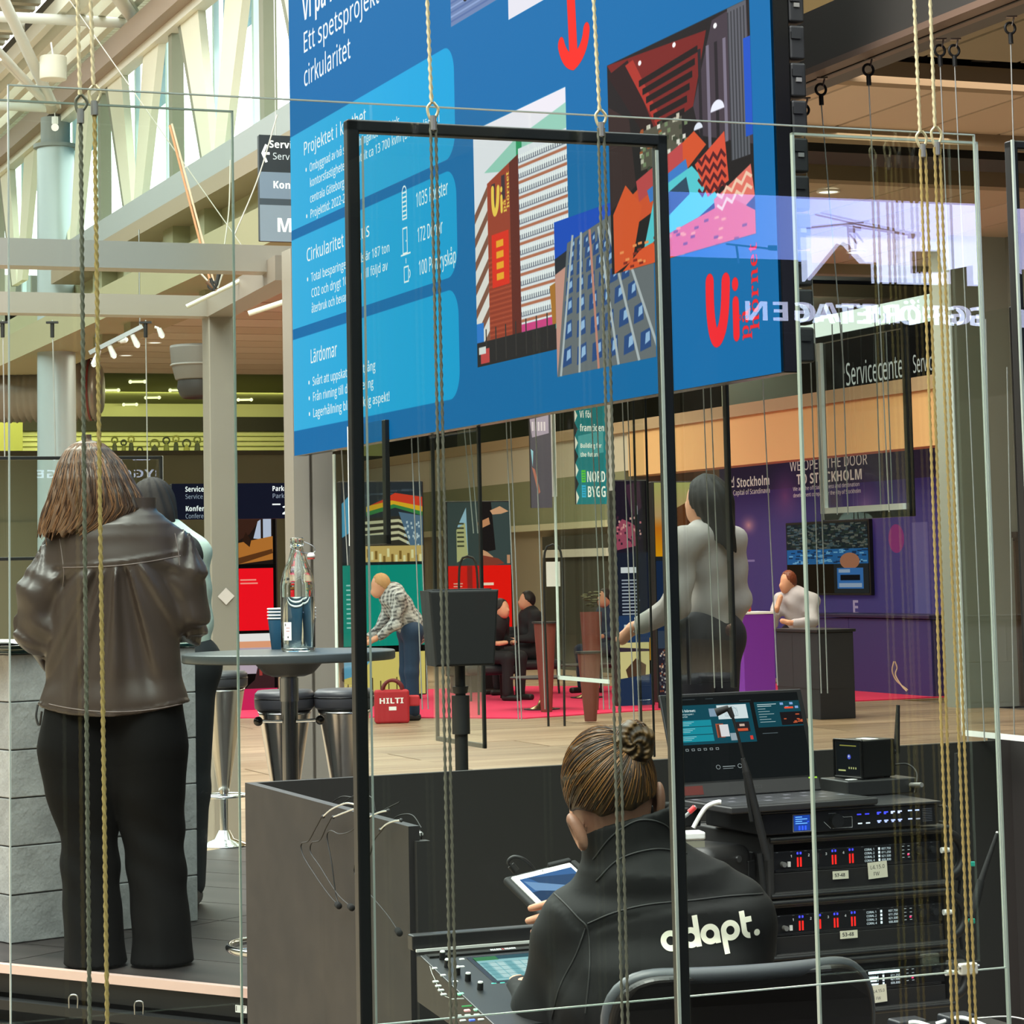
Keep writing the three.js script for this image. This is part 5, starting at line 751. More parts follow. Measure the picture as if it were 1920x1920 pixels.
  const cm = S(0x3b3678, 0.55), a = onY(1526, 1291, 0), e = onY(1794, 1306, 0), d2 = thing('counter', 'long low purple counter of three panels behind the pink carpet', 'counter', a.clone().setY(0), ROT_A), Lc = a.distanceTo(e);
  for (let i = 0; i < 3; i++) obj('front_panel', rbox(Lc / 3 - 0.008, 0.88, 0.03, 0.004, Lc * (i + 0.5) / 3, 0.44, 0), cm, d2);
  obj('body', box(Lc, 0.87, 0.4, Lc / 2, 0.435, -0.22), M.purple, d2); obj('top', rbox(Lc + 0.04, 0.04, 0.5, 0.006, Lc / 2, 0.91, -0.2), S(0x2c2450, 0.4), d2);
  const g3 = at(1528, 1240, 25.6).setY(0), d3 = thing('counter', 'dark grey counter left of the long purple counter', 'counter', g3, ROT_A); obj('body', rbox(0.9, 0.86, 0.4, 0.01, 0, 0.43, 0), S(0x2d2f36, 0.6), d3); obj('top', rbox(0.94, 0.03, 0.44, 0.006, 0, 0.875, 0), S(0x23252b, 0.4), d3); obj('groove', [box(0.9, 0.004, 0.402, 0, 0.3, 0), box(0.004, 0.8, 0.402, -0.1, 0.43, 0)], M.black, d3);
  const cz = 28.2; tag(obj('cable', [tube([at(1676, 1240, cz), at(1673, 1258, cz), at(1680, 1275, cz), at(1702, 1294, cz - 0.1)], 0.008, 24, 6), tube([at(1678, 1240, cz), at(1682, 1252, cz), at(1679, 1264, cz), at(1690, 1285, cz - 0.06), at(1700, 1296, cz - 0.15)], 0.008, 24, 6)], S(0xd9b9a0, 0.6)), 'pale twisted cable hanging to the carpet before the purple counter', 'cable');
  // bright soffit of the upper floor
  const ls = struct('light_soffit', uwBox(15.28, 15.5, 4.36, 4.64, -32, -23.3), glow(0xf2fff2, 1.05)); ls.name = 'light_soffit';
  const al = new THREE.RectAreaLight(0xf4fff4, 2.0, 0.28, 7); al.name = 'soffit_light'; al.position.copy(U(15.24, 4.5, -27.6)); al.lookAt(U(14, 4.0, -27.6)); scene.add(al);
  struct('light_return', uwBox(15.5, 16.6, 3.6, 4.5, -31, -30.8), S(0xc9d6c4, 0.6));
}
// ---------- lamps, ducts and shop of the left hall ----------
{
  const dl = [[236, 664, 36], [290, 640, 34], [176, 684, 38], [1553, 356, 23.6], [1605, 470, 27.9]];
  const w2 = ['left hall downlight nearest the track spots', 'left hall downlight below the end of the track', 'left hall downlight beside the round column', 'upper downlight in the beige ceiling right of the screen', 'lower downlight in the beige ceiling right of the screen'];
  dl.forEach(([x, y], i) => { const p = onY(x, y, 4.995), t = thing('downlight', w2[i], 'lamp', p.setY(4.975), 0, 'ceiling downlights'); obj('rim', T(new THREE.TorusGeometry(0.1, 0.012, 10, 32), 0, 0.005, 0, Math.PI / 2), M.white, t); obj('diffuser', cyl(0.095, 0.095, 0.006, 0, 0.001, 0, 32), glow(0xfff4e2, 2.2), t); const l = new THREE.SpotLight(0xfff0dc, 8, 0, 1.1, 0.8); l.name = 'downlight_light'; l.position.set(0, -0.02, 0); l.target.position.set(0, -3, 0); t.add(l, l.target); });
  const st = [[258, 714], [209, 730], [286, 744], [244, 757], [332, 730], [459, 748]], w3 = ['top', 'left', 'right', 'lowest', 'far right', 'solitary'];
  st.forEach(([x, y], i) => { const p = onY(x, y, 5.66), t = thing('strip_light', `${w3[i]} slim strip light under the green-lit shop ceiling`, 'lamp', p.setY(5.64), TH * 0.3, 'shop strip lights'); obj('tube', T(new THREE.CylinderGeometry(0.025, 0.025, 0.3, 10), 0, 0, 0, 0, 0, Math.PI / 2), glow(0xffffb0, 1.8), t); for (const s of [-1, 1]) obj('end_cap', T(new THREE.SphereGeometry(0.04, 10, 8), s * 0.15, 0, 0), glow(0xffffc0, 1.8), t); });
  const z = 27, A = (x, y) => at(x, y, z), k = z / FPX;
  const hang = (x, y) => { const a = A(x, y); return bar(a, V3(a.x, 5.31, a.z), 0.008); }; const tr = thing('spotlight_track', 'silver lighting track with white spot heads left of the pavilion post', 'track light', V3());
  obj('track', [beam(A(168, 662), A(268, 612), 12 * k, 8 * k)], M.steel, tr); obj('hanger', [hang(180, 656), hang(262, 615)], M.steel, tr);
  for (const [x, y, tx, ty] of [[186, 656, 176, 684], [205, 648, 214, 668], [248, 628, 258, 648], [298, 616, 304, 630], [225, 640, 236, 637]]) { const h = obj('spot_head', bar(A(x, y), A(tx, ty), 4.5 * k, 14, 6.2 * k), M.white, tr); obj('arm', bar(A(x, y), A(x - 8, y - 3), 2.5 * k), M.white, h); obj('lens', T(new THREE.SphereGeometry(4.6 * k, 12, 8), ...A(tx, ty).toArray()), glow(0xfff6e0, 1.6), h); }
  const dp = A(372, 700), d = thing('ventilation_drum', 'large grey tapered ventilation drum beside the pavilion post', 'ventilation', dp);
  obj('hood', lathe([[0.0, 0.30], [0.3, 0.30], [0.305, 0.27], [0.29, 0.1], [0.285, 0.08], [0.25, -0.06], [0.22, -0.08], [0.21, -0.02], [0.0, -0.02]], 48), S(0x857f78, 0.5, 0.3), d);
  obj('mouth', lathe([[0.22, -0.07], [0.23, -0.16], [0.2, -0.24], [0.17, -0.27], [0.15, -0.22], [0.0, -0.2]], 40), S(0x3a3634, 0.5), d); obj('ring', T(new THREE.TorusGeometry(0.292, 0.012, 8, 48), 0, 0.09, 0, Math.PI / 2), S(0x9a948c, 0.5), d); obj('hanger', bar(V3(0.1, 0.3, 0), V3(0.1, 4.98 - dp.y, 0), 0.02), M.darkGrey, d);
  // ribbed duct
  const q0 = at(-60, 735, 38), q1 = at(184, 737, 38), L = q0.distanceTo(q1), R = 0.44, prof = [];
  for (let i = 0; i <= 40; i++) prof.push([R + (i % 2 ? 0.05 : -0.02), i / 40 * L]); prof.push([R * 0.8, L + 0.05], [0, L + 0.06]);
  const du = lathe(prof, 40); du.rotateZ(-Math.PI / 2); const dt = thing('ribbed_duct', 'big ribbed silver ventilation duct behind the round column', 'duct', q0, 0); obj('shell', du, S(0x9a948a, 0.35, 0.6), dt); obj('band', T(new THREE.CylinderGeometry(R + 0.04, R + 0.04, 0.03, 40, 1, true), L - 0.1, 0, 0, 0, 0, Math.PI / 2), S(0x7a2a24, 0.4), dt);
  for (const x of [0.6, 1.6]) obj('hanger', bar(V3(x, R, 0), V3(x, 4.98 - q0.y, 0), 0.015), M.darkGrey, dt);
  // goods on the upper floor
  const gm = [S(0x2a2c20, 0.7), S(0x55562a, 0.7), S(0x1f2418, 0.7), S(0x6e6a34, 0.7)];
  [[215, 832, 9, 34], [232, 834, 8, 30], [246, 834, 9, 32], [262, 826, 8, 24], [290, 832, 14, 28], [312, 836, 10, 30], [330, 832, 9, 34], [350, 836, 12, 28], [370, 834, 10, 30]].forEach(([x, y, w, h], i) => {
    const p = at(x, y + h / 2 - 10, 58.8), kk = 58.8 / FPX, t = thing('shoulder_bag', `dark bag ${['with a long slim body', 'beside the slim bag', 'third along', 'with a round tag', 'with a broad body', 'behind the round-tag bag', 'tall and narrow', 'low and wide', 'at the end'][i]} on the lit upper shop shelf`, 'bag', p.setY(3.96 + (i % 3) * 0.03), 0, 'bags in the upper shop');
    obj('body', lathe([[0, 0], [w * kk * 0.72, 0], [w * kk * 0.78, h * kk * 0.3], [w * kk * 0.45, h * kk * 0.85], [0, h * kk]], 16).scale(1, 1.9, 0.5), gm[i % 4], t); obj('strap', T(new THREE.TorusGeometry(w * kk * 0.6, 0.02, 6, 16), 0, h * kk * 1.9, 0), gm[(i + 1) % 4], t);
  });
  const yp = rectOn(plane(at(30, 820, 58), ROT_B), -60, 792, 42, 858); struct('shop_panel', box(yp.w, yp.h, 0.1, yp.c.x, yp.c.y, yp.c.z, TH), S(0x86864a, 0.8));
}
// ---------- lounge of the hall ----------
{
  const tbl = (label, x, y, r, h) => { const p = onY(x, y, 0.012), t = thing('lounge_table', label, 'table', p, 0, 'lounge tables on the pink carpet'); obj('tabletop', lathe([[0, h - 0.02], [r, h - 0.02], [r + 0.005, h - 0.01], [r, h], [0, h]], 40), M.darkGrey, t); obj('pedestal', lathe([[0.02, h - 0.02], [0.02, 0.12], [0.05, 0.05], [0.14, 0.012], [0.14, 0], [0, 0]], 32), S(0xb79a6a, 0.25, 0.9), t); obj('foot', cyl(0.2, 0.2, 0.008, 0, 0, 0, 40), M.black, t); };
  tbl('round dark lounge table with brass trumpet foot, nearest the floor boards', 1016, 1330, 0.34, 0.36); tbl('round lounge table with brass foot and white edge beside the narrow navy totem', 1101, 1308, 0.3, 0.4);
  const pot = (label, x, y, z, h, plant) => { const p = at(x, y, z).setY(0.012), t = thing('tapered_planter', label, 'planter', p); obj('pot', lathe([[0, 0], [0.06, 0], [0.12, h], [0.11, h], [0.055, 0.02], [0, 0.02]], 28), S(0x7a4238, 0.5), t); if (plant) { const L = []; for (let i = 0; i < 26; i++) { const a = rnd() * 6.28, u = rr(0.05, 0.22), g = new THREE.SphereGeometry(0.035, 6, 4); g.scale(1.3, 0.35, 0.6); T(g, Math.cos(a) * u * 0.4, h + u, Math.sin(a) * u * 0.4, 0, a, 0); L.push(g); } obj('plant', L, S(0x4c4a2c, 0.7), t); } else obj('tray', cyl(0.14, 0.14, 0.02, 0, h, 0, 28), M.darkGrey, t); };
  pot('tall tapered red-brown planter with dry plant behind the white-edged pane', 1109, 1200, 27.5, 1.06, true); pot('lower tapered red-brown pedestal in front of the tall planter', 1104, 1200, 25.5, 0.68, false); pot('slender dark tapered pedestal behind the lounge seats', 1022, 1200, 27.3, 0.95, false);
  const arch = (label, x, y0, y1, z, sheet) => { const k = z / FPX, a = at(x, y0, z), b = at(x, y1, z), w = 15 * k, t = thing('arched_sign_stand', label, 'sign stand', V3(a.x, 0, a.z)); obj('frame', tube([V3(-w, 0, 0), V3(-w, a.y - w, 0), V3(-w * 0.7, a.y - w * 0.25, 0), V3(0, a.y, 0), V3(w * 0.7, a.y - w * 0.25, 0), V3(w, a.y - w, 0), V3(w, 0, 0)], 2.2 * k, 60, 8), M.black, t); if (sheet) obj('sheet', box(26 * k, 46 * k, 0.01, 0, a.y - 55 * k, 0), M.white, t); };
  arch('black arched stand with a white notice before the dark doorway', 1036, 1021, 1340, 25, true); arch('black arched stand in front of the red totem', 877, 1043, 1340, 27, false);
  // red bag
  const bp = onY(735, 1356, 0), k = bp.clone().setY(0).length() / FPX, bg = thing('carry_bag', 'red carry bag with white lettering on the floor by the bending man', 'bag', bp, 0.15);
  obj('body', rbox(64 * k, 62 * k, 0.16, 0.03, 0, 31 * k, 0), S(0xb3202c, 0.6), bg);
  obj('lettering', T(new THREE.PlaneGeometry(54 * k, 30 * k), 0, 36 * k, 0.0815), new THREE.MeshStandardMaterial({ transparent: true, alphaTest: 0.5, map: canvasTex(256, 128, (g) => { g.clearRect(0, 0, 256, 128); g.fillStyle = '#fff'; g.fillRect(0, 0, 0, 0); fitText(g, 'HILTI', 8, 60, 60, 220, 'sans-serif', 'bold'); g.fillRect(96, 84, 66, 30); }), roughness: 0.6 }), bg);
  obj('handle', [T(new THREE.TorusGeometry(18 * k, 3 * k, 8, 24, Math.PI), 0, 61 * k, 0.05), T(new THREE.TorusGeometry(18 * k, 3 * k, 8, 24, Math.PI), 4 * k, 61 * k, -0.05)], S(0x6a1a20, 0.6), bg); obj('pouch', rbox(30 * k, 20 * k, 0.1, 0.02, 38 * k, 40 * k, -0.06), S(0xc2303a, 0.6), bg);
}
// bending man and the others in the hall
{
  const f1 = onY(772, 1350, 0), rot = 0;
  const check = (x, y, z) => { const s = (Math.sin(x * 150) > 0 ? 1 : 0) + (Math.sin(y * 150 + z * 40) > 0 ? 1 : 0); return s ? [0.16 + 0.2 * s, 0.16 + 0.2 * s, 0.16 + 0.19 * s] : [0.05, 0.05, 0.055]; };
  figure('fair-haired man in checked shirt bending over the red carry bag', f1, -1.25, standing({ head: [0, 1.42, 0.32], face: [0.0, -0.55, 0.83], neck: [0, 1.34, 0.18], pelvis: [0, 0.92, -0.05], shL: [0.17, 1.27, 0.16], shR: [-0.17, 1.27, 0.16], elL: [0.2, 1.0, 0.22], elR: [-0.2, 1.0, 0.24], wrL: [0.14, 0.86, 0.42], wrR: [-0.14, 0.84, 0.44], haL: [0.12, 0.82, 0.5], haR: [-0.12, 0.8, 0.52] }), { mats: { top: S(0xffffff, 0.8, 0, { vertexColors: true }), topColor: check, legs: S(0x1d3550, 0.8), hair: S(0xb98d5c, 0.7), shoes: S(0x2a2a2e, 0.6) }, cell: 0.018 });
  const dk = { top: S(0x17181c, 0.8), legs: S(0x121317, 0.8), hair: S(0x1a1310, 0.6) };
  const seat = (label, x, y) => { const p = onY(x, y, 0.012), t = thing('lounge_chair', label, 'chair', p, 0.3, 'dark lounge chairs on the carpet'); obj('seat', rbox(0.62, 0.12, 0.6, 0.05, 0, 0.36, 0), S(0x1c1d22, 0.6), t); obj('backrest', rbox(0.62, 0.45, 0.12, 0.05, 0, 0.6, -0.26), S(0x1c1d22, 0.6), t); for (const [a, b] of [[-1, -1], [1, -1], [-1, 1], [1, 1]]) obj('leg', bar(V3(a * 0.26, 0, b * 0.24), V3(a * 0.25, 0.31, b * 0.22), 0.014), M.black, t); return p; };
  const s1 = seat('dark lounge chair under the front seated dark figure', 912, 1312), s2 = seat('dark lounge chair under the upright seated dark figure', 1000, 1300), s3 = seat('dark lounge chair under the navy-jacketed figure', 1152, 1296);
  figure('seated person in black leaning forward below the red totem', s1.clone(), 0.9, seated(0.42, { head: [0, 1.08, 0.26], neck: [0, 0.96, 0.16], shL: [0.17, 0.93, 0.14], shR: [-0.17, 0.93, 0.14] }), { mats: dk, cell: 0.024 });
  figure('seated person in black sitting upright and looking left', s2.clone(), -1.2, seated(0.42), { mats: dk, cell: 0.024 });
  figure('seated person in navy jacket beside the narrow navy totem', s3.clone(), -0.9, seated(0.44, { head: [0, 1.16, 0.12] }), { mats: { top: S(0x1c2c4a, 0.8), legs: S(0x16263f, 0.8), hair: S(0x2a1c14, 0.6) }, cell: 0.024 });
  const p4 = at(1500, 1250, 26.9).setY(0.0);
  figure('auburn-haired person in pale grey top leaning at the dark grey counter', p4, -0.5, standing({ head: [-0.06, 1.36, 0.12], face: [-0.5, -0.2, 0.84], neck: [0, 1.22, 0.06], pelvis: [0.02, 0.8, -0.05], shL: [0.18, 1.16, 0.04], shR: [-0.18, 1.16, 0.04], elL: [0.24, 0.93, 0.2], elR: [-0.22, 0.93, 0.2], wrL: [0.05, 0.93, 0.38], wrR: [-0.12, 1.08, 0.3], haL: [-0.02, 0.95, 0.4], haR: [-0.1, 1.2, 0.24], hipL: [0.09, 0.8, 0], hipR: [-0.09, 0.8, 0] }), { mats: { top: S(0xb8b4ba, 0.85), legs: S(0x2a2436, 0.8), hair: S(0x6e3216, 0.5) }, cell: 0.02 });
  const p5 = at(1330, 1200, 11.8).setY(HS);
  figure('woman with long black hair and white knitted sweater beside the laptop rack', p5, -2.3, standing({ haL: [0.28, 0.92, 0.3], wrL: [0.27, 0.97, 0.24] }), { mats: { top: P(0xaaa39f, 0.9, { bumpMap: grainBump, bumpScale: 0.01 }), legs: S(0x23222a, 0.8), hair: S(0x0e0c0c, 0.7) }, cell: 0.016, hairLong: 0.45, bulk: 0.1, hair: (p, h) => Math.max(smin(sdEll(p, [h[0], h[1] + 0.01, h[2] - 0.012], [0.09, 0.115, 0.105]), sdCap(p, [h[0], h[1] - 0.02, h[2] - 0.06], [h[0], h[1] - 0.3, h[2] - 0.1], 0.085, 0.06), 0.05), p[2] - h[2] - 0.05 + Math.max(0, h[1] - p[1]) * 0.8) });
}
{ // loudspeaker on a pole
  const z = 7.3, k = z / FPX, A = at(866, 1440, z), t = thing('loudspeaker', 'small black loudspeaker box on a black telescopic pole behind the booth', 'loudspeaker', V3(A.x, 0, A.z), TH - 0.15);
  const y0 = at(866, 1243, z).y, y1 = at(866, 1112, z).y, w = 124 * k, sh = shapeOf([[-w / 2, y1 + 0.003], [w / 2, y1 + 0.003], [w * 0.42, y0], [-w * 0.42, y0]]);
  obj('cabinet', extrude(sh, 0.13, 0.006).translate(0, 0, -0.06), S(0x0b0b0b, 0.7), t); obj('grille_edge', box(w * 0.9, 0.004, 0.1, 0, y1 + 0.01, 0), M.black, t); 
  obj('pole', [cyl(0.015, 0.015, y0 - 0.1, 0, 0.1, 0, 20)], M.black, t); obj('clamp', [cyl(0.026, 0.026, 0.11, 0, at(866, 1376, z).y, 0, 20), cyl(0.02, 0.024, 0.02, 0, at(866, 1300, z).y, 0, 20)], S(0x1f1f1f, 0.5), t); obj('outer_tube', cyl(0.019, 0.019, at(866, 1376, z).y - 0.05, 0, 0.05, 0, 20), M.black, t);
  for (let i = 0; i < 3; i++) { const a = i * 2.094; obj('leg', bar(V3(0, 0.25, 0), V3(0.3 * Math.cos(a), 0.012, 0.3 * Math.sin(a)), 0.012), M.black, t); }
}
// ---------- sound desk in the booth ----------
{
  const O = at(783, 1788, 4.95), t = thing('mixing_desk', 'black digital mixing desk with bright touch screen and rows of knobs', 'mixing desk', V3(O.x, 0, O.z), TH);
  const yR = O.y, W = 0.47, D = 0.42, drop = 0.075;                      // rear height, width, depth, slope
  const side = shapeOf([[0, yR - 0.09], [D, yR - drop - 0.05], [D, yR - drop], [0.02, yR - 0.003], [0, yR - 0.006]]), body = extrude(side, W, 0.002);
  body.applyMatrix4(new THREE.Matrix4().makeBasis(V3(0, 0, 1), V3(0, 1, 0), V3(1, 0, 0))); body.index || 0;
  const flip = (g) => { const i = g.attributes.position; const a = i.array; for (let k = 0; k < a.length; k += 9) for (let c = 0; c < 3; c++) { const s = a[k + 3 + c]; a[k + 3 + c] = a[k + 6 + c]; a[k + 6 + c] = s; } g.computeVertexNormals(); return g; };
  obj('body', flip(body), S(0x17191a, 0.45), t);
  obj('rear_rail', [rbox(W + 0.01, 0.03, 0.03, 0.004, W / 2, yR + 0.018, -0.03)], S(0x1a1a1b, 0.4), t);
  obj('rail_trim', box(W, 0.005, 0.006, W / 2, yR + 0.004, -0.008), S(0xd8d8d4, 0.35), t);
  obj('name_strip', box(W - 0.02, 0.003, 0.03, W / 2, yR - 0.0025, 0.026), S(0x0f1010, 0.3), t);
  const n = V3(0, D - 0.02, drop).normalize(), top = (x, z, up = 0) => V3(x, yR - 0.003 - (z - 0.02) * drop / (D - 0.02) + up, z), tilt = Math.atan2(drop, D - 0.02);
  t.updateMatrixWorld(true);
  const inv = t.matrixWorld.clone().invert(), o2 = V3(0, EYE, 0).applyMatrix4(inv);
  const onTop = (px, py) => { const r = ray(px, py).transformDirection(inv), q = top(0, 0.02); return o2.clone().addScaledVector(r, q.clone().sub(o2).dot(n) / r.dot(n)); };
  const lay = (g, p, up = 0) => { g.rotateX(tilt); return g.translate(p.x, p.y + up, p.z); };
  const nm = canvasTex(256, 32, (g) => { g.fillStyle = '#0f1010'; g.fillRect(0, 0, 256, 32); g.fillStyle = '#fff'; fitText(g, 'ALLEN', 4, 26, 28, 108, 'sans-serif', 'bold'); fitText(g, 'HEATH', 144, 26, 28, 108, 'sans-serif', 'bold'); g.fillStyle = '#e03a3a'; fitText(g, '&', 118, 26, 28, 20, 'sans-serif', 'bold'); });
  const np = onTop(943, 1784); obj('lettering', lay(new THREE.PlaneGeometry(0.055, 0.012).rotateX(-Math.PI / 2), np, 0.005), new THREE.MeshStandardMaterial({ map: nm, roughness: 0.5 }), t);
  const s0 = onTop(886, 1801), s1 = onTop(903, 1846), sw = 0.2, sd = Math.abs(s1.z - s0.z) + 0.004;
  const stx = canvasTex(512, 256, (g) => { g.fillStyle = '#9fd0da'; g.fillRect(0, 0, 512, 256); g.fillStyle = '#3f8a5a'; g.fillRect(0, 0, 120, 40); g.fillStyle = '#2d5a6a'; g.fillRect(120, 0, 392, 36); for (let i = 0; i < 12; i++) { g.fillStyle = i % 3 ? '#c6e4ea' : '#7fb8c4'; g.fillRect(10 + i * 42, 60, 34, 170); } g.strokeStyle = '#4f8a98'; g.lineWidth = 3; for (let i = 0; i < 5; i++) { g.beginPath(); g.moveTo(0, 70 + i * 40); g.lineTo(512, 60 + i * 44); g.stroke(); } });
  obj('screen_bezel', lay(new THREE.BoxGeometry(sw + 0.02, 0.004, sd + 0.016), V3(s0.x + sw / 2, (s0.y + s1.y) / 2, (s0.z + s1.z) / 2), 0.002), M.blackGloss, t);
  obj('screen', lay(new THREE.PlaneGeometry(sw, sd).rotateX(-Math.PI / 2), V3(s0.x + sw / 2, (s0.y + s1.y) / 2, (s0.z + s1.z) / 2), 0.005), slideMat(stx, 1.0), t);
  for (const [x, y] of [[829, 1793], [838, 1808], [857, 1822], [877, 1834], [900, 1851]]) { const p = onTop(x, y + 8), k = obj('knob', lay(cyl(0.0062, 0.0055, 0.017, 0, 0, 0, 20), p), S(0x161718, 0.4), t); obj('cap', lay(cyl(0.0052, 0.0045, 0.002, 0, 0.017, 0, 20), p), S(0xd8dad6, 0.3), k); }
  const btn = (x, y, w, d, c, e) => obj('button', lay(new RoundedBoxGeometry(w, 0.004, d, 2, 0.0018), onTop(x, y), 0.002), e ? new THREE.MeshStandardMaterial({ color: c, emissive: c, emissiveIntensity: 0.5, roughness: 0.4 }) : S(c, 0.4), t);
  for (const [x, y] of [[866, 1801], [815, 1818], [831, 1831], [854, 1843], [866, 1815]]) btn(x, y, 0.011, 0.007, 0xcfd2cc);
  for (let i = 0; i < 4; i++) btn(817 + i * 5, 1843 + i * 8, 0.012, 0.008, 0xb9bdb6);
  btn(864, 1866, 0.013, 0.008, 0x7fe8b0, 1); btn(926, 1847, 0.011, 0.006, 0x35a89a, 1); btn(942, 1846, 0.011, 0.006, 0x35a89a, 1); btn(957, 1845, 0.011, 0.006, 0xbfe0da);
  for (let i = 0; i < 6; i++) { btn(876 + i * 18, 1897 - i * 1.5, 0.012, 0.008, [0xd89a9a, 0x8fd0a8, 0xc8ccc4][i % 3], 1); btn(860 + i * 17, 1907 - i, 0.012, 0.006, 0xa8aca6); btn(868 + i * 17, 1916 - i, 0.012, 0.006, i % 2 ? 0x4a6ad8 : 0xc8ccc4, i % 2); }
  const l0 = onTop(866, 1888), l1 = onTop(960, 1880); obj('light_strip', bar(l0.clone().setY(l0.y + 0.001), l1.clone().setY(l1.y + 0.001), 0.0014, 6), glow(0x5adf7a, 0.7), t);
  obj('panel_lines', [[[806, 1812], [812, 1830], [846, 1874], [905, 1868]], [[820, 1798], [880, 1790]], [[842, 1874], [900, 1870]]].map((q) => tube(q.map(([x, y]) => { const p = onTop(x, y); p.y += 0.0006; return p; }), 0.0006, 12, 5)), S(0xb9bcb4, 0.5), t);
  const tb = thing('booth_table', 'black folding table under the mixing desk', 'table', V3(O.x, 0, O.z), TH); obj('tabletop', rbox(0.5, 0.03, 0.44, 0.004, 0.26, yR - 0.155, 0.22), M.black, tb); for (const [x, z] of [[0.04, 0.03], [0.48, 0.03], [0.04, 0.4], [0.48, 0.4]]) obj('leg', cyl(0.014, 0.014, yR - 0.17, x, 0, z, 12), M.black, tb);
}
// ---------- headset microphones on the side panel ----------
{
  const pl = plane(bN.clone().addScaledVector(BX, -0.03), ROT_A), pi = plane(bN.clone().addScaledVector(BX, 0.03), ROT_A);
  const Q = (q, p) => q.map(([x, y]) => hit(x, y, p ?? pl)), wire = M.black;
  const mic = (label, boom, ear, foam, band) => {
    const t = thing('headset_microphone', label, 'microphone', V3(), 0, 'headset microphones on the booth side panel'), b = Q(boom);
    obj('boom', tube(b, 0.0016, 40, 6), wire, t); const e = Q(ear); obj('ear_hook', tube(e, 0.0021, 20, 8), S(0xdfe3df, 0.2, 0.6), t);
    for (const p of [e[0], e[e.length - 1]]) obj('joint', T(new THREE.SphereGeometry(0.0042, 12, 8), p.x, p.y, p.z), M.darkGrey, t);
    if (band) obj('neck_band', tube(Q(band, pi), 0.0013, 30, 6), wire, t);
    if (foam) { const a = b[b.length - 1], c = b[b.length - 2], d = a.clone().sub(c).normalize(); const g = new THREE.CapsuleGeometry(0.0072, 0.011, 8, 16); g.applyQuaternion(new THREE.Quaternion().setFromUnitVectors(V3(0, 1, 0), d)); const q = a.clone().addScaledVector(d, 0.012); obj('foam', g.translate(q.x, q.y, q.z), S(0x0d0d0d, 0.95), t); }
  };
  mic('headset microphone with the lowest left boom on the booth side panel', [[604, 1530], [590, 1556], [578, 1577], [564, 1584], [566, 1598], [590, 1640], [620, 1682], [631, 1694]], [[606, 1531], [618, 1520], [632, 1512], [650, 1506], [672, 1510]], true, [[618, 1508], [640, 1494], [662, 1495]]);
  mic('headset microphone with the second boom from the left on the booth side panel', [[622, 1532], [612, 1550], [600, 1575], [583, 1582], [581, 1594], [600, 1625], [634, 1678], [655, 1698]], [[625, 1532], [645, 1524], [668, 1516], [690, 1516]], true, [[640, 1508], [670, 1490], [700, 1500], [704, 1520]]);
  mic('headset microphone whose boom drops straight from its curled wire', [[672, 1548], [655, 1560], [636, 1564], [620, 1558], [613, 1565], [622, 1620], [630, 1680], [634, 1692]], [[692, 1532], [704, 1526], [716, 1522], [728, 1520]], false, [[700, 1530], [725, 1516], [749, 1504]]);
  mic('headset microphone hanging behind the black pane border with a far boom', [[720, 1552], [702, 1575], [690, 1612], [666, 1620], [664, 1636], [690, 1672], [728, 1718], [744, 1742]], [[713, 1556], [724, 1546], [738, 1540], [752, 1538]], true, [[730, 1540], [752, 1528], [775, 1530], [790, 1552]]);
  const e = [[778, 1555], [790, 1562], [788, 1585], [780, 1606], [783, 1640], [787, 1665], [786, 1760], [782, 1822]];
  const t = thing('headset_cable', 'thin black headset cable hanging down the end of the booth side panel', 'cable', V3()); obj('line', tube(Q(e, pi), 0.0016, 60, 6), wire, t); obj('plug', bar(...Q([[778, 1652], [788, 1661]], pi), 0.0032), S(0x8f8f86, 0.4, 0.5), t); obj('clip', bar(...Q([[776, 1554], [790, 1564]], pi), 0.0045), S(0xd8dad4, 0.25), t);
}
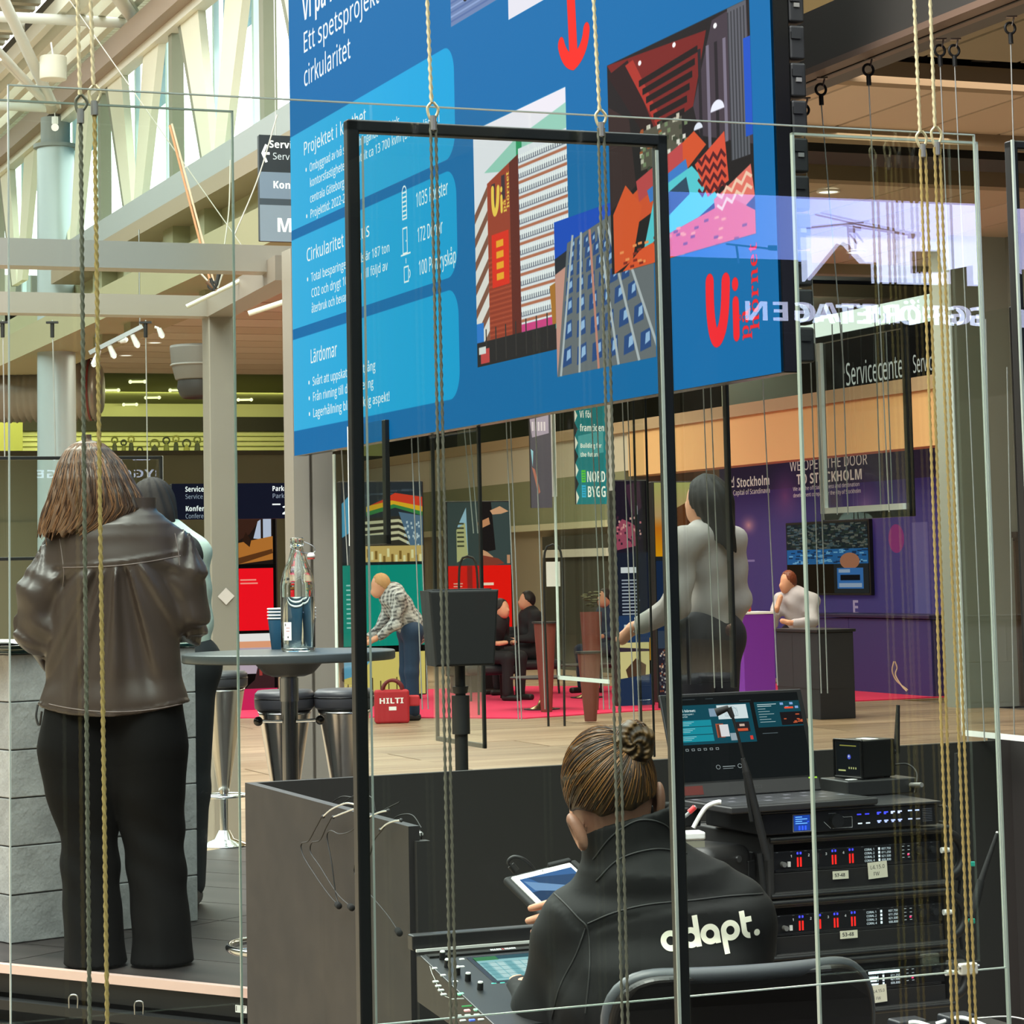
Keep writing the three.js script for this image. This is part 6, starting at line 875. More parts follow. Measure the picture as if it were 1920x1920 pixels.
// ---------- equipment rack ----------
const RK = at(1447, 1590, 6.0), rackRot = TH;
{
  const toY = (x, y) => hit(x, y, plane(RK, rackRot)).y, W = 0.5, D = 0.42;
  const L = (x, y, z) => V3(x, y, z).applyAxisAngle(V3(0, 1, 0), rackRot).add(V3(RK.x, 0, RK.z));
  const tops = [toY(1600, 1558), toY(1600, 1676), toY(1600, 1791), toY(1600, 1905)];
  const names = ['top rack case of three carrying a flat controller', 'middle rack case of the stack of three', 'lowest rack case of the stack behind the chair'];
  const face = (k) => canvasTex(1024, 96, (g) => {                      // printed front and lit meters of a receiver
    g.fillStyle = '#101113'; g.fillRect(0, 0, 1024, 96); g.fillStyle = '#2a2c30'; g.fillRect(0, 0, 1024, 5); for (let i = 0; i < 12; i++) { g.fillStyle = '#8a8c90'; g.fillRect(30 + i * 85, 2, 14, 3); }
  });
  const lit = (k) => canvasTex(1024, 96, (g) => {
    g.fillStyle = '#000'; g.fillRect(0, 0, 1024, 96); const on = [[1, 0, 1, 1], [1, 1, 1, 1], [0, 0, 0, 0]][k];
    for (let i = 0; i < 4; i++) { const x = 128 + i * 104; g.fillStyle = '#888'; g.font = 'bold 20px sans-serif'; g.fillText(String(i + 1), x - 12, 34); for (let s = 0; s < 2; s++) { const bx = x + 26 + s * 18; if (on[i]) { g.fillStyle = '#3a3cff'; g.fillRect(bx, 8, 10, 12); g.fillStyle = '#ff1c14'; g.fillRect(bx, 36, 10, 50); } for (let q = 0; q < 9; q++) { g.fillStyle = '#000'; g.fillRect(bx - 2, 38 + q * 5.5, 14, 1.2); g.fillStyle = on[i] ? '#553018' : '#2c2c2e'; if (!on[i]) g.fillRect(bx, 20 + q * 7, 9, 3); } } }
    g.fillStyle = '#b8c4cc'; g.font = '16px sans-serif'; for (let r = 0; r < 4; r++) { g.fillText(['CORAL 1', 'CORAL 2', 'CORAL 3', 'CORAL 4'][r], 560, 26 + r * 20); g.fillRect(644, 12 + r * 20, 12, 14); g.fillText(['607.750', '611.250', '621.500', '606.800'][r], 664 + (k ? 30 : 0), 26 + r * 20); }
    g.fillStyle = '#8a8f94'; for (let i = 0; i < 8; i++) g.fillRect(790 + (i % 2) * 34, 14 + (i >> 1) * 20, 14, 3); g.fillStyle = '#e03060'; g.fillRect(822, 56, 12, 10);
    if (k === 2) { g.fillStyle = '#cfe8ee'; g.fillRect(560, 10, 190, 14); g.fillRect(560, 40, 60, 8); g.fillRect(560, 58, 50, 8); g.fillRect(560, 76, 56, 8); }
  });
  for (let i = 0; i < 3; i++) {
    const y1 = tops[i], y0 = tops[i + 1] + 0.004, h = y1 - y0, t = thing('rack_case', names[i] + ', black with side grip', 'rack case', L(0, y0, 0), rackRot, 'stacked rack cases');
    obj('shell', [rbox(W, 0.016, D, 0.006, W / 2 - 0.02, h - 0.01, -D / 2 + 0.02), rbox(W, 0.014, D, 0.006, W / 2 - 0.02, 0.008, -D / 2 + 0.02), rbox(0.018, h, D, 0.006, -0.012, h / 2, -D / 2 + 0.02), rbox(0.018, h, D, 0.006, W - 0.026, h / 2, -D / 2 + 0.02), box(W, h, 0.01, W / 2 - 0.02, h / 2, -D + 0.03)], S(0x232221, 0.6), t);
    obj('front_rail', bar(V3(-0.016, h - 0.006, 0.02), V3(W - 0.026, h - 0.006, 0.02), 0.0075, 14), S(0x1d1d1d, 0.4), t); obj('front_rail', bar(V3(-0.016, 0.006, 0.02), V3(W - 0.026, 0.006, 0.02), 0.006, 14), S(0x1d1d1d, 0.4), t);
    obj('blank_panel', rbox(0.46, h - 0.1, 0.006, 0.002, 0.225, (h - 0.1) / 2 + 0.014, 0.004), S(0x191716, 0.6), t);
    obj('grip', rbox(0.006, 0.05, 0.022, 0.003, -0.023, h * 0.55, -0.06), M.black, t); obj('latch', T(new THREE.CylinderGeometry(0.008, 0.008, 0.006, 16), -0.022, h * 0.62, -0.12, 0, 0, Math.PI / 2), M.steel, t);
    obj('case_end', T(new THREE.TorusGeometry(h * 0.36, 0.012, 10, 24, Math.PI), W - 0.03, h * 0.5, 0.0, 0, 0, -Math.PI / 2), S(0x1f1d1c, 0.5), t);
    const u = thing('wireless_receiver', ['wireless receiver with blue and red meters in the top rack case', 'wireless receiver with all four meter pairs lit in the middle rack case', 'unlit wireless receiver with one pale display line in the lowest rack case'][i], 'receiver', L(0, y1 - 0.058, 0), rackRot, 'wireless receivers in the rack');
    obj('body', rbox(0.455, 0.042, 0.25, 0.002, 0.225, 0.0, -0.13), M.black, u);
    obj('faceplate', T(new THREE.PlaneGeometry(0.46, 0.042), 0.225, 0, 0.0032), new THREE.MeshPhysicalMaterial({ map: face(i), roughness: 0.4, emissive: 0xffffff, emissiveMap: lit(i), emissiveIntensity: 2.6 }), u);
    for (const [x, r] of [[0.024, 0.006], [0.394, 0.009], [0.43, 0.008]]) obj('knob', T(new THREE.CylinderGeometry(r, r * 1.05, 0.014, 20), x, x < 0.1 ? -0.008 : 0.003, 0.011, Math.PI / 2), x < 0.1 ? M.alu : S(0x1f2022, 0.4), u);
    obj('socket', box(0.007, 0.012, 0.004, 0.042, -0.009, 0.005), M.white, u); obj('antenna_plug', T(new THREE.CylinderGeometry(0.007, 0.007, 0.022, 16), 0.462, 0.0, 0.016, 0, 0, Math.PI / 2), M.white, u); obj('vent', [0, 1].map((k) => box(0.44, 0.0015, 0.002, 0.225, -0.022 - k * 0.003, 0.004)), S(0x2c2c2e, 0.5), u);
  }
  const note = (label, x0, y0, x1, y1, txt, size, hand) => { const r = rectOn(plane(L(0, 0, 0.012).setY(1), rackRot), x0, y0, x1, y1), tx = canvasTex(128, Math.max(32, Math.round(128 * r.h / r.w)), (g, w, h) => { g.fillStyle = hand ? '#ece5cf' : '#efe9d2'; g.fillRect(0, 0, w, h); g.fillStyle = '#222'; g.font = `${hand ? '' : 'bold '}${size}px sans-serif`; txt.forEach((s, i) => g.fillText(s, w * 0.12 + i * 18, h * (hand ? 0.42 : 0.72) + i * h * 0.42)); }); const m = obj('paper_label', T(new THREE.BoxGeometry(r.w, r.h, 0.0012), 0, 0, 0), new THREE.MeshStandardMaterial({ map: tx, roughness: 0.8 }), null); tag(m, label, 'label'); m.position.copy(r.c); m.rotation.y = r.rot; m.rotation.z = hand ? 0.05 : 0; };
  note('square handwritten paper label taped on the top rack case', 1627, 1617, 1664, 1645, ['L4.15.0', 'FW'], 30, true); note('small printed strip label on the top rack case', 1561, 1634, 1591, 1647, ['57-48'], 34); note('small printed strip label on the middle rack case', 1575, 1746, 1608, 1758, ['53-48'], 34); note('square handwritten paper label taped on the lowest rack case', 1634, 1848, 1663, 1878, ['L4.15.0', 'FW'], 30, true);
  // side plate seen left of the top case, with a white card
  const s0 = L(-0.025, tops[0] - 0.05, -0.2); const cardR = at(1348, 1617, 6.15); tag(obj('paper_card', box(0.045, 0.024, 0.002, cardR.x, cardR.y, cardR.z, rackRot - 0.6), S(0xeceae6, 0.7)), 'small white card stuck on the left side of the rack', 'card');
  const side = thing('amplifier_case', 'black rounded case standing left of the receivers behind the technician', 'case', L(-0.03, 0, -0.06), rackRot + 0.35);
  obj('shell', rbox(0.16, toY(1400, 1585), 0.3, 0.03, -0.09, toY(1400, 1585) / 2, -0.12), S(0x252423, 0.55), side); obj('slot', rbox(0.025, 0.06, 0.006, 0.01, -0.028, toY(1400, 1640), 0.032), M.black, side); obj('button', T(new THREE.CylinderGeometry(0.008, 0.008, 0.006, 16), -0.07, toY(1373, 1612), 0.032, Math.PI / 2), M.steel, side);
  // flat controller on the rack
  const yC = tops[0] + 0.006, c = thing('presentation_switcher', 'black rack-mount switcher with blue display and lit blue buttons', 'switcher', L(-0.03, yC, 0.0), rackRot);
  const CW = 0.475, CH = 0.05; obj('body', [rbox(CW, CH, 0.3, 0.004, CW / 2 - 0.01, CH / 2, -0.12)], S(0x1b1b1d, 0.45), c); obj('lid', rbox(CW + 0.02, 0.006, 0.31, 0.002, CW / 2 - 0.01, CH + 0.003, -0.12), S(0x2a2a2c, 0.4), c);
  const fx = canvasTex(1024, 112, (g) => { g.fillStyle = '#121214'; g.fillRect(0, 0, 1024, 112); g.strokeStyle = '#c8c8cc'; g.lineWidth = 3; g.strokeRect(168, 10, 104, 96); g.beginPath(); g.moveTo(390, 100); g.lineTo(350, 60); g.moveTo(378, 14); g.lineTo(420, 14); g.lineTo(470, 40); g.lineTo(518, 40); g.lineTo(518, 100); g.lineTo(400, 100); g.stroke(); });
  const fl2 = canvasTex(1024, 112, (g) => { g.fillStyle = '#000'; g.fillRect(0, 0, 1024, 112); g.fillStyle = '#10307a'; g.fillRect(172, 14, 96, 88); g.fillStyle = '#6aa8ff'; for (let i = 0; i < 4; i++) g.fillRect(182, 22 + i * 12, 40 + (i % 2) * 30, 4); for (let i = 0; i < 3; i++) { g.fillStyle = '#2a4cff'; g.fillRect(200 + i * 18, 74, 10, 24); } g.fillRect(250, 50, 12, 4); const b = (x, y, c, w = 26) => { g.fillStyle = c; g.fillRect(x, y, w, 8); }; b(548, 26, '#3a3cf0'); b(596, 26, '#3a3cf0'); b(552, 78, '#c8ccd8'); b(600, 78, '#c8ccd8'); for (let i = 0; i < 4; i++) { b(668 + i * 42, 22, i < 2 ? '#4048ff' : '#c8ccff'); b(668 + i * 42, 30, i < 2 ? '#4048ff' : '#c8ccff', 14); b(668 + i * 42, 70, '#aab4ff'); b(672 + i * 42, 78, '#aab4ff', 14); } b(856, 22, '#b8c4ff'); b(900, 22, '#b8c4ff'); b(856, 70, '#b8c4ff'); b(904, 72, '#8a8c9a'); for (let i = 0; i < 8; i++) { g.fillStyle = '#3c3e44'; g.fillRect(944, 20 + i * 10, 60, 3); } });
  obj('faceplate', T(new THREE.PlaneGeometry(CW - 0.012, CH - 0.004), CW / 2 - 0.01, CH / 2, 0.0315), new THREE.MeshStandardMaterial({ map: fx, roughness: 0.4, emissive: 0xffffff, emissiveMap: fl2, emissiveIntensity: 2 }), c); obj('dial', T(new THREE.CylinderGeometry(0.016, 0.017, 0.014, 28), 0.185, CH * 0.5, 0.038, Math.PI / 2), S(0x1c1c1e, 0.35), c); obj('rack_ear', tube([V3(CW - 0.005, 0.006, 0.03), V3(CW + 0.006, 0.008, 0.05), V3(CW + 0.006, CH - 0.008, 0.05), V3(CW - 0.005, CH - 0.006, 0.03)], 0.003, 20, 8), M.black, c); obj('rack_ear', tube([V3(-0.012, 0.006, 0.03), V3(-0.024, 0.008, 0.05), V3(-0.024, CH - 0.008, 0.05), V3(-0.012, CH - 0.006, 0.03)], 0.003, 20, 8), M.black, c);
  // laptop
  const hl = hit(1272, 1485, plane(L(0, 0, -0.18), rackRot)), lp = thing('laptop', 'open grey laptop showing a dark presenter view on top of the switcher', 'laptop', V3(hl.x, yC + CH + 0.007, hl.z), rackRot + 0.06);
  const lw = 0.405, ld = 0.25, lh = 0.262, lean = 0.33;
  obj('base', rbox(lw, 0.016, ld, 0.004, lw / 2, 0.009, ld / 2), S(0x3a393a, 0.45, 0.3), lp);
  const kb = canvasTex(512, 256, (g) => { g.fillStyle = '#232325'; g.fillRect(0, 0, 512, 256); for (let r = 0; r < 6; r++) for (let k = 0; k < 17; k++) { g.fillStyle = (r * 17 + k) % 7 ? '#3a3a3e' : '#6a6870'; g.fillRect(12 + k * 29, 14 + r * 27, 24, 21); } g.fillStyle = '#2e2e31'; g.fillRect(190, 184, 150, 66); });
  obj('keyboard', T(new THREE.PlaneGeometry(lw - 0.02, ld - 0.02), lw / 2, 0.0178, ld / 2, -Math.PI / 2), new THREE.MeshStandardMaterial({ map: kb, roughness: 0.5 }), lp);
  const lid = new THREE.Group(); lid.name = 'lid'; lid.position.set(0, 0.016, 0); lid.rotation.x = -lean; lp.add(lid);
  obj('shell', rbox(lw, lh, 0.008, 0.003, lw / 2, lh / 2, -0.004), S(0x39383a, 0.45, 0.3), lid);
  const px = canvasTex(1024, 640, (g) => {
    g.fillStyle = '#101416'; g.fillRect(0, 0, 1024, 640); g.fillStyle = '#3a4246'; g.fillRect(40, 18, 180, 5); g.fillRect(300, 18, 60, 5); g.fillRect(560, 44, 90, 4);
    g.fillStyle = '#0e4a5a'; g.fillRect(36, 64, 600, 300); g.fillStyle = '#e8f2f4'; fitText(g, 'Vi på hörnet:', 60, 116, 26, 150, 'sans-serif', 'bold'); fitText(g, 'Ett spetsprojekt i', 60, 138, 17, 130); fitText(g, 'cirkularitet', 60, 156, 17, 80);
    for (const [y, h] of [[180, 46], [232, 54], [292, 50]]) { g.fillStyle = '#1791a4'; g.fillRect(36, y, 275, h); g.fillStyle = '#bfe4ea'; for (let i = 0; i < 3; i++) g.fillRect(60, y + 10 + i * 12, 120 - i * 20, 3); }
    g.fillStyle = '#8aa0b8'; g.fillRect(310, 96, 110, 62); g.fillStyle = '#dfe9ee'; g.fillRect(374, 74, 230, 108); g.strokeStyle = '#7c98a8'; g.lineWidth = 2; for (let i = 0; i < 7; i++) g.strokeRect(430 + i * 14, 100, 14, 60); g.beginPath(); g.arc(480, 130, 46, Math.PI, 0); g.stroke();
    g.fillStyle = '#b0563a'; g.fillRect(340, 214, 60, 106); g.fillStyle = '#e6e2e6'; g.fillRect(366, 222, 70, 92); g.fillStyle = '#6a3a2c'; g.fillRect(350, 222, 18, 98); g.fillStyle = '#2a2024'; g.fillRect(486, 208, 116, 76); g.fillStyle = '#d85a3a'; g.fillRect(500, 258, 84, 20); g.fillStyle = '#d8b8a8'; g.fillRect(524, 224, 40, 18); g.fillStyle = '#9aa8b4'; g.fillRect(440, 290, 60, 56); g.fillStyle = '#e0403a'; g.fillRect(590, 316, 22, 30);
    g.fillStyle = '#0f4654'; g.fillRect(668, 64, 356, 196); g.fillStyle = '#cfe0e4'; g.fillRect(690, 82, 150, 5); g.fillRect(690, 96, 110, 5); for (let i = 0; i < 6; i++) g.fillRect(690, 118 + i * 20, 60 + (i % 3) * 30, 3); g.fillStyle = '#1a1418'; g.fillRect(856, 150, 168, 100); g.fillStyle = '#d8603a'; for (let i = 0; i < 12; i++) g.fillRect(864 + hsh(i, 1) * 150, 160 + hsh(i, 2) * 80, 20, 8); g.fillStyle = '#8ab0e8'; for (let i = 0; i < 4; i++) g.fillRect(870 + i * 38, 76 + (i % 2) * 30, 26, 18); g.fillStyle = '#ff5a3a'; g.fillRect(900, 110, 70, 14); g.fillStyle = '#5a666c'; g.fillRect(690, 304, 120, 5);
    g.strokeStyle = '#b8c0c4'; g.lineWidth = 3; for (let i = 0; i < 6; i++) g.strokeRect(80 + i * 46, 394, 20, 14); g.beginPath(); g.arc(300, 540, 15, 0, 7); g.moveTo(482, 540); g.arc(466, 540, 15, 0, 7); g.stroke(); g.fillStyle = '#a8b0b4'; g.fillRect(334, 536, 96, 5); g.fillRect(334, 552, 80, 3);
  });
  obj('bezel', box(lw - 0.006, lh - 0.006, 0.001, lw / 2, lh / 2, 0.0008), S(0x17181a, 0.3), lid); obj('screen', T(new THREE.PlaneGeometry(lw - 0.03, lh - 0.05), lw / 2, lh / 2 + 0.016, 0.0018), slideMat(px, 0.95), lid); obj('chin', box(lw - 0.008, 0.032, 0.001, lw / 2, 0.02, 0.0012), S(0x3b3a3a, 0.45, 0.3), lid);
  const br2 = canvasTex(128, 32, (g) => { g.fillStyle = '#3b3a3a'; g.fillRect(0, 0, 128, 32); g.fillStyle = '#1f1f20'; fitText(g, 'ASUS', 8, 26, 28, 112, 'sans-serif', 'bold'); }); obj('lettering', T(new THREE.PlaneGeometry(0.034, 0.008), lw * 0.54, 0.02, 0.002), new THREE.MeshStandardMaterial({ map: br2, roughness: 0.5 }), lid); obj('sticker', box(0.058, 0.022, 0.0008, 0.042, 0.02, 0.0018), S(0x5a1e18, 0.5), lid); obj('sticker', box(0.024, 0.004, 0.0008, lw - 0.02, 0.034, 0.0018), S(0xa8d83a, 0.5), lid);
  // small recorder with aerial on a flat unit
  const ru = onY(1555, 1478, yC + CH + 0.02), un = thing('power_unit', 'flat black unit right of the laptop carrying the cube monitor', 'unit', ru.clone().setY(yC + CH + 0.007), rackRot); obj('body', rbox(0.2, 0.038, 0.14, 0.004, 0.09, 0.019, 0.04), S(0x232323, 0.5), un); obj('label', box(0.035, 0.001, 0.02, 0.03, 0.0385, 0.07), M.white, un); obj('connector', bar(V3(0.17, 0.02, 0.105), V3(0.172, 0.024, 0.16), 0.006), M.alu, un);
  const q = V3(0.085, 0.038, 0.035).applyAxisAngle(V3(0, 1, 0), rackRot).add(un.position), rc = thing('cube_monitor', 'small black cube-shaped transmitter with aerial and dark display right of the laptop', 'transmitter', q, -0.95);
  const ck = 0.1; obj('body', rbox(ck, ck * 0.93, ck * 1.15, 0.004, 0, ck * 0.5, 0), S(0x151515, 0.45), rc); obj('frame', [rbox(ck * 1.02, 0.006, 0.006, 0.002, 0, ck * 0.96, ck * 0.57), rbox(ck * 1.02, 0.006, 0.006, 0.002, 0, ck * 0.04, ck * 0.57), rbox(0.006, ck * 0.95, 0.006, 0.002, -ck * 0.5, ck * 0.5, ck * 0.57), rbox(0.006, ck * 0.95, 0.006, 0.002, ck * 0.5, ck * 0.5, ck * 0.57)], M.blackGloss, rc);
  obj('screen', T(new THREE.PlaneGeometry(ck * 0.85, ck * 0.8), 0, ck * 0.5, ck * 0.58), slideMat(canvasTex(128, 128, (g) => { g.fillStyle = '#14181c'; g.fillRect(0, 0, 128, 128); g.fillStyle = '#b0a850'; g.fillRect(20, 10, 90, 4); g.fillStyle = '#5a66e8'; g.beginPath(); g.arc(70, 56, 10, 0, 7); g.fill(); g.fillStyle = '#fff'; g.fillRect(66, 50, 6, 8); g.fillStyle = '#d8d890'; g.fillRect(10, 108, 40, 6); for (let i = 0; i < 4; i++) g.fillRect(66 + i * 12, 96, 6, 8); }), 0.9), rc); obj('top_sticker', box(0.05, 0.001, 0.03, 0.01, ck * 0.968, 0.0), M.white, rc); obj('foot', [[-1, -1], [1, -1], [-1, 1], [1, 1]].map(([a, b]) => cyl(0.008, 0.008, 0.006, a * 0.035, -0.002, b * 0.04, 12)), M.black, rc);
  obj('aerial', [bar(V3(0.03, ck * 0.6, -0.056), V3(0.036, ck * 0.64, -0.075), 0.007, 12), bar(V3(0.036, ck * 0.58, -0.075), V3(0.04, ck * 1.78, -0.082), 0.0085, 12, 0.005)], M.black, rc);
  obj('lead', tube([V3(0.04, 0.03, -0.055), V3(0.06, 0.03, -0.09), V3(0.09, 0.01, -0.09), V3(0.11, -0.036, -0.06)], 0.0025, 24, 6), M.black, rc);
  // gooseneck microphone and whip aerials
  const zg = 5.55, G = (x, y, d = 0) => at(x, y, zg + d), k = zg / FPX;
  const gm = thing('gooseneck_microphone', 'black gooseneck microphone leaning in front of the laptop screen', 'microphone', V3());
  obj('head', [bar(G(1342, 1336), G(1366, 1327), 8 * k, 14, 5 * k), bar(G(1366, 1327), G(1374, 1345), 6 * k, 14, 4 * k)], S(0x1d1c1c, 0.8), gm); obj('neck', tube([G(1372, 1338), G(1384, 1380), G(1394, 1424)], 2.6 * k, 24, 8), M.black, gm); obj('stem', [bar(G(1393, 1422), G(1399, 1446), 4 * k, 14, 7 * k), bar(G(1399, 1446), G(1440, 1612), 7.5 * k, 14)], S(0x201f1f, 0.5), gm); obj('base_rod', tube([G(1425, 1600), G(1434, 1680), G(1446, 1820), G(1450, 1990)], 5.5 * k, 24, 10), M.black, gm); obj('side_cable', tube([G(1397, 1450), G(1402, 1490), G(1410, 1540)], 4 * k, 20, 8), M.black, gm);
  const whip = (label, pts, z, tip) => { const t = thing('whip_aerial', label, 'aerial', V3(), 0, 'whip aerials of the rack'), kk = z / FPX, A = pts.map(([x, y]) => at(x, y, z)); obj('rod', bar(A[1], A[0], 6 * kk, 12, 3.4 * kk), S(0x211f1f, 0.6), t); obj('sleeve', bar(A[2], A[1], 9 * kk, 14, 7.5 * kk), S(0x181818, 0.6), t); if (tip) obj('tip', T(new THREE.SphereGeometry(3.6 * kk, 10, 8), ...A[0].toArray()), M.alu, t); if (A[3]) obj('cable', tube([A[2], at((pts[2][0] + pts[3][0]) / 2 - 6, (pts[2][1] + pts[3][1]) / 2, z), A[3]], 3 * kk, 20, 8), M.black, t); };
  whip('slanting whip aerial with pale tip right of the rack', [[1870, 1562], [1840, 1650], [1822, 1720], [1812, 1800]], 5.9, true); whip('upright whip aerial behind the bright rope pair', [[1793, 1412], [1796, 1500], [1800, 1650], [1804, 1780]], 6.25, false);
  // plugs and cables at the left of the switcher
  const ca = (n, label, pts, r, m, z = 5.75) => tag(obj(n, tube(pts.map(([x, y]) => at(x, y, z)), r, 32, 8), m), label, 'cable');
  ca('patch_cable', 'grey cable with red plug curving from the switcher end', [[1262, 1566], [1274, 1540], [1290, 1526], [1305, 1512]], 0.004, S(0x8d8f90, 0.5)); ca('red_plug', 'red plug on the grey cable beside the switcher', [[1292, 1523], [1303, 1513]], 0.006, S(0xd83a3a, 0.5), 5.74); ca('white_cable', 'white cable looping from the laptop side', [[1300, 1552], [1312, 1530], [1326, 1512], [1346, 1504], [1352, 1504]], 0.005, M.white);
  const wp = at(1296, 1566, 5.7), wb = thing('power_brick', 'white power brick with grey cord behind the technician shoulder', 'power brick', wp, rackRot - 0.2); obj('body', rbox(0.055, 0.018, 0.05, 0.005, 0, 0, 0), M.white, wb); obj('label', box(0.05, 0.014, 0.002, 0, -0.018, 0.022), S(0x8a8878, 0.6), wb);
  const hp = at(1262, 1530, 6.1), hb = thing('audio_interface', 'small black box at the left end of the switcher', 'box', hp, rackRot); obj('body', rbox(0.1, 0.045, 0.1, 0.004, 0, 0, 0), S(0x1a1a1b, 0.5), hb); obj('perforation', [0, 1, 2, 3].map((i) => box(0.004, 0.03, 0.002, -0.035 + i * 0.012, 0, 0.051)), S(0x3a3a3c, 0.5), hb);
  for (const [y, l] of [[1620, 'teal tag on the upper aerial cable beside the ropes'], [1727, 'teal tag on the lower aerial cable beside the ropes']]) { const p = at(1822, y, 5.95); tag(obj('cable_tag', rbox(0.016, 0.012, 0.004, 0.002, p.x, p.y, p.z), S(0x1c9a86, 0.5)), l, 'tag'); }
  // charger tray at the bottom right
  const tp = at(1770, 1930, 5.35), ct = thing('charger_tray', 'black tray of pocket chargers with white straps below the rack', 'tray', tp, rackRot); obj('body', rbox(0.3, 0.05, 0.26, 0.012, 0, -0.02, 0.05), S(0x1a1a1a, 0.45), ct); obj('leg', [box(0.03, tp.y - 0.045, 0.03, -0.1, -(tp.y) / 2 - 0.022, 0.05), box(0.03, tp.y - 0.045, 0.03, 0.1, -(tp.y) / 2 - 0.022, 0.05)], M.black, ct);
  for (const x of [-0.09, 0.02]) obj('strap', tube([V3(x - 0.02, 0.006, -0.03), V3(x + 0.02, 0.02, 0.0), V3(x + 0.045, 0.01, 0.06), V3(x + 0.05, 0.004, 0.1)], 0.005, 20, 8).scale(1, 1, 1), M.white, ct); for (const x of [-0.07, 0.05]) obj('charger', rbox(0.07, 0.02, 0.05, 0.006, x, 0.014, -0.03), S(0x26282c, 0.4), ct); obj('lead', tube([V3(0.05, 0.02, 0.02), V3(0.12, 0.025, 0.06), V3(0.15, 0.02, 0.1)], 0.002, 16, 6), M.alu, ct);
}
// ---------- chair of the technician ----------
{
  const z = 4.3, A = (x, y, d = 0) => at(x, y, z + d), c = A(1402, 1845), t = thing('office_chair', 'black office chair with rounded leather back under the technician', 'chair', V3(c.x, 0, c.z), TH - 0.1);
  const w = 0.46, hT = A(1402, 1828).y, hB = 0.5, s = new THREE.Shape(), r = 0.085; s.moveTo(-w / 2 + 0.02, hB); s.lineTo(-w / 2, hT - r); s.quadraticCurveTo(-w / 2, hT, -w / 2 + r, hT); s.lineTo(w / 2 - r, hT); s.quadraticCurveTo(w / 2, hT, w / 2, hT - r); s.lineTo(w / 2 - 0.02, hB); s.closePath();
  const bend = (g) => { const p = g.attributes.position; for (let i = 0; i < p.count; i++) p.setZ(i, p.getZ(i) - 1.1 * p.getX(i) * p.getX(i)); g.computeVertexNormals(); return g; };
  const cut = (g) => g; // back shell, then pad edge
  obj('backrest', bend(new THREE.ExtrudeGeometry(s, { depth: 0.03, bevelEnabled: true, bevelSize: 0.01, bevelThickness: 0.012, bevelSegments: 4, curveSegments: 20 })), P(0x17120f, 0.35, { clearcoat: 0.2 }), t);
  const rim = []; for (let i = 0; i <= 40; i++) { const q = s.getPointAt(0.10 + 0.60 * i / 40); rim.push(V3(q.x * 1.02, q.y + 0.006, 0.016 - 1.1 * q.x * q.x)); } obj('rim', tube(rim.filter((q) => q.y > hB + 0.02), 0.014, 60, 10), S(0x4a4c50, 0.4), t);
  obj('seat', rbox(0.46, 0.08, 0.44, 0.035, 0, 0.46, -0.24), P(0x17120f, 0.4), t); obj('gas_post', cyl(0.025, 0.025, 0.32, 0, 0.1, -0.22, 20), M.steel, t);
  for (let i = 0; i < 5; i++) { const a = i * 1.2566; const l = obj('leg', bar(V3(0, 0.1, -0.22), V3(0.27 * Math.cos(a), 0.07, -0.22 + 0.27 * Math.sin(a)), 0.016), M.black, t); obj('caster', T(new THREE.TorusGeometry(0.02, 0.012, 8, 20), 0.27 * Math.cos(a), 0.033, -0.22 + 0.27 * Math.sin(a), 0, a), M.black, l); }
}
// ---------- the two people in front, and the one behind the lectern ----------
const lut = (tab, y) => { // rows [y, ...values], y falling; straight between rows
  if (y >= tab[0][0]) return tab[0].slice(1); const n = tab.length; if (y <= tab[n - 1][0]) return tab[n - 1].slice(1);
  for (let i = 0; i < n - 1; i++) if (y <= tab[i][0] && y >= tab[i + 1][0]) { const t = (tab[i][0] - y) / (tab[i][0] - tab[i + 1][0]), q = t * t * (3 - 2 * t); return tab[i].slice(1).map((v, k) => v + (tab[i + 1][k + 1] - v) * (0.5 * t + 0.5 * q)); }
};
const loft = (tab, p) => { const [x0, x1, zc, b] = lut(tab, p[1]), a = Math.max(0.004, (x1 - x0) / 2), dx = (p[0] - (x0 + x1) / 2) / a, dz = (p[2] - zc) / b; return (Math.hypot(dx, dz) - 1) * Math.min(a, b); };
const band = (p, y0, y1) => Math.max(p[1] - y1, y0 - p[1]);
const gauss = (x, w) => Math.exp(-(x * x) / (w * w));
const ss = (a, b, x) => { const t = Math.min(1, Math.max(0, (x - a) / (b - a))); return t * t * (3 - 2 * t); };
function seamOn(target, group, px, r) { // a raised seam laid on a garment through the given picture points
  const o = V3(0, EYE, 0), inv = group.matrixWorld.clone().invert(), rc = new THREE.Raycaster(), pts = [];
  for (const [x, y] of px) { rc.set(o, ray(x, y).normalize()); const h = rc.intersectObject(target)[0]; if (h) pts.push(h.point.clone().applyMatrix4(inv)); }
  return pts.length < 2 ? null : tube(pts, r, pts.length * 4, 6);
}
function mergeColored(list) { return mergeGeometries(list.map((g) => { const q = g.index ? g.toNonIndexed() : g; if (q.attributes.uv) q.deleteAttribute('uv'); if (!q.attributes.color) q.setAttribute('color', new THREE.BufferAttribute(new Float32Array(q.attributes.position.count * 3).fill(1), 3)); return q; })); }
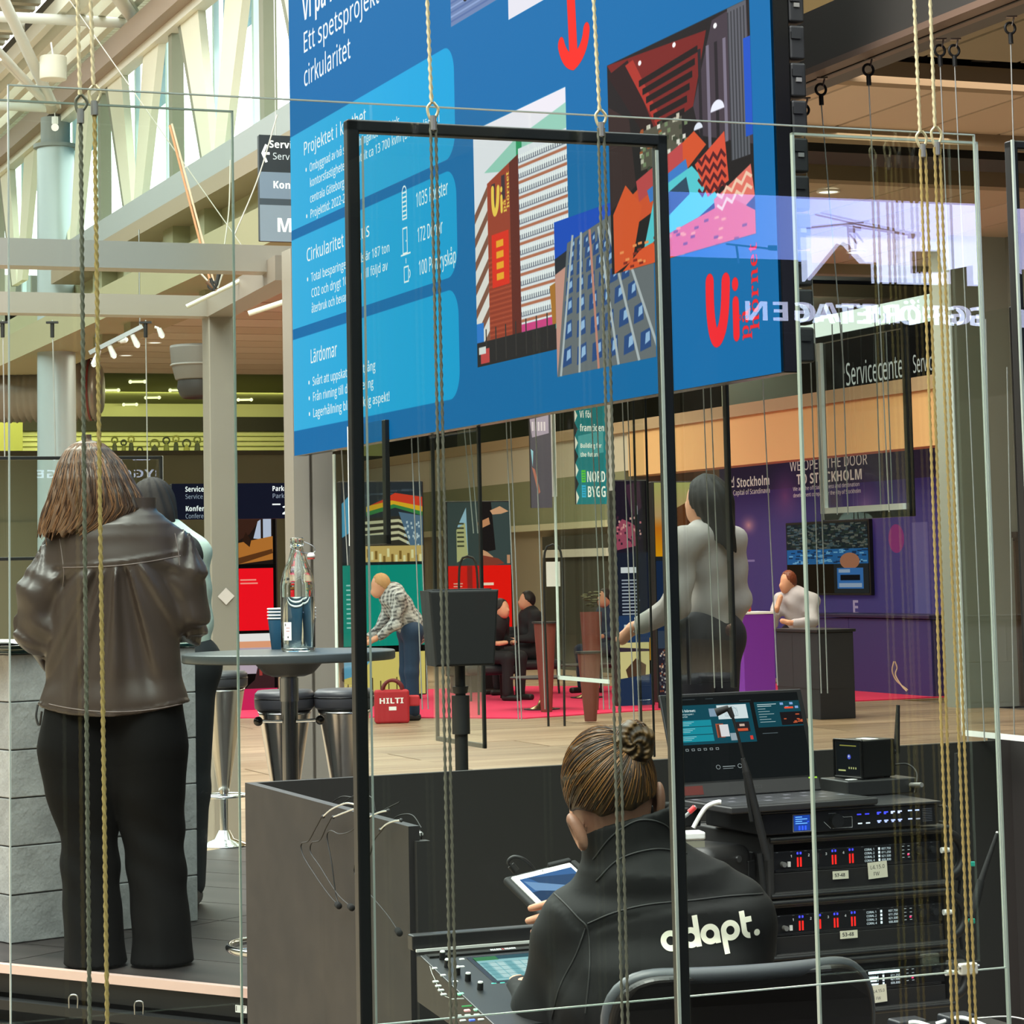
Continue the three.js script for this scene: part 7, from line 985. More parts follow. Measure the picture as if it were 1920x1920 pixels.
function hand(m, side, curl, skin) { // wrist at the origin, fingers along -y before m; thumb on the side given
  const f = (p) => {
    let d = smin(sdCap(p, [0, 0.03, 0], [0, -0.02, 0], 0.024, 0.026), sdEll(p, [0, -0.055, 0], [0.042, 0.05, 0.015]), 0.02);
    [[-0.031, 0.066, 0.0078], [-0.011, 0.078, 0.0085], [0.010, 0.074, 0.0083], [0.029, 0.058, 0.0075]].forEach(([x, L, r]) => { const a = [x * side, -0.092, 0], b = [x * 1.08 * side, -0.092 - L * 0.42 * Math.cos(curl), -L * 0.42 * Math.sin(curl)], c = [b[0], b[1] - L * 0.34 * Math.cos(curl * 2), b[2] - L * 0.34 * Math.sin(curl * 2)], e = [c[0], c[1] - L * 0.24 * Math.cos(curl * 2.7), c[2] - L * 0.24 * Math.sin(curl * 2.7)]; d = smin(d, Math.min(sdCap(p, a, b, r * 1.08, r), sdCap(p, b, c, r, r * 0.95), sdCap(p, c, e, r * 0.95, r * 0.8)), 0.006); });
    const t0 = [0.032 * side, -0.03, -0.004], t1 = [0.06 * side, -0.06, -0.018], t2 = [0.062 * side, -0.092, -0.026]; return smin(d, Math.min(sdCap(p, t0, t1, 0.014, 0.0105), sdCap(p, t1, t2, 0.0105, 0.008)), 0.01);
  };
  return surf(f, [-0.09, -0.2, -0.09], [0.09, 0.07, 0.03], 0.003, () => skin).applyMatrix4(m);
}
{ // ----- standing woman, seen from behind -----
  const z = 8.3, s = z / FPX, o = at(225, 1830, z), lift = HS - o.y + 0.022, t = thing('person', 'standing woman from behind with brown shoulder-length hair, dark satin blouse and black trousers', 'person', V3(o.x, o.y - 0.022, o.z)), X = (px) => (px - 225) * s, Y = (py) => (1830 - py) * s, row = (y, x0, x1, zc, b) => [Y(y), X(x0), X(x1), zc, b];
  const legL = [row(1318, 90, 222, 0, 0.12), row(1400, 74, 226, 0.0, 0.13), row(1480, 88, 226, 0, 0.115), row(1560, 115, 223, -0.01, 0.09), row(1650, 118, 226, -0.005, 0.085), row(1750, 122, 234, 0, 0.1), row(1832, 121, 246, 0.005, 0.125)];
  const legR = [row(1318, 208, 344, 0, 0.12), row(1400, 206, 355, 0.0, 0.13), row(1480, 214, 348, 0, 0.115), row(1560, 228, 345, -0.01, 0.09), row(1650, 242, 349, -0.005, 0.085), row(1750, 250, 356, 0, 0.1), row(1832, 240, 363, 0.005, 0.125)];
  const hemY = (x) => Y(1338) + 0.022 * Math.pow((x - X(215)) / 0.2, 2);
  const trF = (p) => { let d = smin(loft(legL, p), loft(legR, p), 0.003 + 0.06 * ss(Y(1570), Y(1430), p[1])); d += 0.004 * Math.sin(p[1] * 46 + p[0] * 34) * gauss(p[1] - Y(1590), 0.16) + 0.003 * Math.sin(p[0] * 70 + p[1] * 9) * ss(Y(1600), Y(1800), p[1]); return Math.max(d, band(p, lift + 0.006, hemY(p[0]) + 0.014)); };
  obj('trousers', surf(trF, [-0.29, 0.0, -0.16], [0.28, 0.95, 0.18], 0.0085), P(0x070606, 0.8, { specularIntensity: 0.35 }), t);
  obj('pocket_edge', tube([V3(X(82), Y(1318), 0.06), V3(X(80), Y(1340), 0.07), V3(X(86), Y(1356), 0.075), V3(X(92), Y(1330), 0.085)], 0.0035, 16, 6), S(0x1c1817, 0.5), t);
  for (const x of [170, 300]) obj('shoe', rbox(0.085, 0.05, 0.25, 0.024, X(x), lift + 0.026, -0.05), M.black, t);
  const torso = [row(962, 215, 300, 0.02, 0.06), row(975, 175, 315, 0.02, 0.085), row(990, 128, 332, 0.015, 0.105), row(1015, 108, 342, 0.01, 0.118), row(1060, 108, 345, 0.01, 0.13), row(1120, 112, 342, 0.01, 0.13), row(1200, 100, 340, 0.01, 0.128), row(1270, 92, 344, 0.01, 0.135), row(1318, 78, 357, 0.008, 0.15), row(1350, 78, 357, 0.008, 0.15)];
  const seamY = (x) => Y(1064) + (x - X(120)) / (X(345) - X(120)) * (Y(1041) - Y(1064)) - 0.012 * Math.sin(Math.PI * Math.min(1, Math.max(0, (x - X(120)) / (X(345) - X(120)))));
  const blF = (p) => {
    let d = loft(torso, p); const back = ss(-0.02, 0.06, p[2]), dy = seamY(p[0]) - p[1];
    if (dy > -0.02) { const u = (p[0] - X(236)) / (0.05 + 0.42 * Math.max(0, dy)), fade = ss(0, 0.05, dy) * back * (1 - 0.65 * ss(Y(1240), Y(1320), p[1])); d -= fade * (0.0115 * Math.cos(u * 9.2) * gauss(u, 1.5) + 0.0095 * Math.cos(u * 4.3 + 1.2) + 0.005 * Math.cos(u * 19 + 0.6) * gauss(u, 0.8)) + 0.011 * fade * gauss(p[0] - X(180) + dy * 0.12, 0.022); }
    d -= back * 0.0035 * gauss(dy, 0.006);
    const puff = (sh, mid, el, cf, q) => { let e = smin(sdCap(p, sh, mid, 0.052, 0.078 * q), sdCap(p, mid, el, 0.078 * q, 0.074 * q), 0.03); e = smin(e, sdCap(p, el, cf, 0.072 * q, 0.05), 0.03); const a = Math.atan2(p[2] - mid[2], p[0] - mid[0]); return e + 0.0055 * Math.sin(a * 7 + p[1] * 22) * ss(mid[1] - 0.05, sh[1], p[1]) + 0.008 * Math.sin(p[1] * 48 + p[0] * 78 + 2.5 * a + 1.5 * Math.sin(p[1] * 23)) * ss(sh[1], mid[1] - 0.04, p[1]); };
    d = smin(d, puff([X(112), Y(1035), 0], [X(88), Y(1110), 0.01], [X(78), Y(1178), 0.0], [X(92), Y(1232), -0.09], 0.98), 0.028);
    d = smin(d, puff([X(338), Y(1030), 0], [X(352), Y(1090), 0.0], [X(355), Y(1160), -0.02], [X(352), Y(1190), -0.13], 0.82), 0.028);
    const up = p[1] - Y(966) - (p[0] - X(280)) * -0.1; d = Math.max(d, hemY(p[0]) - p[1] - (Math.abs(p[0] - X(215)) > 0.235 ? 9 : 0) * 0);
    if (p[1] < hemY(p[0]) + 0.012 && p[2] > 0) d -= 0.0025;
    return d;
  };
  const bl = obj('blouse', surf(blF, [-0.38, 0.82, -0.29], [0.36, 1.57, 0.21], 0.0068), P(0x40352f, 0.33, { sheen: 0.2, sheenRoughness: 0.35, sheenColor: new THREE.Color(0x8a7570), specularIntensity: 1 }), t);
  t.updateMatrixWorld(true); { const piping = S(0x6a5c58, 0.35), q0 = []; for (let i = 0; i <= 24; i++) { const px = 118 + i * 9.2; q0.push([px, 1830 - seamY(X(px)) / s]); } const q1 = []; for (let i = 0; i <= 26; i++) { const px = 92 + i * 9.6; q1.push([px, 1830 - hemY(X(px)) / s - 3]); } obj('piping', [seamOn(bl, t, q0, 0.0022), seamOn(bl, t, q1, 0.0022), seamOn(bl, t, [[112, 1010], [116, 1040], [120, 1075], [118, 1100]], 0.0018), seamOn(bl, t, [[328, 1000], [334, 1030], [337, 1060]], 0.0018)].filter(Boolean), piping, t); }
  obj('collar', surf((p) => Math.max(Math.abs(sdCap(p, [X(262), Y(985), 0.0], [X(245), Y(930), -0.03], 0.06, 0.054)) - 0.005, band(p, Y(988), Y(968) - 0.1 * (p[0] - X(262)))), [X(190), Y(1000), -0.12], [X(330), Y(930), 0.1], 0.005), P(0x4a403d, 0.35, { sheen: 0.5, sheenColor: new THREE.Color(0x9a8580) }), t);
  const H = [X(176), Y(905), -0.02];
  const skinF = (p) => { let d = sdEll(p, H, [0.075, 0.105, 0.09]); d = smin(d, sdEll(p, [H[0] + 0.005, H[1] - 0.065, H[2] - 0.05], [0.05, 0.06, 0.055]), 0.04); d = smin(d, sdEll(p, [H[0] + 0.005, H[1] - 0.02, H[2] - 0.1], [0.014, 0.025, 0.018]), 0.02); d = smin(d, sdCap(p, [H[0], H[1] - 0.04, 0], [X(240), Y(1000), 0.0], 0.052, 0.058), 0.03); d = smin(d, sdCap(p, [X(230), Y(1010), 0], [X(215), Y(1300), 0], 0.09, 0.1), 0.04); for (const q of [[[X(112), Y(1035), 0], [X(82), Y(1180), 0], [X(130), Y(1225), -0.2]], [[X(338), Y(1030), 0], [X(358), Y(1160), -0.02], [X(300), Y(1205), -0.2]]]) { d = smin(d, sdCap(p, [X(225), Y(1030), 0], q[0], 0.05, 0.042), 0.03); d = smin(d, sdCap(p, q[0], q[1], 0.04, 0.034), 0.02); d = smin(d, sdCap(p, q[1], q[2], 0.034, 0.025), 0.02); } for (const x of [178, 292]) { d = smin(d, sdCap(p, [X(x), Y(1400), 0], [X(x), lift + 0.09, 0], 0.06, 0.035), 0.03); d = smin(d, sdCap(p, [X(x), lift + 0.06, 0.02], [X(x), lift + 0.035, -0.13], 0.028, 0.02), 0.02); } return d; };
  const arms = [[X(130), Y(1225), 1], [X(300), Y(1205), -1]].map(([x, y, sd]) => hand(new THREE.Matrix4().compose(V3(x, y, -0.2), new THREE.Quaternion().setFromEuler(new THREE.Euler(1.5, 0, 0)), V3(0.95, 0.95, 0.95)), sd, 0.35, [1, 1, 1]));
  obj('body', mergeColored([surf(skinF, [-0.32, 0.03, -0.26], [0.32, 1.78, 0.15], 0.011, () => [1, 1, 1]), ...arms]), S(0xd8a487, 0.55, 0, { vertexColors: true }), t);
  // hair: a hanging mass with strand relief, then loose strands over it
  const hr = [row(829, 160, 178, 0, 0.02), row(836, 143, 200, 0, 0.055), row(850, 128, 216, 0, 0.088), row(875, 116, 238, 0.005, 0.112), row(905, 108, 256, 0.012, 0.122), row(935, 99, 272, 0.018, 0.12), row(960, 90, 284, 0.02, 0.114), row(985, 83, 268, 0.022, 0.106), row(1008, 80, 226, 0.022, 0.096)];
  const low = (x) => Y(1004) + ss(X(205), X(285), x) * (Y(968) - Y(1004)) + 0.008 * Math.sin(x * 90) + 0.006 * Math.sin(x * 210 + 1);
  const ang = (p) => { const [x0, x1, zc] = lut(hr, p[1]); return Math.atan2(p[0] - (x0 + x1) / 2 - 0.012, p[2] - zc + 0.001); };
  const sn = (a, y) => 0.5 * Math.sin(a * 26 + 2.5 * Math.sin(y * 16) + 1) + 0.32 * Math.sin(a * 43 - y * 11) + 0.3 * Math.sin(a * 15 + y * 7 + 2);
  const hairF = (p) => { const a = ang(p), d = loft(hr, p) + 0.0042 * sn(a, p[1]) * ss(Y(829), Y(860), p[1]) + 0.006 * gauss(a - 0.12, 0.05) * ss(Y(985), Y(850), p[1]) * 0; return Math.max(smax(d, low(p[0]) - p[1], 0.012), -(p[2] + 0.085 + 0.05 * ss(Y(960), Y(850), p[1]))); };
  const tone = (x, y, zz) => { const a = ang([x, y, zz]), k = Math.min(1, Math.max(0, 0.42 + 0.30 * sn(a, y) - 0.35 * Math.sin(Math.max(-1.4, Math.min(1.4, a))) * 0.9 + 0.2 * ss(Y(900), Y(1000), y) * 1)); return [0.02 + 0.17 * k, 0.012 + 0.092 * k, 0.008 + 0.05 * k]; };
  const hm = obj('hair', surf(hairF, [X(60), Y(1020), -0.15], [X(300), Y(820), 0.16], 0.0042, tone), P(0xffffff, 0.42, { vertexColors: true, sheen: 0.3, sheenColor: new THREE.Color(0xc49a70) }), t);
  const st = []; for (let i = 0; i < 230; i++) { const a0 = rr(-1.9, 1.9), q = []; let a = a0; const end = rr(0.75, 1.04); for (let k = 0; k <= 9; k++) { const y = Y(836) + (low(X(176) + 0.1 * Math.sin(a0)) - 0.012 - Y(836)) * k / 9 * end, [x0, x1, zc, b] = lut(hr, y); a = a0 + 0.05 * Math.sin(k * 0.9 + i); const e = 1.0 + 0.012 * Math.sin(i + k * 0.7) + (k > 7 ? 0.02 * rnd() : 0.004); q.push(V3((x0 + x1) / 2 + Math.sin(a) * (x1 - x0) / 2 * e, y, zc + Math.cos(a) * b * e)); } st.push({ q, a0 }); }
  const tones = [S(0x8a6242, 0.45), S(0x553a28, 0.45), S(0x321f15, 0.45)];
  tones.forEach((m, j) => obj('strands', st.filter((_, i) => i % 3 === j).map(({ q }) => tube(q, 0.0011, 14, 4)), m, hm));
}
{ // ----- person beyond the block lectern -----
  const z = 9.75, s = z / FPX, o = at(335, 1681, z), X = (px) => (px - 335) * s, Y = (py) => (1681 - py) * s;
  const g = figure('dark-haired person in mint knitted top half hidden behind the standing woman', V3(o.x, HS, o.z), 0, standing({ head: [X(287), Y(950), 0], face: [-0.6, -0.3, -0.74], neck: [X(312), Y(1005), 0.02], pelvis: [X(352), Y(1230), 0], shL: [X(362), Y(1040), 0.02], shR: [X(270), Y(1045), 0], elL: [X(372), Y(1150), -0.02], elR: [X(262), Y(1150), -0.1], wrL: [X(362), Y(1205), -0.18], wrR: [X(270), Y(1190), -0.25], haL: [X(352), Y(1212), -0.26], haR: [X(276), Y(1195), -0.32], hipL: [X(362), Y(1240), 0], hipR: [X(315), Y(1240), 0], knL: [X(358), Y(1470), 0], knR: [X(320), Y(1470), 0], anL: [X(356), 0.085, 0], anR: [X(322), 0.085, 0] }), { bulk: 0.11, cell: 0.012, hairLong: 0.3, mats: { top: P(0xc4d4c4, 0.9, { bumpMap: grainBump, bumpScale: 0.01 }), legs: S(0x14181a, 0.8), hair: S(0x1d120d, 0.8) }, hair: (p, h) => Math.max(smin(sdEll(p, [h[0] + 0.012, h[1] + 0.01, h[2] + 0.012], [0.09, 0.115, 0.1]), sdCap(p, [h[0] + 0.03, h[1] - 0.05, 0.05], [h[0] + 0.1, h[1] - 0.2, 0.06], 0.075, 0.04), 0.05), -1) });
  obj('scarf', surf((p) => smin(sdCap(p, [X(330), Y(1008), 0.05], [X(362), Y(1030), 0.06], 0.055, 0.06), sdCap(p, [X(362), Y(1030), 0.06], [X(360), Y(1075), 0.05], 0.055, 0.03), 0.03) + 0.006 * Math.sin(p[0] * 70 + p[1] * 50), [X(280), Y(1120), -0.05], [X(410), Y(950), 0.16], 0.009), S(0x2a2420, 0.7), g);
}
{ // ----- seated technician, seen from behind -----
  const z = 4.6, s = z / FPX, o = at(1200, 1700, z), t = thing('person', 'seated technician from behind with hair bun, black jacket lettered adapt, looking at a tablet', 'person', o.clone()), X = (px) => (px - 1200) * s, Y = (py) => (1700 - py) * s;
  const roll = 0.16, cs = Math.cos(roll), sr = Math.sin(roll), HC = [X(1150), Y(1478), -0.015];
  const loc = (p) => { const x = p[0] - HC[0], y = p[1] - HC[1]; return [x * cs + y * sr, -x * sr + y * cs, p[2] - HC[2]]; };     // head's own upright frame
  const headF = (p) => {
    const q = loc(p); let d = sdEll(q, [0, 0, 0], [0.078, 0.1, 0.097]);
    d = smin(d, sdEll(q, [-0.022, -0.088, -0.052], [0.056, 0.058, 0.07]), 0.04);                                            // jaw turned to the left
    d = smin(d, sdEll(q, [-0.05, -0.012, -0.075], [0.03, 0.03, 0.022]), 0.02); d = smin(d, sdEll(q, [-0.068, -0.05, -0.092], [0.013, 0.022, 0.014]), 0.015); d = smin(d, sdEll(q, [-0.05, -0.095, -0.095], [0.022, 0.01, 0.012]), 0.012);
    d = smin(d, sdCap(p, [X(1150), Y(1540), 0.0], [X(1192), Y(1640), 0.0], 0.056, 0.06), 0.03);
    const ear = (c, tilt, w) => { const dx = p[0] - c[0], dy = p[1] - c[1], a = Math.cos(tilt), b = Math.sin(tilt), e = [dx * a + dy * b, -dx * b + dy * a, p[2] - c[2]]; let k = sdEll(e, [0, 0, 0], [w, 0.036, 0.02]); k = smax(k, -sdEll(e, [-w * 0.9, -0.002, 0.004], [w * 0.75, 0.024, 0.013]), 0.006); return k; };
    d = smin(d, ear([X(1086), Y(1556), 0.052], 0.38, 0.015), 0.003); d = smin(d, ear([X(1240), Y(1510), -0.008], -0.05, 0.012), 0.006);
    return d;
  };
  const bodyF = (p) => { let d = sdCap(p, [X(1195), Y(1680), -0.015], [X(1235), Y(2150), 0.0], 0.06, 0.1); for (const q of [[[X(1075), Y(1745), -0.02], [X(1005), Y(1935), -0.08], [X(972), Y(1880), -0.22]], [[X(1375), Y(1725), 0], [X(1385), Y(1950), -0.1], [X(1120), Y(1830), -0.26]]]) { d = smin(d, sdCap(p, [X(1210), Y(1680), 0.02], q[0], 0.05, 0.05), 0.03); d = smin(d, sdCap(p, q[0], q[1], 0.045, 0.038), 0.02); d = smin(d, sdCap(p, q[1], q[2], 0.038, 0.028), 0.02); } d = smin(d, sdCap(p, [X(1120), Y(1830), -0.26], [X(1142), Y(1712), -0.11], 0.03, 0.026), 0.02); for (const x of [-0.07, 0.13]) { d = smin(d, sdCap(p, [x, Y(2170), 0], [x - 0.02, Y(2150), -0.42], 0.075, 0.055), 0.03); d = smin(d, sdCap(p, [x - 0.02, Y(2150), -0.42], [x - 0.03, -0.66, -0.4], 0.055, 0.04), 0.03); } return d; };
  const fade = (x, y, zz) => { const q = loc([x, y, zz]), k = ss(-0.1, -0.045, q[1]) * ss(-0.06, 0.03, q[2]) * 0.85; return [1 - 0.72 * k, 1 - 0.74 * k, 1 - 0.74 * k]; };
  const hl = hand(new THREE.Matrix4().compose(V3(X(975), Y(1888), -0.2), new THREE.Quaternion().setFromEuler(new THREE.Euler(1.15, 0.0, -0.25)), V3(1, 1, 1)), -1, 0.5, [1, 0.95, 0.93]);
  const hrt = hand(new THREE.Matrix4().compose(V3(X(1142), Y(1706), -0.1), new THREE.Quaternion().setFromEuler(new THREE.Euler(-0.2, 0.4, -1.28)), V3(0.95, 0.95, 0.95)), 1, 0.42, [1, 0.95, 0.93]);
  obj('body', mergeColored([surf(headF, [X(1040), Y(1670), -0.17], [X(1262), Y(1370), 0.12], 0.0036, fade), surf(bodyF, [-0.33, -0.72, -0.5], [0.3, 0.16, 0.2], 0.013, () => [1, 1, 1]), hl, hrt]), S(0xd69c7e, 0.5, 0, { vertexColors: true }), t);
  // hair swept up to a bun
  const BU = [X(1194), Y(1398), 0.035], line = (x) => lut([[X(1262), Y(1495)], [X(1235), Y(1502)], [X(1180), Y(1518)], [X(1130), Y(1528)], [X(1108), Y(1522)], [X(1086), Y(1516)], [X(1070), Y(1532)], [X(1050), Y(1545)]], x)[0];
  const flow = (p) => Math.atan2(p[0] - BU[0], p[1] - BU[1] - 0.002) + 0.9 * (p[2] - 0.05), fs = (a) => 0.5 * Math.sin(a * 31) + 0.3 * Math.sin(a * 53 + 1) + 0.3 * Math.sin(a * 17 + 2);
  const hairF = (p) => { const q = loc(p); let d = sdEll(q, [0, 0.008, 0.006], [0.085, 0.1, 0.099]) + 0.0016 * fs(flow(p)); d = smax(d, line(p[0]) - p[1] + 0.012 * Math.sin(p[0] * 120) * 0.2, 0.006); return smax(d, -(q[2] + 0.062 + 0.35 * q[1] * 0.2), 0.01); };
  const bunF = (p) => { const x = p[0] - BU[0], y = p[1] - BU[1], zz = p[2] - BU[2], a = Math.atan2(y, x), r = Math.hypot(x, y); let d = sdEll(p, BU, [0.036, 0.039, 0.036]); for (let i = 0; i < 5; i++) { const b = i * 1.256 + 0.4, c = [BU[0] + 0.02 * Math.cos(b), BU[1] + 0.022 * Math.sin(b), BU[2] + 0.014]; d = smin(d, sdEll(p, c, [0.019, 0.017, 0.02]), 0.006); } d += 0.0024 * Math.sin(a * 5 + r * 330 + zz * 120) + 0.0012 * Math.sin(a * 11 - r * 500); return smin(d, sdCap(p, [BU[0] + 0.006, BU[1] - 0.02, BU[2] - 0.01], [X(1188), Y(1450), 0.05], 0.02, 0.02), 0.012); };
  const ht = (x, y, zz) => { const k = Math.min(1, Math.max(0, 0.35 + 0.38 * fs(flow([x, y, zz])) + 0.25 * gauss(x - X(1120), 0.03))); return [0.018 + 0.125 * k, 0.011 + 0.066 * k, 0.005 + 0.02 * k]; };
  const bt = (x, y, zz) => { const a = Math.atan2(y - BU[1], x - BU[0]), r = Math.hypot(x - BU[0], y - BU[1]), k = 0.5 + 0.5 * Math.sin(a * 5 + r * 330 + zz * 120); return [0.016 + 0.11 * k, 0.009 + 0.058 * k, 0.004 + 0.018 * k]; };
  const hm = obj('hair', surf(hairF, [X(1045), Y(1560), -0.13], [X(1250), Y(1365), 0.12], 0.0032, ht), P(0xffffff, 0.5, { vertexColors: true, specularIntensity: 0.6 }), t);
  obj('bun', surf(bunF, [X(1138), Y(1465), -0.03], [X(1246), Y(1338), 0.1], 0.0028, bt), P(0xffffff, 0.5, { vertexColors: true, specularIntensity: 0.6 }), hm);
  const ws = []; for (let i = 0; i < 26; i++) { const b = rr(0, 6.28), q = []; for (let k = 0; k < 6; k++) q.push(V3(BU[0] + Math.cos(b + k * 0.35) * (0.034 + 0.004 * Math.sin(k + i)), BU[1] + Math.sin(b + k * 0.35) * (0.037 + 0.005 * Math.cos(k * 1.3 + i)), BU[2] + 0.012 * Math.sin(i * 2.1 + k * 0.5) + 0.008)); ws.push(tube(q, 0.0011, 12, 4)); } for (let i = 0; i < 7; i++) ws.push(tube([V3(X(1120 + i * 5), Y(1402 - i * 2), 0.02), V3(X(1135 + i * 5), Y(1378 - i), 0.03), V3(X(1160 + i * 3), Y(1376), 0.035), V3(X(1172), Y(1392), 0.04)], 0.0009, 14, 4)); obj('strands', ws, S(0x5a3c22, 0.4), hm);
  const bu = loc(BU), bd = V3(bu[0] / 0.085, (bu[1] - 0.008) / 0.1, (bu[2] - 0.006) / 0.099).normalize(), sets = [[], [], []], back = (q) => [HC[0] + q[0] * cs - q[1] * sr, HC[1] + q[0] * sr + q[1] * cs, HC[2] + q[2]];
  for (let i = 0; i < 330; i++) { const th = rr(-2.2, 2.2), ph = rr(-0.75, 0.55), d0 = V3(Math.sin(th) * Math.cos(ph), Math.sin(ph), Math.cos(th) * Math.cos(ph)), q = []; for (let k = 0; k <= 9; k++) { const d = d0.clone().lerp(bd, k / 9 * 0.96).normalize(), e = 1.012 + 0.006 * Math.sin(i * 1.7 + k), w = back([d.x * 0.085 * e, 0.008 + d.y * 0.1 * e, 0.006 + d.z * 0.099 * e]); if (w[1] > line(w[0]) + 0.004) q.push(V3(...w)); } if (q.length > 3) sets[i % 3].push(tube(q, 0.0008, 12, 4)); }
  [S(0x8a5c2c, 0.4), S(0x4a2f1a, 0.45), S(0x2a1b11, 0.45)].forEach((m, i) => obj('strands', sets[i], m, hm));
  // jacket
  const tor = [row2(1668, 1120, 1330, 0.0, 0.085), row2(1700, 1062, 1400, 0.0, 0.11), row2(1740, 1040, 1425, -0.005, 0.12), row2(1800, 1030, 1432, 0.01, 0.13), row2(1880, 1026, 1430, 0.02, 0.135), row2(2000, 1030, 1420, 0.03, 0.14), row2(2160, 1040, 1410, 0.02, 0.15)];
  function row2(y, x0, x1, zc, b) { return [Y(y), X(x0), X(x1), zc, b]; }
  const seg = (p, q) => { let m = 9; for (let i = 0; i < q.length - 1; i++) { const [ax, ay] = q[i], [bx, by] = q[i + 1], dx = bx - ax, dy = by - ay, h = Math.min(1, Math.max(0, ((p[0] - ax) * dx + (p[1] - ay) * dy) / (dx * dx + dy * dy))); m = Math.min(m, Math.hypot(p[0] - ax - dx * h, p[1] - ay - dy * h)); } return m; };
  const PX = (q) => q.map(([x, y]) => [X(x), Y(y)]), yoke = PX([[1100, 1732], [1150, 1712], [1210, 1697], [1300, 1688], [1370, 1680], [1432, 1676]]), rag = PX([[1034, 1675], [1060, 1695], [1085, 1722], [1100, 1738], [1108, 1800], [1100, 1900], [1070, 1990]]), mid = PX([[1100, 1738], [1085, 1790], [1050, 1850], [1030, 1920]]), csm = PX([[1120, 1650], [1160, 1612], [1230, 1592], [1290, 1600]]);
  const jkF = (p) => {
    let d = Math.max(loft(tor, p), p[1] - Y(1650)); d = smin(d, sdCap(p, [X(1195), Y(1640), 0.0], [X(1092), Y(1728), -0.005], 0.072, 0.066), 0.06); d = smin(d, sdCap(p, [X(1215), Y(1640), 0.0], [X(1365), Y(1712), 0.0], 0.076, 0.068), 0.06);
    d = smin(d, smin(sdCap(p, [X(1078), Y(1745), -0.015], [X(1022), Y(1900), -0.07], 0.067, 0.06), sdCap(p, [X(1022), Y(1925), -0.07], [X(985), Y(1893), -0.19], 0.058, 0.042), 0.03), 0.03); d = smin(d, smin(sdCap(p, [X(1372), Y(1728), 0], [X(1382), Y(1940), -0.09], 0.068, 0.06), sdCap(p, [X(1382), Y(1950), -0.1], [X(1135), Y(1838), -0.25], 0.055, 0.044), 0.03), 0.03); d = smin(d, sdCap(p, [X(1135), Y(1838), -0.25], [X(1150), Y(1730), -0.13], 0.044, 0.036), 0.02);
    const back = ss(-0.05, 0.02, p[2]); d += back * (0.003 * gauss(seg(p, yoke), 0.004) + 0.0025 * gauss(seg(p, rag), 0.0036) + 0.0018 * gauss(seg(p, mid), 0.004) + 0.002 * gauss(seg(p, csm), 0.005)); d += 0.0035 * Math.sin(p[1] * 40 + p[0] * 60) * ss(X(1120), X(1020), p[0]) + 0.003 * Math.sin(p[1] * 34 - p[0] * 26) * gauss(p[1] - Y(1860), 0.09) * back;
    // stand-up collar round the neck
    const cx = X(1186), yy = p[1] - (Y(1560) + (p[0] - cx) * 0.25), e = Math.hypot((p[0] - cx) / 0.082, (p[2] + 0.002) / 0.074), cw = (Math.abs(e - 1) * 0.078) - 0.007; d = smin(d, smax(cw, Math.max(yy - 0.028, -yy - 0.085), 0.008), 0.014);
    return Math.max(d, -sdCap(p, [X(1158), Y(1490), -0.0], [X(1184), Y(1572), 0.0], 0.064, 0.064));
  };
  const jk = obj('jacket', surf(jkF, [-0.31, -0.5, -0.34], [0.3, 0.19, 0.19], 0.0062), P(0x0e0e0d, 0.72, { specularIntensity: 0.6, sheen: 0.08, sheenRoughness: 0.5, sheenColor: new THREE.Color(0x6b6860) }), t);
  const trF = (p) => { let d = sdCap(p, [-0.06, Y(2180), 0], [0.13, Y(2180), 0], 0.13, 0.13); for (const x of [-0.07, 0.13]) { d = smin(d, sdCap(p, [x, Y(2170), 0], [x - 0.02, Y(2150), -0.42], 0.1, 0.075), 0.04); d = smin(d, sdCap(p, [x - 0.02, Y(2150), -0.42], [x - 0.03, -0.68, -0.4], 0.075, 0.055), 0.03); } return d; };
  obj('trousers', surf(trF, [-0.25, -0.73, -0.54], [0.3, -0.28, 0.16], 0.014), S(0x15151a, 0.8), t); for (const x of [-0.1, 0.1]) obj('shoe', rbox(0.095, 0.07, 0.26, 0.03, x, -(o.y) + 0.036, -0.46), M.black, t);
  t.updateMatrixWorld(true);
  { const sm = S(0x232322, 0.6), fine = (q) => { const c = new THREE.CatmullRomCurve3(q.map(([x, y]) => V3(x, y, 0))), n = q.length * 5; return c.getPoints(n).map((v) => [v.x, v.y]); }; obj('seam', [[[1102, 1732], [1150, 1712], [1210, 1697], [1300, 1688], [1370, 1680], [1430, 1676]], [[1036, 1672], [1060, 1695], [1085, 1722], [1100, 1738], [1106, 1800], [1098, 1900]], [[1098, 1740], [1080, 1790], [1050, 1850], [1035, 1910]], [[1118, 1652], [1160, 1612], [1230, 1592], [1288, 1600]], [[1112, 1612], [1150, 1566], [1200, 1538], [1245, 1546], [1268, 1572]]].map((q) => seamOn(jk, t, fine(q), 0.002)).filter(Boolean), sm, t); }
  // lettering pressed onto the back
  const logo = canvasTex(1024, 512, (g) => {
    g.clearRect(0, 0, 1024, 512); g.strokeStyle = g.fillStyle = '#f6f1dc'; g.lineWidth = 52; g.lineCap = 'butt'; const ring = (x, y, r) => { g.beginPath(); g.arc(x, y, r, 0, 7); g.stroke(); }; const bar2 = (x, y0, y1) => g.fillRect(x - 26, y0, 52, y1 - y0);
    ring(130, 300, 66); bar2(196, 300, 392); ring(318, 300, 66); bar2(384, 110, 392); ring(506, 300, 66); bar2(572, 300, 392); ring(704, 300, 66); bar2(638, 300, 500); bar2(838, 150, 330); g.beginPath(); g.arc(890, 326, 52, Math.PI, Math.PI / 2, true); g.stroke(); g.fillRect(812, 208, 112, 50); g.beginPath(); g.arc(960, 366, 30, 0, 7); g.fill();
  });
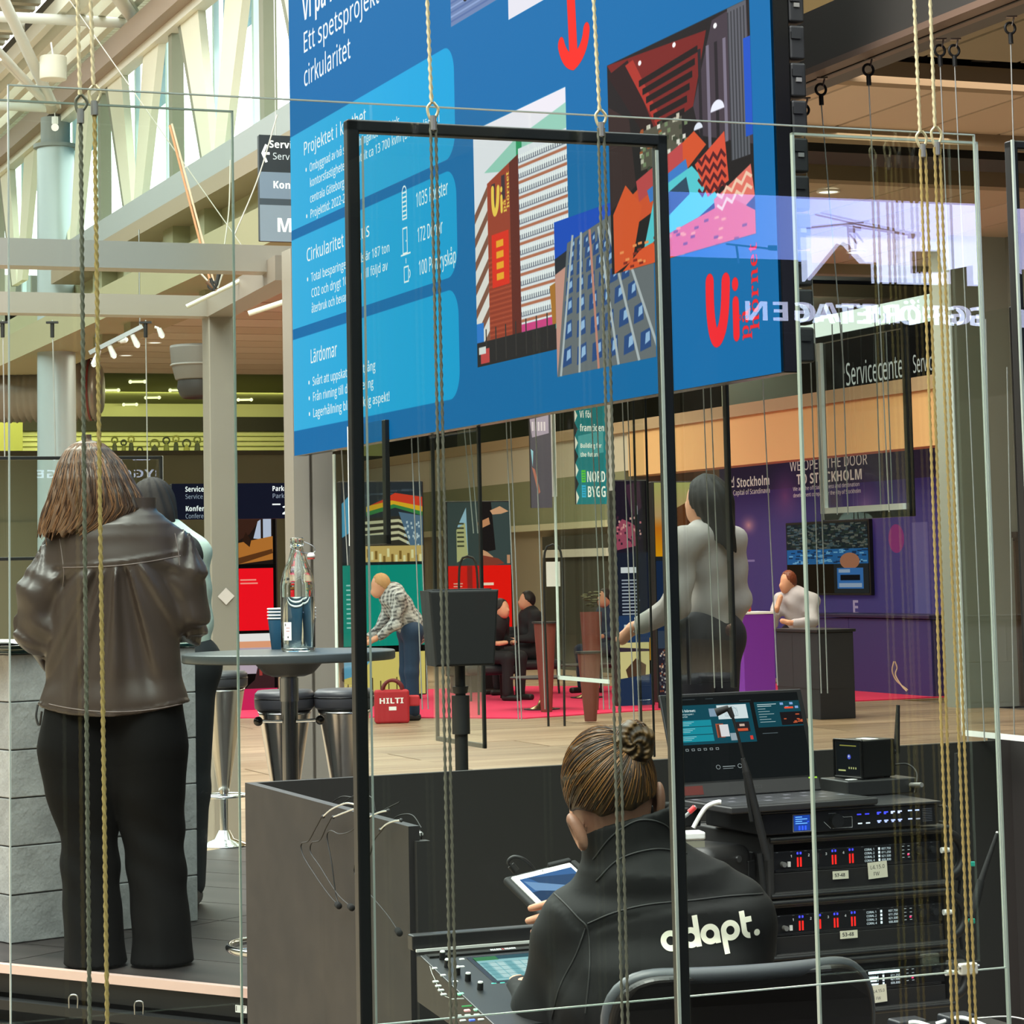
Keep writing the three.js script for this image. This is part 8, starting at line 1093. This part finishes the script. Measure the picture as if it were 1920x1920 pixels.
  const c0 = at(1331, 1742, z), rc = new THREE.Raycaster(V3(0, EYE, 0), c0.clone().sub(V3(0, EYE, 0)).normalize()), hitP = rc.intersectObject(jk)[0];
  const pos = hitP ? hitP.point : c0, dec = new DecalGeometry(jk, pos, new THREE.Euler(0, 0.12, 0.115), V3(0.196, 0.098, 0.12));
  dec.applyMatrix4(t.matrixWorld.clone().invert());
  obj('lettering', dec, new THREE.MeshStandardMaterial({ map: logo, transparent: true, alphaTest: 0.5, roughness: 0.6, polygonOffset: true, polygonOffsetFactor: -1 }), t);
}
{ // ----- tablet in the technician's hand -----
  const A = at(957, 1644, 4.79), Bq = at(1079, 1614, 4.86), Cq = at(1003, 1732, 4.65), x = Bq.clone().sub(A).normalize(), y0 = A.clone().sub(Cq), zz = V3().crossVectors(x, y0).normalize(), y = V3().crossVectors(zz, x), t = thing('tablet', 'white-framed tablet in a black rugged case held by the technician', 'tablet', A.clone());
  t.quaternion.setFromRotationMatrix(new THREE.Matrix4().makeBasis(x, y, zz)); const w = 0.132, h = 0.19;
  obj('case', rbox(w + 0.022, h + 0.022, 0.016, 0.008, w / 2, -h / 2, -0.011), S(0x111111, 0.7), t); obj('bezel', rbox(w, h, 0.008, 0.004, w / 2, -h / 2, -0.003), S(0xe9e7e2, 0.35), t); obj('corner_guard', [rbox(0.05, 0.012, 0.02, 0.004, w - 0.02, 0.006, -0.006), rbox(0.012, 0.04, 0.02, 0.004, w + 0.006, -0.02, -0.006)], S(0x0d0d0d, 0.8), t);
  const tx = canvasTex(256, 384, (g) => { g.fillStyle = '#4a7cc0'; g.fillRect(0, 0, 256, 384); g.fillStyle = '#2f4d78'; g.fillRect(0, 120, 256, 264); g.fillStyle = '#3a5c8c'; g.beginPath(); g.moveTo(40, 0); g.lineTo(256, 60); g.lineTo(256, 200); g.lineTo(90, 120); g.fill(); g.fillStyle = '#8cb4ea'; g.beginPath(); g.moveTo(10, 20); g.lineTo(110, 90); g.lineTo(256, 190); g.lineTo(120, 160); g.lineTo(20, 110); g.fill(); g.fillStyle = '#1e2f4c'; for (let i = 0; i < 8; i++) g.fillRect(20 + (i % 4) * 58, 220 + (i >> 2) * 70, 46, 50); });
  obj('screen', T(new THREE.PlaneGeometry(w - 0.018, h - 0.036), w / 2, -h / 2, 0.0016), slideMat(tx, 0.85), t); obj('camera_dot', T(new THREE.CircleGeometry(0.0016, 12), w / 2, -0.008, 0.0014), M.black, t);
  tag(obj('charging_cable', [tube([at(962, 1626, 4.82), at(953, 1616, 4.82), at(962, 1607, 4.82), at(980, 1610, 4.82), at(998, 1626, 4.83), at(1004, 1636, 4.83)], 0.0035, 30, 8), bar(at(958, 1622, 4.82), at(968, 1634, 4.82), 0.0075, 12)], M.black), 'thick black charging cable looping at the tablet top', 'cable');
}
renderer.render(scene, camera);
